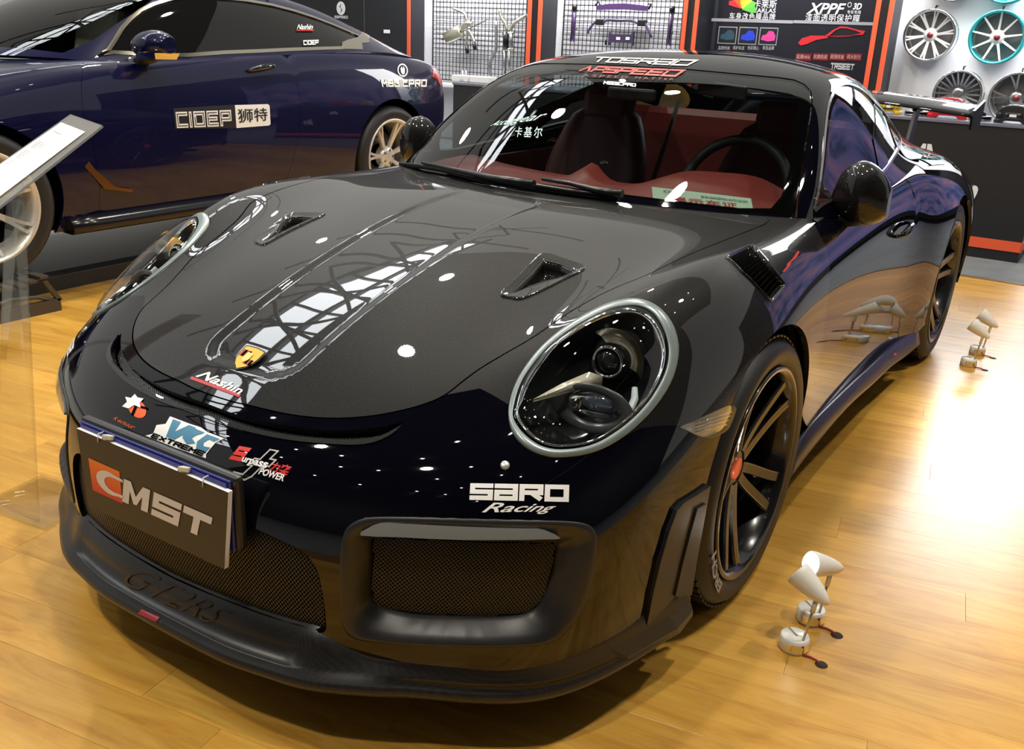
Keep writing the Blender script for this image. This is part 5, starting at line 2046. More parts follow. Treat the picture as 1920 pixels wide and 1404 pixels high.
for mirror in (False, True):
    u_, t_ = cut(BG_, [(B_DLO, True)], lambda c, x: inpoly(B_DLO, c), pbox(B_DLO), .2, .2)
    g_ = sheet('side_window', BG_, u_, t_, DGLASS, blue, 0, off=-.006, mirror=mirror)
    u_, t_ = cut(BG_, [(B_DLO, True), (dli, True)], lambda c, x: inpoly(B_DLO, c) & ~inpoly(dli, c), pbox(B_DLO), .2, .2)
    sheet('chrome_trim', BG_, u_, t_, BCHROME, g_, .008, off=.003, mirror=mirror)
    pil = BG_.side([(1.93, 1.33), (1.97, 1.33), (2.03, 1.02), (1.98, 1.02)])
    u_, t_ = cut(BG_, [(pil, True)], lambda c, x: inpoly(pil, c), pbox(pil), .2, .2)
    sheet('pillar', BG_, u_, t_, FRIT, g_, .004, off=-.001, mirror=mirror)
    # broad chrome corner behind the quarter glass
    kc = BG_.side([(2.44, 1.045), (2.50, 1.085), (2.58, 1.10), (2.72, 1.115), (2.92, 1.15), (2.97, 1.125), (2.85, 1.10), (2.72, 1.085), (2.66, 1.045)])
    u_, t_ = cut(BG_, [(kc, True)], lambda c, x: inpoly(kc, c), pbox(kc), .2, .2)
    sheet('chrome_corner', BG_, u_, t_, BCHROME, g_, .008, off=.004, mirror=mirror)
# cabin: dark inside with seats behind the screen
MB().box((0, 1.6, .62), (1.5, 2.2, .6)).build('cabin_tub', DARK, blue)
MB().loft([[(x, .40 + .2 * (abs(x) / .7) ** 2, .96), (x, .75, .985), (x, .95, .95), (x, .95, .6)] for x in np.linspace(-.72, .72, 15)], False, False, True).build('dashboard', mat('grey_dash', (.30, .30, .27), .6), blue)
for s in (1, -1):
    MB().box((s * .38, 1.55, .98), (.44, .14, .50), (R(-14), 0, 0), .05).build('seat', mat('beige_seat', (.55, .50, .42), .6), blue)
# mirror: px (222..328, 55..118)
for mirror in (False, True):
    rings = []
    for t in np.linspace(0, 1, 11):
        k = math.sin(PI * (.12 + .80 * t)) ** .5
        x = .845 + .235 * t
        rings.append([mx((x, .945 + (-.105 if math.cos(a) < 0 else .075) * abs(math.cos(a)) * k, 1.050 + .01 * t + .074 * math.sin(a) * k), mirror) for a in np.linspace(0, 2 * PI, 20, endpoint=False)])
    m_ = MB().loft(rings, True, True, True).build('wing_mirror', BLUE, blue)
    MB().loft([[mx(q, mirror) for q in r] for r in ([(.93, .845, 1.015), (1.06, .86, 1.022), (1.085, .99, 1.022), (.94, 1.01, 1.015)], [(.93, .85, .985), (1.05, .87, .992), (1.07, .98, .992), (.94, 1.0, .985)])], True, True, False).build('mirror_lamp', mat('mirror_silver', (.7, .68, .6), .12, 1), m_)
    MB().tube([mx(q, mirror) for q in ((.82, .92, .955), (.87, .95, .985), (.92, .97, 1.0))], [.035, .028, .03], 10).build('mirror_foot', PLASTIC, m_)
    # tail lamp
    tl = BS.side([(3.36, .865), (3.44, .915), (3.50, .92), (3.525, .86), (3.53, .80), (3.48, .80), (3.42, .845)])
    if len(tl) > 3:
        u_, t_ = cut(BS, [(tl, True)], lambda c, x: inpoly(tl, c), pbox(tl), .1, .1)
        sheet('tail_light', BS, u_, t_, mat('tail_red', (.4, .01, .01), .1, coat=1), blue, .006, off=.006, mirror=mirror)
    hl_b = BS.front([(.50, .62), (.62, .68), (.72, .69), (.70, .60), (.60, .56)])
    if len(hl_b) > 3:
        u_, t_ = cut(BS, [(hl_b, True)], lambda c, x: inpoly(hl_b, c), pbox(hl_b), .1, .1)
        sheet('headlight', BS, u_, t_, mat('coupe_lamp', (.5, .52, .55), .1, .5, coat=1), blue, .006, off=.004, mirror=mirror)
    # side blade ahead of the door with a copper edge
    MB().loft([[mx((.922, y, z), mirror) for y, z in r] for r in ([(.44, .60), (.47, .60)], [(.52, .47), (.56, .47)], [(.60, .37), (.66, .375)], [(.76, .335), (.76, .35)])], False, False, True).build('side_gill', mat('copper_trim', (.55, .25, .08), .2, .9), blue)
    sk_ = MB().loft([[mx(q, mirror) for q in ((.90, y, .25), (.935, y, .22), (.945, y, .185), (.92, y, .165), (.80, y, .17))] for y in np.linspace(.40, 2.42, 14)], True, True, True)
    sk_.build('side_skirt', mat('skirt_black', (.008, .008, .012), .2), blue)
MB().box((0, 1.4, .20), (1.6, 3.4, .05)).build('floor_pan', DARK, blue)
for (y0, z0, r) in (BA_F, BA_R):
    for s in (1, -1):
        mb = MB()
        mb.loft([[(s * .50, y0 + (r + .02) * math.cos(a), z0 + (r + .02) * math.sin(a)), (s * .895, y0 + (r + .012) * math.cos(a), z0 + (r + .012) * math.sin(a))] for a in np.linspace(-.25, PI + .25, 30)], False, False, True)
        mb.lathe([(.0, s * .50), (r + .02, s * .50)], 30, 'x', c=(0, y0, z0))
        mb.build('wheel_well', DARK, blue)

# multi-spoke silver wheels
WSIL = mat('silver_wheel', (.70, .69, .66), .32, .45)


def silver_wheel(Rr, wid, ns, tag_, m=None, lip=None, split=R(5)):
    h = wid / 2
    rm = MB().lathe([(Rr - .012, h - .03), (Rr + .004, h - .008), (Rr + .005, h), (Rr - .008, h), (Rr - .018, h - .016), (Rr - .026, h - .04), (Rr - .03, 0), (Rr - .02, -h + .02), (Rr, -h)], 64, 'x')
    rim = rm.mesh('rim' + tag_)
    rim.materials.append(lip or m or WSIL)
    mb = MB()
    for s in (-1, 1):
        rings = []
        for t in np.linspace(0, 1, 6):
            r = .055 + (Rr - .02 - .055) * t
            ang = s * split * t ** .8 + 0
            c = np.array([h - .055 + .045 * t ** 1.4, r * math.cos(ang), r * math.sin(ang)])
            tn = np.array([0, -math.sin(ang), math.cos(ang)])
            w = .011 - .004 * t
            rings.append([tuple(c + tn * w), tuple(c + tn * w - np.array([.022, 0, 0])), tuple(c - tn * w - np.array([.022, 0, 0])), tuple(c - tn * w)])
        mb.loft(rings, True, True, False)
        if split == 0:
            break
    sp = mb.mesh('spoke' + tag_)
    sp.materials.append(m or WSIL)
    hb = MB().lathe([(0, h - .05), (.03, h - .05), (.062, h - .054), (.07, h - .07), (.072, h - .11)], 32, 'x').mesh('hub' + tag_)
    hb.materials.append(m or WSIL)
    return rim, sp, hb


BW = silver_wheel(.255, .24, 7, '_coupe')
BT = MB().lathe([(.243, -.11), (.265, -.12), (.30, -.126), (.33, -.115), (.342, -.09), (.342, .09), (.33, .115), (.30, .124), (.268, .118), (.25, .108)], 72, 'x').mesh('tyre_coupe')
BT.materials.append(RUBBER)
for (x, y, s) in ((.92 - .12, 0, 1), (-(.92 - .12), 0, -1), (.92 - .12, 2.84, 1), (-(.92 - .12), 2.84, -1)):
    w = link('wheel', BW[0], blue, (x, y, .345), (0, 0, 0 if s > 0 else PI))
    link('tyre', BT, w)
    for k in range(7):
        link('spoke', BW[1], w, None, (R(20) + k * 2 * PI / 7, 0, 0))
    link('hub', BW[2], w)
    for k in range(5):
        a = k * 2 * PI / 5
        MB().lathe([(0, .012), (.009, .012), (.010, 0)], 10, 'x', c=(.06, .045 * math.cos(a), .045 * math.sin(a))).build('lug_nut', STEEL, w)
    MB().lathe([(.08, -.03), (.17, -.03), (.17, -.055), (.08, -.055)], 40, 'x', closed_prof=True).build('brake_disc', STEEL, w)

# lettering
BH, BGH = skin_hit(BS), skin_hit(BG_)


def bdec(name, art, quad, m, hit=BH, off=.003, step=.15):
    return wrap(name, hit, quad, art[0], art[1], m, blue, off, step)


bdec('sticker', rect_art(), [(328, 242), (442, 240), (440, 196), (324, 203)], mat('sticker_black', (.012, .012, .012), .4), off=.002)
bdec('sticker', place_art(poly_art([(.0, .0), (.95, 0), (1, .06), (1, .92), (.95, 1), (0, 1)]), 0, 0, 1, 1), [(443, 240), (507, 235), (505, 195), (440, 197)], WHITE, off=.002)
bdec('lettering', stroke_text('CIDEP', w=.26, gap=.42), [(331, 240), (434, 236), (432, 206), (328, 210)], WHITE, off=.004)
bdec('lettering', stroke_text('CIDEP', w=.07, gap=.42), [(333, 237), (432, 233), (430, 209), (330, 213)], mat('sticker_black', (.012, .012, .012)), off=.0055)
bdec('lettering', norm_text('狮特', bold=.01), [(446, 231), (501, 226), (500, 202), (444, 204)], MATS['sticker_black'], off=.004)
bdec('lettering', stroke_text('MaGICPRO', w=.24, gap=.36), [(716, 163), (799, 163), (800, 149), (713, 149)], WHITE, off=.004)
bdec('sticker', outline_art([(.5 + .44 * math.cos(a), .5 + .44 * math.sin(a)) for a in np.linspace(0, 2 * PI, 24, endpoint=False)], .1), [(746, 145), (765, 144), (763, 119), (743, 120)], WHITE, off=.004)
bdec('sticker', poly_art([(.3, .65), (.45, .8), (.5, .6), (.62, .82), (.72, .6), (.68, .3), (.5, .15), (.32, .35)]), [(746, 145), (765, 144), (763, 119), (743, 120)], WHITE, off=.004)
bdec('lettering', norm_text('Nashin', bold=.015, shear=.4), [(556, 55), (586, 56), (587, 46), (557, 46)], WHITE, BGH, .003)
bdec('sticker', rect_art(), [(556, 58), (588, 58), (588, 56), (556, 56)], REDV, BGH, .003)
bdec('lettering', stroke_text('CIDEP', w=.24, gap=.4), [(569, 85), (596, 84), (597, 75), (568, 76)], WHITE, BGH, .003)

# ------------------------------------------------------------------ wheel ramps
RAMPM = mat('ramp_brown', (.055, .045, .035), .45)


def ramp(x, y, label):
    t = thing('wheel_ramp', label, 'ramp', (x, y, 0), 0, 'wheel ramps under the coupe')
    for s in (-1, 1):
        xs = s * .19
        MB().box((xs, -.13, .03), (.022, .72, .06)).build('side_rail', RAMPM, t)
        MB().tube([(xs, -.22, .05), (xs, -.12, .085), (xs, 0, .098), (xs, .12, .085), (xs, .22, .05)], .010, 8).build('arch_tube', RAMPM, t)
        for ys in (-1, 1):
            MB().loft([[(xs + dx, ys * .23 + dy, .05) for dx, dy in ((-.011, -.012), (.011, -.012), (.011, .012), (-.011, .012))], [(xs + dx, ys * .165 + dy, .158) for dx, dy in ((-.011, -.012), (.011, -.012), (.011, .012), (-.011, .012))]], True, True, False).build('leg', RAMPM, t)
    for k in range(7):
        y0 = -.165 + .055 * k
        MB().box((0, y0, .150 + .10 * (y0 / .165) ** 2 * .25), (.40, .040, .012), (math.atan(y0 * .3), 0, 0)).build('slat', RAMPM, t)
    V, T, _ = stroke_text('CIDEP', w=.24, gap=.4)
    mb = MB().add([(.2025, -.34 + .24 * p[0], .012 + .034 * p[1]) for p in V], T)
    mb.build('lettering', mat('ramp_print', (.5, .48, .43), .5), t)
    return t


ramp(BO[0] + .83, BO[1], 'brown metal wheel ramp under the front wheel of the blue coupe')
ramp(BO[0] + .83, BO[1] + 2.84, 'brown metal wheel ramp under the rear wheel of the blue coupe')

# ------------------------------------------------------------------ floor: raised stage of wood planks, grey carpet around
CARPET = mat('grey_carpet', (.17, .185, .20), .9, build=lambda nt, b: (lambda n, r: (nt.links.new(n.outputs['Fac'], r.inputs[0]), nt.links.new(r.outputs[0], b.inputs['Base Color']), r.color_ramp.elements.__getitem__(0).__setattr__('color', (.12, .13, .145, 1)), r.color_ramp.elements.__getitem__(1).__setattr__('color', (.22, .235, .25, 1))))(node(nt, 'ShaderNodeTexNoise', Scale=140.0), node(nt, 'ShaderNodeValToRGB')))
carpet = MB().box((0, 2, -.065), (34, 34, .03)).build('floor', CARPET)
tag(carpet, kind='structure')
pale = MB().box((-6.6, .6, -.046), (6.9, 9.0, .012)).build('floor', mat('pale_floor', (.50, .49, .42), .45))
tag(pale, kind='structure')
SX0, SX1, SY0, SY1 = -3.05, 3.3, -2.45, 4.40


def _wood(nt, b):
    tc = node(nt, 'ShaderNodeTexCoord')
    oi = node(nt, 'ShaderNodeObjectInfo')
    ad = node(nt, 'ShaderNodeVectorMath', _operation='MULTIPLY_ADD')
    ad.inputs[1].default_value = (1, 1, 1)
    cmb = node(nt, 'ShaderNodeCombineXYZ')
    ml = node(nt, 'ShaderNodeMath', _operation='MULTIPLY')
    ml.inputs[1].default_value = 37.0
    nt.links.new(oi.outputs['Random'], ml.inputs[0])
    nt.links.new(ml.outputs[0], cmb.inputs[0])
    nt.links.new(ml.outputs[0], cmb.inputs[1])
    nt.links.new(tc.outputs['Object'], ad.inputs[0])
    nt.links.new(cmb.outputs[0], ad.inputs[2])
    mp = node(nt, 'ShaderNodeMapping')
    mp.inputs['Scale'].default_value = (2.2, 15, 1)
    nt.links.new(ad.outputs[0], mp.inputs[0])
    n1 = node(nt, 'ShaderNodeTexNoise', Scale=1.3, Detail=5.0, Roughness=.62)
    n1.inputs['Distortion'].default_value = .9
    nt.links.new(mp.outputs[0], n1.inputs['Vector'])
    mp2 = node(nt, 'ShaderNodeMapping')
    mp2.inputs['Scale'].default_value = (5, 90, 1)
    nt.links.new(ad.outputs[0], mp2.inputs[0])
    n2 = node(nt, 'ShaderNodeTexNoise', Scale=1.0, Detail=3.0)
    nt.links.new(mp2.outputs[0], n2.inputs['Vector'])
    r1 = node(nt, 'ShaderNodeValToRGB')
    e = r1.color_ramp.elements
    e[0].position, e[0].color = .22, (.46, .195, .026, 1)
    e[1].position, e[1].color = .72, (.76, .44, .088, 1)
    m1 = e.new(.46)
    m1.color = (.66, .345, .056, 1)
    nt.links.new(n1.outputs['Fac'], r1.inputs[0])
    hs = node(nt, 'ShaderNodeHueSaturation')
    mr = node(nt, 'ShaderNodeMapRange')
    mr.inputs['To Min'].default_value = .86
    mr.inputs['To Max'].default_value = 1.08
    nt.links.new(oi.outputs['Random'], mr.inputs['Value'])
    nt.links.new(mr.outputs[0], hs.inputs['Value'])
    mx_ = node(nt, 'ShaderNodeMixRGB', _blend_type='MULTIPLY')
    mx_.inputs[0].default_value = .22
    nt.links.new(r1.outputs[0], mx_.inputs[1])
    nt.links.new(n2.outputs['Fac'], mx_.inputs[2])
    nt.links.new(mx_.outputs[0], hs.inputs['Color'])
    nt.links.new(hs.outputs[0], b.inputs['Base Color'])


WOOD = mat('wood_laminate', rough=.3, coat=.5, coat_rough=.27, spec=.25, build=_wood)
stage = MB()
stage.box(((SX0 + SX1) / 2, (SY0 + SY1) / 2, -.030), (SX1 - SX0, SY1 - SY0, .040))
stage = stage.build('floor', mat('stage_core', (.22, .11, .03), .7))
tag(stage, kind='structure')


def clip_poly(P, x0, x1, y0, y1):
    for ax, lim, sg in ((0, x0, 1), (0, x1, -1), (1, y0, 1), (1, y1, -1)):
        out = []
        for i in range(len(P)):
            a, b = P[i - 1], P[i]
            ia, ib = sg * (a[ax] - lim) >= 0, sg * (b[ax] - lim) >= 0
            if ia != ib:
                t = (lim - a[ax]) / (b[ax] - a[ax])
                out.append((a[0] + t * (b[0] - a[0]), a[1] + t * (b[1] - a[1])))
            if ib:
                out.append(b)
        P = out
        if not P:
            return P
    return P


PLW, PLL, PANG = .142, 1.215, R(9)
ca, sa = math.cos(PANG), math.sin(PANG)
rng = random.Random(3)
npl = 0
full_me = None
for j in range(-15, 40):
    shift = rng.random() * PLL
    for i in range(-5, 6):
        lx, ly = i * PLL + shift, j * PLW
        g = .00025
        loc = [(lx + a, ly + b) for a, b in ((g, g), (PLL - g, g), (PLL - g, PLW - g), (g, PLW - g))]
        wpts = [(ca * x - sa * y, sa * x + ca * y) for x, y in loc]
        cl = clip_poly(wpts, SX0 + .03, SX1, SY0, SY1 - .03)
        if len(cl) < 3:
            continue
        area = abs(sum(cl[k - 1][0] * cl[k][1] - cl[k][0] * cl[k - 1][1] for k in range(len(cl)))) / 2
        if area < .004:
            continue
        cx, cy = lx + PLL / 2, ly + PLW / 2
        wx, wy = ca * cx - sa * cy, sa * cx + ca * cy
        if len(cl) == 4 and area > PLL * PLW * .98:
            if full_me is None:
                mb = MB()
                a, b = PLL / 2 - g, PLW / 2 - g
                mb.loft([[(-a, -b, -.010), (a, -b, -.010), (a, b, -.010), (-a, b, -.010)], [(-a, -b, -.0003), (a, -b, -.0003), (a, b, -.0003), (-a, b, -.0003)], [(-a + .0004, -b + .0004, 0), (a - .0004, -b + .0004, 0), (a - .0004, b - .0004, 0), (-a + .0004, b - .0004, 0)]], True, True, False)
                full_me = mb.mesh('plank')
                full_me.materials.append(WOOD)
            me = full_me
        else:
            pl_ = [((x - wx) * ca + (y - wy) * sa, -(x - wx) * sa + (y - wy) * ca) for x, y in cl]
            mb = MB().prism(pl_, -.010, 0)
            me = mb.mesh('plank')
            me.materials.append(WOOD)
        o = link('plank', me, stage, (wx, wy, 0), (0, 0, PANG))
        npl += 1
# metal edging of the stage
EDGE = mat('stage_edge', (.16, .09, .035), .4)
MB().box(((SX0 + SX1) / 2, SY1 - .012, -.022), (SX1 - SX0, .036, .056), None, .004).build('edge_strip', EDGE, stage)
MB().box((SX0 - .02, 1.0, .015), (.10, 6.8, .13), None, .006).build('edge_strip', mat('dark_edge', (.018, .018, .018), .5), stage)

# ------------------------------------------------------------------ low floor spotlights beside the car
LAMPW = mat('lamp_body_white', (.78, .77, .73), .3)
LAMPG = mat('lamp_glow', (1, 1, 1), .3, emit=(1.0, .96, .88), estr=7)
LAMPM = mat('lamp_metal', (.55, .53, .48), .3, .8)


def floor_spot(x, y, aim, lean, label, power, glow=True):
    """base drum, leaning stem, bullet head aimed along aim"""
    t = thing('floor_spotlight', label, 'spotlight', (x, y, 0), 0, 'floor spotlights beside the black car')
    MB().lathe([(0, .036), (.030, .036), (.0335, .033), (.035, .003), (.033, 0), (0, 0)], 36).build('base', LAMPW, t)
    MB().lathe([(.0351, .006), (.0351, .028)], 36, arc=R(110)).build('chrome_band', CHROME, t, None, (0, 0, R(-105)))
    MB().box((-.008, .008, .0366), (.035, .004, .001), (0, 0, R(-40))).build('base_slot', mat('slot_grey', (.2, .2, .2), .5), t)
    b, tp = Vector((.022, -.012, .034)), Vector((.022 + lean[0], -.012 + lean[1], .142))
    MB().tube([b, tp], .0032, 8).build('stem', LAMPM, t)
    MB().tube([tp - (tp - b).normalized() * .035, tp], .0058, 10).build('stem_sleeve', LAMPW, t)
    a = Vector(aim).normalized()
    M = a.to_track_quat('Z', 'Y').to_matrix()
    prof = [(.0, -.070), (.006, -.068), (.013, -.056), (.0205, -.036), (.026, -.012), (.030, .012), (.0315, .024), (.0305, .028), (.028, .026)]
    mb = MB().lathe(prof, 28)
    hc_ = tp + Vector((0, 0, .016)) + a * .036
    mb.v = [tuple(M @ Vector(v) + hc_) for v in mb.v]
    hd = mb.build('head', LAMPW, t)
    mb = MB().lathe([(.0, .046), (.012, .043), (.022, .035), (.0285, .023)] if glow else [(.0, .024), (.014, .0245), (.0285, .023)], 28)  # glowing dome swollen to stand in for bloom around the bulb
    mb.v = [tuple(M @ Vector(v) + hc_) for v in mb.v]
    mb.build('bulb_face', LAMPG if glow else CHROME, t)
    if power:
        l = lamp('floor_spot_light', 'SPOT', (0, 0, 0), (0, 0, -1), power, (1, .95, .85), spot_size=R(70), spot_blend=.6, shadow_soft_size=.02)
        l.parent = t
        l.location = hc_ + a * .03
        l.rotation_euler = a.to_track_quat('-Z', 'Y').to_euler()
    # red-black lead into the floor
    MB().tube([(.030, -.02, .004), (.048, -.018, .004), (.062, -.020, .003), (.070, -.024, -.002)], .0028, 6).build('lead', mat('lead_red', (.35, .03, .02), .5), t)
    MB().lathe([(0, .0012), (.014, .0012), (.015, 0)], 14, c=(.074, -.026, 0)).build('floor_hole', mat('hole_dark', (.02, .012, .006), .8), t)
    return t


floor_spot(1.078 - .02, -.150, (-.80, .18, .42), (.010, .02), 'white floor spotlight nearest the camera, by the front wheel', 2.0, False)
floor_spot(1.076 - .02, -.012, (-.62, -.72, .26), (.006, .02), 'glowing white floor spotlight just behind the nearest one', 1.0)
floor_spot(1.050, 2.44, (-.80, .18, .45), (.012, .02), 'white floor spotlight, nearer of the pair by the rear wheel', 2.0, False)
floor_spot(1.055, 2.66, (-.80, .10, .45), (.012, .02), 'white floor spotlight, farther of the pair by the rear wheel', 2.0, False)

# ------------------------------------------------------------------ clear acrylic stand with a printed sheet
ACR = thin_glass('clear_acrylic', (.92, .92, .90))
sg = thing('info_stand', 'white printed spec sheet on a slanted clear acrylic floor stand', 'sign', (-.95, -.80, 0))
cs = [pix_at((132, 214), 0, -1.0), pix_at((192, 235), 0, -.80), pix_at((-40, 418), 0, -.82), pix_at((-95, 372), 0, -1.02)]
pc_ = sum(cs) / 4
nrm_ = np.cross(cs[1] - cs[0], cs[3] - cs[0])
nrm_ /= np.linalg.norm(nrm_)
if nrm_ @ (CAM_P - pc_) < 0:
    nrm_ = -nrm_
bs = np.array([-.95, -.80, 0])


def slab(name, c4, n_, th, m, parent):
    q = [c - bs for c in c4]
    mb = MB().add([tuple(p) for p in q] + [tuple(p - n_ * th) for p in q], [(0, 1, 2, 3), (7, 6, 5, 4), (0, 4, 5, 1), (1, 5, 6, 2), (2, 6, 7, 3), (3, 7, 4, 0)])
    return mb.build(name, m, parent)


slab('clear_holder', cs, nrm_, .006, mat('holder_grey', (.30, .30, .29), .2, alpha=.55), sg)
lerp = lambda s, t: (cs[0] * (1 - s) + cs[1] * s) * (1 - t) + (cs[3] * (1 - s) + cs[2] * s) * t
pp = [lerp(.08, .10), lerp(.84, .10), lerp(.80, .98), lerp(.04, .98)]
slab('paper', [p + nrm_ * .002 for p in pp], nrm_, .0008, mat('paper_white', (.86, .86, .84), .6), sg)
lp = lambda s, t: (pp[0] * (1 - s) + pp[1] * s) * (1 - t) + (pp[3] * (1 - s) + pp[2] * s) * t
for row, (t0, s0, s1, n_) in enumerate(((.10, .12, .45, 1), (.16, .60, .85, 1), (.24, .10, .60, 5), (.36, .10, .50, 6), (.50, .12, .40, 4), (.62, .15, .42, 5), (.75, .10, .70, 6))):
    for k in range(n_):
        a, b = t0 + k * .018, t0 + k * .018 + .007
        slab('print_line', [lp(s0, a) + nrm_ * .0028, lp(s1 - .05 * (k % 3), a) + nrm_ * .0028, lp(s1 - .05 * (k % 3), b) + nrm_ * .0028, lp(s0, b) + nrm_ * .0028], nrm_, .0004, mat('print_grey', (.55, .55, .56), .6), sg)
top_l, top_r = lerp(.25, .62) - bs, lerp(.75, .62) - bs
MB().box((-.01, .01, .006), (.28, .22, .010), (0, 0, R(8)), .002).build('base', ACR, sg)
MB().loft([[(-.10, -.085, .011), (.10, -.075, .011), (.10, -.067, .011), (-.10, -.077, .011)],
           [tuple(top_l - nrm_ * .008), tuple(top_r - nrm_ * .008), tuple(top_r - nrm_ * .016), tuple(top_l - nrm_ * .016)]], True, True, False).build('upright', ACR, sg)

# ------------------------------------------------------------------ back wall of the booth
YW, YN, ZT = 8.25, 8.60, 3.1
ORG = mat('orange_trim', (.78, .105, .035), .5)
BLK = mat('matt_black', (.010, .011, .014), .5)
LILAC = mat('white_panel', (.72, .72, .76), .6)


def wx(px, y):
    return pix_at((px, 40), 1, y)[0]


def wz(py, y, px=1300):
    return pix_at((px, py), 1, y)[2]


wall = MB().box((-5.0, YN + .06, 1.5), (12.1, .08, 3.2)).build('wall_back', LILAC)
tag(wall, kind='structure')
FL = -.05


def fin(px0, px1, name='trim_1'):
    """projecting black fin with orange edges; image columns at y = 40"""
    x0, x1 = wx(px0, YW), wx(px1, YW)
    w = x1 - x0
    o = MB().box(((x0 + x1) / 2, (YW + YN) / 2 + .01, (ZT + FL) / 2), (w * .98, YN - YW, ZT - FL)).build(name, BLK)
    tag(o, kind='structure')
    for a, b in ((x0, x0 + w * .27), (x1 - w * .27, x1)):
        MB().box(((a + b) / 2, YW - .004, (ZT + FL) / 2), (b - a, .012, ZT - FL)).build('orange_edge', ORG, o)
    return x0, x1


c1 = fin(989, 1016, 'trim_1')
c2 = fin(1280, 1308, 'trim_2')
c3 = fin(1638, 1672, 'trim_3')
xl = wx(765, YW)
o = MB().box((xl - 2.6, (YW + YN) / 2, (ZT + FL) / 2), (5.2, YN - YW, ZT - FL)).build('wall_left', BLK)
tag(o, kind='structure')
MB().box((xl + .015, YW - .004, (ZT + FL) / 2), (.05, .012, ZT - FL)).build('orange_edge', ORG, o)
xs_ = wx(683, YW)
MB().box((xs_, YW - .002, (ZT + FL) / 2), (.012, .006, ZT - FL)).build('panel_joint', mat('joint_grey', (.06, .06, .065), .4), o)
# emblem and little label on the black panel
MW = Matrix(((1, 0, 0, 0), (0, 0, -1, 0), (0, 1, 0, 0), (0, 0, 0, 1)))


def wall_art(name, art, px0, py0, px1, py1, y, m, parent, off=.008):
    """artwork between two image corners (top-left, bottom-right) on a wall plane"""
    a, b = pix_at((px0, py1), 1, y), pix_at((px1, py0), 1, y)
    M = Matrix.Translation((a[0], y - off, a[2])) @ MW
    V, T = art[0], art[1]
    mb = MB().add([M @ Vector((p[0] * (b[0] - a[0]), p[1] * (b[2] - a[2]), 0)) for p in V], T)
    return mb.build(name, m, parent, fix=False)


circ_ = [(.5 + .5 * math.cos(a), .5 + .5 * math.sin(a)) for a in np.linspace(0, 2 * PI, 32, endpoint=False)]
wall_art('emblem', poly_art(circ_), 632, 3, 648, 28, YW, WHITE, o)
wall_art('emblem', poly_art([(.62, .9), (.35, .62), (.58, .42), (.40, .12), (.68, .38), (.45, .60)]), 632, 3, 648, 28, YW, BLK, o, .012)
wall_art('lettering', stroke_text('SSPEED', w=.2), 628, 30, 653, 34, YW, WHITE, o)
wall_art('label', rect_art(), 720, 56, 732, 62, YW, WHITE, o)

# wire grids
WIRE = mat('grid_wire', (.012, .012, .014), .45)


def grid(px0, px1, label):
    x0, x1 = wx(px0, YN - .05), wx(px1, YN - .05)
    z0, z1 = .72, 2.5
    t = thing('wire_grid', label, 'grid panel', ((x0 + x1) / 2, YN - .05, 0))
    w = x1 - x0
    nx, nz = int(w / .056), int((z1 - z0) / .056)
    mb = MB()
    for i in range(nx + 1):
        mb.box((-w / 2 + w * i / nx, 0, (z0 + z1) / 2), (.007, .007, z1 - z0))
    for k in range(nz + 1):
        mb.box((0, -.004, z0 + (z1 - z0) * k / nz), (w, .007, .007))
    mb.build('wires', WIRE, t)['kind'] = 'stuff'
    f = MB()
    for sx in (-1, 1):
        f.box((sx * w / 2, 0, (z0 + z1) / 2), (.014, .014, z1 - z0))
    f.box((0, 0, z0), (w, .014, .014)).box((0, 0, z1), (w, .014, .014))
    f.build('frame', WIRE, t)
    return x0, x1


g1 = grid(812, 987, 'black wire grid panel hung with exhaust pipes')
g2 = grid(1057, 1279, 'black wire grid panel hung with purple suspension bars')
shelf = MB().box(((xl + c1[0]) / 2, YN - .15, .66), (c1[0] - xl, .30, .04), None, .004).build('shelf', mat('shelf_white', (.75, .75, .75), .5))
tag(shelf, 'white display shelf below the exhaust grid', 'shelf')
sh2 = MB().box(((c1[1] + c2[0]) / 2, YN - .15, .66), (c2[0] - c1[1], .30, .04), None, .004).build('shelf', MATS['shelf_white'])
tag(sh2, 'white display shelf below the purple bars grid', 'shelf')

# exhaust parts on the first grid
YG = YN - .14
EX = mat('exhaust_steel', (.55, .53, .42), .28, .9)
EXD = mat('exhaust_grey', (.36, .36, .36), .35, .8)
TIP = mat('black_tip', (.02, .02, .02), .3, .5)


def W3(px, py, dy=0.0):
    return Vector(pix_at((px, py), 1, YG + dy))


def c1p(pts):
    return [W3(680 + x * .1875, y * .1875) for x, y in pts]


def wthing(name, label, cat, px, py, group=None):
    p = W3(px, py)
    return thing(name, label, cat, p, 0, group), p


def hook(t, pts):
    """wire hooks that hang a thing on the grid"""
    o_ = Vector(t.location)
    for p in pts:
        p = Vector(p)
        MB().tube([p - o_, Vector((p.x, YN - .06, p.z + .012)) - o_, Vector((p.x, YN - .054, p.z + .03)) - o_], .005, 6).build('hook', TIP, t)


def rel(pts, o_):
    return [Vector(p) - o_ for p in pts]


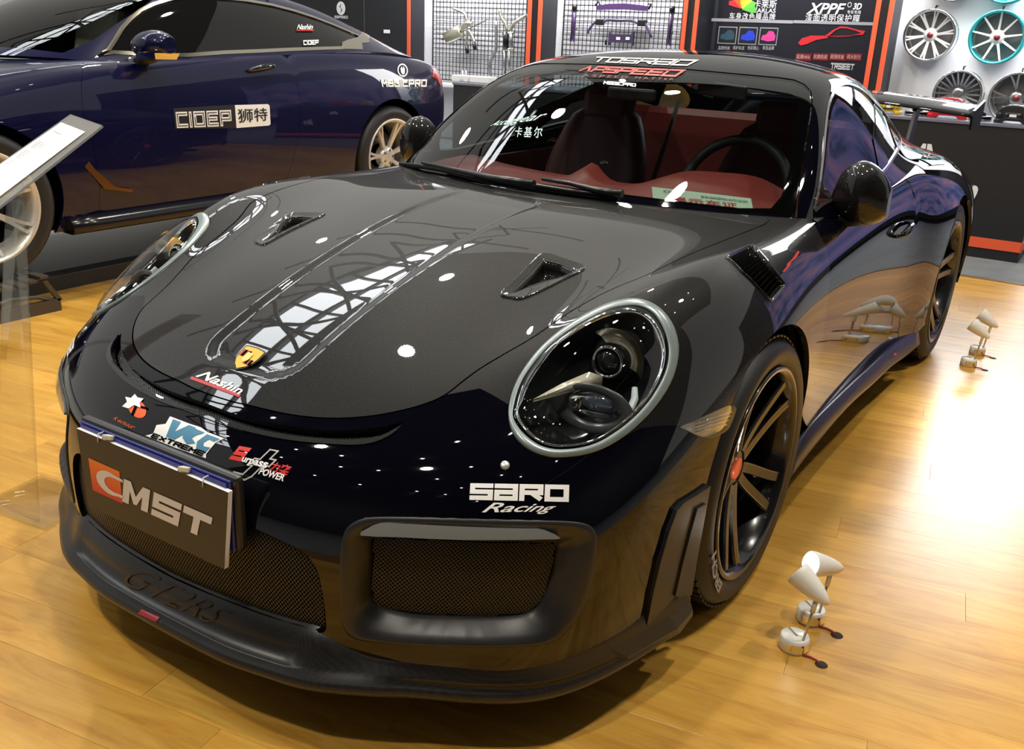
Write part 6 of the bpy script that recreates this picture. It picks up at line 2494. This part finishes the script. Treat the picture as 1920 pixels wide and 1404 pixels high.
t, o_ = wthing('exhaust_muffler', 'steel exhaust muffler with twin black tips on the wire grid', 'exhaust', 855, 62)
a, b = c1p([(835, 385), (985, 310)])
d = (b - a)
mb = MB()
rg = []
ax_ = d.normalized()
u1 = Vector((0, 1, 0))
u2 = ax_.cross(u1)
for k, f_ in ((0, .86), (.04, 1), (.96, 1), (1, .86)):
    c_ = a + d * k - o_
    rg.append([c_ + u1 * .055 * f_ * math.cos(q) + u2 * .085 * f_ * math.sin(q) for q in np.linspace(0, 2 * PI, 24, endpoint=False)])
mb.loft(rg, True, True, True).build('muffler_can', EX, t)
MB().tube(rel(crv(c1p([(905, 85), (960, 105), (1005, 125), (1030, 160), (1040, 210), (1040, 245)]), 4), o_), .018, 10).build('inlet_pipe', EX, t)
MB().tube(rel(crv(c1p([(985, 310), (1010, 260), (1045, 235), (1095, 240)]), 4), o_), [.030] * 13, 10).build('collector', EX, t)
MB().tube(rel(crv(c1p([(1040, 250), (1045, 320), (1040, 400), (1040, 460)]), 4), o_), .018, 10).build('outlet_pipe', EX, t)
MB().tube(rel(crv(c1p([(1060, 300), (1090, 350), (1110, 400), (1115, 430)]), 4), o_), .018, 10).build('outlet_pipe', EX, t)
MB().tube(rel(c1p([(1040, 460), (1048, 535)]), o_), [.024, .027], 14).build('tip', TIP, t)
MB().tube(rel(c1p([(1112, 425), (1125, 500)]), o_), [.024, .027], 14).build('tip', TIP, t)
MB().tube(rel(c1p([(790, 395), (835, 380)]), o_), [.008, .012], 8).build('bracket', TIP, t)
MB().tube(rel(c1p([(1060, 290), (1240, 200)]), o_), .005, 6).build('support_rod', TIP, t)

hook(t, c1p([(900, 350), (1040, 220)]))
t, o_ = wthing('exhaust_pipe', 'long bent grey exhaust pipe standing on the shelf', 'exhaust', 930, 100)
MB().tube(rel(crv(c1p([(1335, 210), (1335, 400), (1330, 500), (1290, 590), (1270, 660), (1280, 770)]), 4), o_), .022, 12).build('pipe', EXD, t)
_pb = c1p([(1280, 775)])[0]
MB().tube(rel([_pb, Vector((_pb.x, _pb.y, .682))], o_), [.022, .022], 12).build('pipe_end', EXD, t)
MB().tube(rel([Vector((_pb.x, _pb.y, .72)), Vector((_pb.x, _pb.y, .681))], o_), [.03, .045], 12).build('flange', EXD, t)
t, o_ = wthing('exhaust_downpipe', 'Y-shaped steel exhaust centre section with twin pipes', 'exhaust', 955, 85)
MB().tube(rel(crv(c1p([(1370, 95), (1385, 170), (1430, 240), (1440, 310)]), 4), o_), .022, 12).build('branch', EX, t)
MB().tube(rel(crv(c1p([(1640, 150), (1580, 190), (1510, 240), (1475, 310)]), 4), o_), .022, 12).build('branch', EX, t)
MB().tube(rel(c1p([(1432, 320), (1432, 480)]), o_), .040, 14).build('catalyst', TIP, t)
MB().tube(rel(c1p([(1485, 320), (1485, 480)]), o_), .024, 12).build('tube', EXD, t)
for x in (1418, 1465):
    MB().tube(rel(c1p([(x, 490), (x, 740)]), o_), .018, 12).build('tube', EXD, t)
for y in (340, 500):
    a, b = c1p([(1400, y), (1510, y - 10)])
    MB().tube(rel([a, b], o_), .020, 10).build('clamp', EX, t)
MB().tube(rel(c1p([(1440, 735), (1440, 790)]), o_), [.03, .06], 12).build('flange', TIP, t)
hook(t, c1p([(1432, 330), (1485, 330)]))
for k, x in enumerate((1000, 1035)):
    t, o_ = wthing('short_pipe', 'short steel pipe standing on the white shelf, ' + ('left one' if k == 0 else 'right one'), 'pipe', 868 + k * 7, 150, 'short pipes on the shelf')
    t.location = W3(680 + x * .1875, 835 * .1875)
    o_ = t.location.copy()
    MB().tube(rel(c1p([(x, 705), (x, 835)]), o_), .018, 12).build('pipe', EXD, t)

# purple bars on the second grid
PUR = mat('purple_coat', (.045, .018, .075), .35, coat=.4)


def c4p(pts):
    return [W3(1020 + x * .177, y * .177) for x, y in pts]


for nm, lab, top_, bot in (('strut_bar', 'slim purple strut on the left of the bars grid', (325, 75), (300, 430)), ('strut_bar', 'slim purple strut on the right of the bars grid', (1358, 95), (1318, 470))):
    a, b = c4p([top_, bot])
    t = thing(nm, lab, 'bar', b)
    MB().tube(rel([a, b], b), [.020, .022], 10).build('tube', PUR, t)
    MB().tube(rel([a + Vector((0, 0, .03)), a - Vector((0, 0, .035))], b), .034, 10).build('joint', TIP, t)
    for s in (-1, 1):
        MB().box(Vector((s * .022, 0, .02)), (.012, .03, .07)).build('fork', PUR, t)
    hook(t, [a + (b - a) * .15, a + (b - a) * .7])
a = c4p([(560, 85), (680, 72), (860, 68), (1000, 82), (1100, 92)])
t = thing('strut_brace', 'wide flat purple strut brace at the top of the grid', 'bar', a[2])
MB().loft([[p - a[2] + Vector((0, dy, dz)) for dy, dz in ((-.02, -h_), (.02, -h_), (.02, h_), (-.02, h_))] for p, h_ in zip(a, (.024, .032, .034, .032, .026))], True, True, False).build('beam', PUR, t)
for e, q in ((0, [(540, 60), (580, 15), (595, 70)]), (1, [(1105, 45), (1135, 40), (1110, 100)])):
    MB().tube(rel(c4p(q), a[2]), .012, 8).build('bracket', TIP, t)
hook(t, [a[1], a[3]])
a = crv(c4p([(470, 355), (475, 320), (540, 240), (620, 240), (680, 210), (800, 215), (920, 215), (1010, 250), (1060, 245), (1105, 320), (1138, 395)]), 3)
t = thing('sway_bar', 'bent purple sway bar in the middle of the grid', 'bar', W3(1165, 42))
MB().tube(rel(a, Vector(t.location)), .015, 10).build('bar', PUR, t)
for q in ((590, 235), (1035, 245)):
    MB().box(Vector(c4p([q])[0]) - Vector(t.location), (.10, .05, .07), None, .01).build('bushing', TIP, t)
hook(t, [a[6], a[-7]])
a = c4p([(690, 405), (950, 410)])
t = thing('brace_plate', 'short dark purple brace plate low on the grid', 'bar', a[0])
MB().loft([[p - a[0] + Vector((0, dy, dz)) for dy, dz in ((-.02, -h_), (.02, -h_), (.02, h_), (-.02, h_))] for p, h_ in zip((a[0], a[0] * .9 + a[1] * .1, a[0] * .1 + a[1] * .9, a[1]), (.08, .045, .045, .08))], True, True, False).build('plate', mat('dark_purple', (.03, .018, .05), .4), t)
for px in (795, 895):
    MB().box(Vector(c4p([(px, 408)])[0]) - a[0] + Vector((0, -.023, 0)), (.05, .004, .03)).build('sticker', WHITE, t)
MB().tube(rel(c4p([(660, 410), (650, 475)]), a[0]), .012, 6).build('link', TIP, t)

hook(t, [a[0] * .8 + a[1] * .2, a[0] * .2 + a[1] * .8])
# ------------------------------------------------------------------ poster wall
PBK = mat('poster_black', (.010, .010, .016), .35)
YP = YN - .02
xa, xb = wx(1327, YP), wx(1638, YP)
pos = MB().box(((xa + xb) / 2, YP + .01, 1.55), (xb - xa, .02, 3.0)).build('poster', PBK)
tag(pos, 'black car film poster with white lettering and a red sports car', 'poster')
PW = mat('poster_white_glow', (.80, .80, .82), .5, emit=(.8, .8, .82), estr=.12)  # white print given a faint glow to look lit


def pa(name, art, x0, y0, x1, y1, m, off=.006):
    return wall_art(name, art, 1260 + x0 * .2396, y0 * .2396, 1260 + x1 * .2396, y1 * .2396, YP, m, pos, off)


pa('poster_edge', rect_art(), 300, -60, 375, 390, mat('poster_slate', (.025, .028, .036), .4), .003)
pa('lettering', norm_text('卡莱斯', bold=.0), 638, 0, 825, 62, PW)
pa('lettering', norm_text('CARLAS', bold=.01), 632, 68, 815, 98, PW)
pa('lettering', norm_text('车身改色膜品牌', spacing=1.15), 448, 106, 812, 150, PW)
for k, cl_ in enumerate(((.55, .02, .03), (.80, .10, .02), (.90, .45, .02), (.75, .70, .05), (.12, .55, .06), (.10, .45, .05))):
    a0 = R(150 - k * 30)
    fan = [(.5 + r_ * math.cos(q) * (1 if True else 1), .15 + r_ * math.sin(q)) for r_, q in ((.06, a0), (.75, a0 + R(12)), (.85, a0 - R(3)), (.70, a0 - R(20)), (.06, a0 - R(24)))]
    pa('fan_logo', poly_art(fan), 470, -40, 630, 90, mat('fan_%d' % k, cl_, .5), .006 + .001 * k)
pa('lettering', norm_text('XPPF', bold=.02, shear=.3), 1055, 28, 1365, 105, PW)
pa('lettering', norm_text('3D', bold=.03, shear=.2), 1415, 25, 1490, 75, PW)
pa('lettering', outline_art(circ_, .12), 1374, 20, 1408, 55, PW)
pa('lettering', norm_text('专车专用'), 1370, 82, 1480, 108, PW)
pa('lettering', norm_text('漆面透明保护膜', spacing=1.15), 1042, 115, 1475, 165, PW)
pa('rule_line', rect_art(), 310, 160, 950, 166, mat('poster_grey', (.3, .3, .32), .4))
pa('rule_line', rect_art(), 950, 175, 1585, 181, MATS['poster_grey'])
for k, cl_ in enumerate(((.03, .07, .10), (.02, .05, .55), (.70, .05, .25))):
    x0 = 355 + k * 160
    pa('photo_frame', rect_art(), x0, 210 + k * 4, x0 + 160, 340 + k * 5, MATS['poster_grey'], .005)
    pa('photo', rect_art(), x0 + 8, 218 + k * 4, x0 + 153, 332 + k * 5, mat('photo_dark', (.008, .012, .015), .4), .007)
    pa('photo_car', poly_art([(.05, .25), (.12, .55), (.35, .62), (.5, .88), (.78, .85), (.95, .55), (.92, .22), (.5, .15)]), x0 + 12, 222 + k * 4, x0 + 150, 328 + k * 5, mat('photo_%d' % k, cl_, .4), .009)
for x0, tx in ((362, '品质时尚'), (476, '保护车漆'), (592, '色彩随心'), (710, '彰显品牌')):
    pa('lettering', norm_text(tx), x0, 362, x0 + 92, 388, mat('poster_dim', (.45, .45, .46), .5))
RC = mat('poster_red', (.55, .02, .03), .4)
pa('car_art', poly_art([(0, .12), (.05, .35), (.18, .50), (.42, .52), (.46, .42), (.28, .30), (.14, .08), (.05, 0)]), 985, 210, 1520, 355, RC)
pa('car_art', poly_art([(.40, .50), (.52, .82), (.62, .98), (.72, .97), (.88, .85), (1.0, .80), (.97, .62), (.80, .58), (.94, .70), (.86, .80), (.72, .90), (.62, .90), (.54, .76), (.46, .50)]), 985, 210, 1520, 355, RC)
pa('car_art', poly_art([(.42, .50), (.60, .46), (.75, .50), (.95, .64), (.74, .58), (.60, .55)]), 985, 210, 1520, 355, mat('poster_deep_red', (.20, .008, .012), .4), .007)
for x0, tx in ((965, '延展40%'), (1100, '抗黄防腐'), (1232, '超强修复'), (1360, '疏水耐污')):
    pa('red_bar', rect_art(), x0, 420, x0 + 130, 470, mat('bar_red', (.16, .01, .012), .4), .005)
    pa('lettering', norm_text(tx), x0 + 8, 430, x0 + 118, 458, mat('bar_text', (.62, .35, .33), .5), .008)
pa('lettering', stroke_text('TRSILLFT'.replace('LL', 'E').replace('F', 'E'), w=.25), 1240, 500, 1430, 540, mat('poster_dim', (.4, .4, .4)))

# ------------------------------------------------------------------ wheels on the wall
YD = YN - .10
TEALM = mat('teal_rim', (.02, .36, .38), .2, .6, coat=.6)
POL = mat('polished_rim', (.80, .80, .80), .12, 1)
GREY = mat('brushed_rim', (.45, .45, .46), .25, .9)


def show_wheel(px, py, r_px, ns, split, m, lip, label, a0=0.0, cap=True, rimw=.20):
    p = Vector(pix_at((px, py), 1, YD))
    depth = (np.array(p) - CAM_P) @ (CAM_R @ np.array([0, 0, -1]))
    Rr = r_px * depth / FPX
    t = thing('display_wheel', label, 'wheel', p, 0, 'wheels hung on the white wall')
    rim, sp, hb = silver_wheel(Rr, rimw, ns, '_show', m, lip, split)
    rz = -PI / 2
    w = link('rim', rim, t, (0, .02, 0), (0, 0, rz))
    for k in range(ns):
        link('spoke', sp, w, None, (a0 + k * 2 * PI / ns, 0, 0))
    link('hub', hb, w)
    if cap:
        MB().lathe([(0, rimw / 2 - .035), (.026, rimw / 2 - .037), (.03, rimw / 2 - .05)], 20, 'x').build('centre_cap', mat('maroon_cap', (.13, .01, .012), .3), w)
    MB().tube([(0, .0, Rr - .02), (0, .02, Rr + .035), (0, .10, Rr + .035)], .008, 6).build('hook', TIP, t)
    MB().lathe([(0, -rimw / 2 + .005), (Rr - .03, -rimw / 2 + .005)], 32, 'x').build('backing', mat('wheel_back', (.22, .22, .23), .6), w)
    return t


show_wheel(1745, 66, 45, 10, R(4), WSIL, POL, 'silver multi-spoke wheel with polished lip, upper left on the wall', R(10))
show_wheel(1870, 70, 47, 9, 0.0, WSIL, TEALM, 'silver wheel with a turquoise rim, upper right on the wall', R(8))
show_wheel(1797, 176, 42, 22, 0.0, GREY, POL, 'grey turbine wheel half hidden behind the rear wing', 0, False)
show_wheel(1906, 184, 46, 5, R(9), GREY, GREY, 'brushed grey five-spoke wheel at the right edge of the wall', R(30))
show_wheel(1793, -44, 43, 10, R(4), GREY, GREY, 'grey wheel cut by the top of the picture, left one', 0)
show_wheel(1893, -42, 45, 9, 0.0, WSIL, TEALM, 'turquoise wheel cut by the top of the picture, right one', 0)

# ------------------------------------------------------------------ black counter with brake parts
CX0, CX1, CY0, CY1, CZ = -4.07, .945, 5.35, 6.0, .885
cn = thing('counter', 'long black display counter with an orange stripe near the floor', 'counter', ((CX0 + CX1) / 2, (CY0 + CY1) / 2, FL))
o3 = Vector(cn.location)
MB().box(Vector(((CX0 + CX1) / 2, (CY0 + CY1) / 2, (CZ + FL) / 2 - .01)) - o3, (CX1 - CX0, CY1 - CY0, CZ - FL - .02)).build('body', BLK, cn)
MB().box(Vector(((CX0 + CX1) / 2, (CY0 + CY1) / 2, CZ - .008)) - o3, (CX1 - CX0 + .02, CY1 - CY0 + .02, .022), None, .003).build('counter_top', mat('counter_top', (.16, .17, .24), .25), cn)
MB().box(Vector(((CX0 + CX1) / 2, CY0 - .003, .060)) - o3, (CX1 - CX0, .008, .072)).build('orange_stripe', ORG, cn)
MB().box(Vector((CX1 + .003, (CY0 + CY1) / 2, .060)) - o3, (.008, CY1 - CY0, .072)).build('orange_stripe', ORG, cn)


def cart(art, px0, py0, px1, py1):
    a, b = pix_at((px0, py1), 1, CY0), pix_at((px1, py0), 1, CY0)
    mb = MB().add([Vector((a[0] + p[0] * (b[0] - a[0]), CY0 - .006, a[2] + p[1] * (b[2] - a[2]))) - o3 for p in art[0]], art[1])
    return mb.build('lettering', mat('counter_white', (.75, .76, .80), .5), cn, fix=False)


cart(norm_text('in', bold=.06, shear=.35), 1790, 338, 1838, 376)
cart(poly_art([(.0, .0), (.30, 1), (.48, 1), (.48, 0)]), 1716, 271, 1756, 292)
cart(poly_art([(.54, .0), (.54, 1), (.75, 1), (1.0, 0)]), 1716, 271, 1756, 292)


def caliper(px, py, w, h, m, label, dy=.22, logo=None):
    y = CY0 + dy
    p = pix_at((px, py), 1, y)
    t = thing('brake_caliper', label, 'caliper', (p[0], y, CZ + .003), 0, 'brake calipers on the counter')
    prof = [(-.5, 0), (-.5, .45), (-.42, .80), (-.22, .97), (0, 1.0), (.22, .97), (.42, .80), (.5, .45), (.5, 0), (.30, 0), (.22, .12), (-.22, .12), (-.30, 0)]
    MB().prism([(x * w, z * h) for x, z in prof], -.05, .05, Matrix(((1, 0, 0, 0), (0, 0, -1, 0), (0, 1, 0, 0), (0, 0, 0, 1)))).build('body', m, t, bevel=.008)
    for s in (-1, 1):
        for k in (0, 1):
            MB().lathe([(0, 0), (.014, 0), (.016, .01), (0, .012)], 14, 'y', c=(s * w * (.18 + .2 * k), -.062, h * .45)).build('piston_boss', m, t)
        MB().box((s * w * .44, 0, h * .10), (.04, .11, h * .2), None, .006).build('foot_lug', m, t)
    MB().box((0, -.052, h * .40), (w * .46, .006, h * .34), None, .002).build('window', mat('caliper_window', (.10, .10, .11), .35, .5), t)
    MB().box((0, -.058, h * .42), (w * .20, .004, h * .14)).build('badge', WHITE, t)
    for k in range(6):
        MB().box((w * (-.36 + .145 * k), 0, h * .99 - .02 * abs(k - 2.5) / 2.5), (.012, .09, .01)).build('rib', m, t)
    return t


def rotor(px, py, r, label, dy=.2):
    y = CY0 + dy
    p = pix_at((px, py), 1, y)
    t = thing('brake_rotor', label, 'brake disc', (p[0], y, CZ + .003), 0, 'brake discs on the counter')
    for z in (0.004, .026):
        MB().lathe([(r * .5, 0), (r, 0), (r, .007), (r * .5, .007)], 40, c=(0, 0, z), closed_prof=True).build('face', mat('rotor_steel', (.40, .40, .42), .3, .9), t)
    mb = MB()
    for k in range(30):
        a = 2 * PI * k / 30
        mb.box((r * .8 * math.cos(a), r * .8 * math.sin(a), .018), (r * .35, .006, .016), (0, 0, a))
    mb.build('vanes', TIP, t)['kind'] = 'stuff'
    MB().lathe([(0, .06), (r * .35, .06), (r * .42, .05), (r * .48, .01)], 30).build('bell', TIP, t)
    return t


YELL = mat('yellow_caliper', (.72, .48, .02), .35, coat=.4)
REDC = mat('bright_red_caliper', (.55, .015, .025), .3, coat=.5)
DKC = mat('dark_caliper', (.02, .021, .022), .35)
caliper(1668, 205, .16, .125, YELL, 'yellow brake caliper on the black counter')
caliper(1779, 208, .26, .145, REDC, 'large red brake caliper on the black counter', .20)
caliper(1900, 222, .22, .125, DKC, 'dark brake caliper at the right end of the counter', .16)
rotor(1719, 212, .085, 'drilled brake disc lying between the yellow and red calipers', .22)
rotor(1838, 222, .075, 'drilled brake disc lying between the red and dark calipers', .20)
# white parts at the left end of the counter
for k, (px, w_) in enumerate(((862, .10), (880, .05), (905, .22))):
    p = pix_at((px, 165), 1, CY0 + .2)
    o = MB().box((p[0], CY0 + .2, CZ + .003 + .03), (w_, .14, .06), None, .008).build('parts_box', WHITE)
    tag(o, ('small white box at the left end of the counter', 'narrow white box second from the left end of the counter', 'wide white box near the left end of the counter')[k], 'box', 'white boxes on the counter')

# video wall to the right of the booth (outside the frame, mirrored in the car's flank)
def _screen(nt, b):
    tc = node(nt, 'ShaderNodeTexCoord')
    mp = node(nt, 'ShaderNodeMapping')
    mp.inputs['Scale'].default_value = (1.3, 1.3, 1.0)
    nt.links.new(tc.outputs['Object'], mp.inputs[0])
    n = node(nt, 'ShaderNodeTexNoise', Scale=1.6, Detail=6.0)
    nt.links.new(mp.outputs[0], n.inputs['Vector'])
    r = node(nt, 'ShaderNodeValToRGB')
    e = r.color_ramp.elements
    e[0].position, e[0].color = .35, (.02, .07, .20, 1)
    e[1].position, e[1].color = .68, (.55, .28, .42, 1)
    m1 = e.new(.5)
    m1.color = (.20, .20, .48, 1)
    nt.links.new(n.outputs['Fac'], r.inputs[0])
    nt.links.new(r.outputs[0], b.inputs['Emission Color'])
    b.inputs['Emission Strength'].default_value = 1.0
    b.inputs['Base Color'].default_value = (0, 0, 0, 1)


rb = MB().box((5.4, 9.45, 2.2), (9.4, .1, 4.6)).build('blackout_right', BLK)  # unseen black panel, added to darken reflections in the car's flank
tag(rb, kind='structure')
rb2 = MB().box((8.6, -2.6, 4.4), (.1, 13.0, 9.0)).build('blackout_right', BLK)  # tall unseen panel, added to keep the side of the bumper dark
tag(rb2, kind='structure')
rb3 = MB().box((1.0, -9.0, 4.4), (15.2, .1, 9.0)).build('blackout_front', BLK)  # unseen panel behind the camera, added to blacken the bumper's reflections
tag(rb3, kind='structure')
lbx = thing('light_box', 'bright white light box above the display wheels', 'light box', (.72, YN - .10, 2.32))
MB().box((0, .03, .85), (1.6, .10, 1.7), None, .01).build('case', LILAC, lbx)
MB().box((0, -.024, .85), (1.5, .012, 1.6)).build('diffuser', mat('box_light', (1, 1, 1), .5, emit=(1, 1, 1), estr=14.0), lbx)
vw = thing('video_screen', 'large purple and blue video screen to the right of the booth', 'screen', (3.75, 9.3, 0))
MB().box((0, 0, 1.6), (4.2, .10, 3.0)).build('bezel', BLK, vw)
MB().box((0, -.055, 1.65), (4.0, .012, 2.7)).build('display', mat('video_picture', build=_screen), vw)

# ------------------------------------------------------------------ hall roof far above: dark deck, skylight strip, trusses, lamps (seen as reflections)
ZR = 9.0
DECK = mat('dark_roof', (.012, .012, .012), .9)
ceil = MB().box((.3, -2.0, ZR + .05), (16.6, 20.0, .1)).build('ceiling', DECK)
tag(ceil, kind='structure')
SKY = mat('daylight_pane', (1, 1, 1), .5, emit=(.93, .97, 1.0), estr=9.0)
TRUSS = mat('truss_grey', (.05, .05, .05), .6)
win = MB().box((-8.7, 2.0, ZR + .30), (.02, .02, .02)).build('window_1', TRUSS)
tag(win, kind='structure')
rs = random.Random(5)
for k in range(14):
    y = -6.0 + k * 1.15
    for j in range(2):
        MB().box((-8.35 - j * .62, y, ZR + .28), (.56, 1.05, .02)).build('pane', SKY, win)
fr_ = MB()
for k in range(15):
    fr_.box((-8.66, -6.58 + k * 1.15, ZR + .22), (1.3, .10, .12))
for x in (-8.02, -8.66, -9.30):
    fr_.box((x, 2.0, ZR + .22), (.08, 16.2, .12))
fr_.build('frame', TRUSS, win)
tr_ = MB()
for k in range(8):
    y = -5.5 + k * 2.3
    tr_.tube([(-11.5, y, ZR - .15), (-8.7, y + 1.15, ZR - .3), (-5.5, y, ZR - .15)], .07, 6)
    tr_.tube([(-9.6, y, ZR - .1), (-7.7, y + 2.3, ZR - .1)], .05, 6)
    tr_.tube([(-7.7, y, ZR - .1), (-9.6, y + 2.3, ZR - .1)], .05, 6)
tr_.build('truss', TRUSS, ceil)
BULB = mat('hall_lamp_glow', (1, 1, 1), .5, emit=(1, .95, .86), estr=55)
lm = MB().box((0, 0, 0), (.10, .10, .03)).mesh('hall_lamp')
lm.materials.append(BULB)
for i in range(7):
    for j in range(7):
        x, y = -6.6 + i * 2.0 + rs.uniform(-.4, .4), -8.5 + j * 2.3 + rs.uniform(-.5, .5)
        if not (-7 < x < 3 and .3 < y < 6.5):
            link('hall_lamp', lm, ceil, (x, y, ZR - .25 - rs.random() * .8))
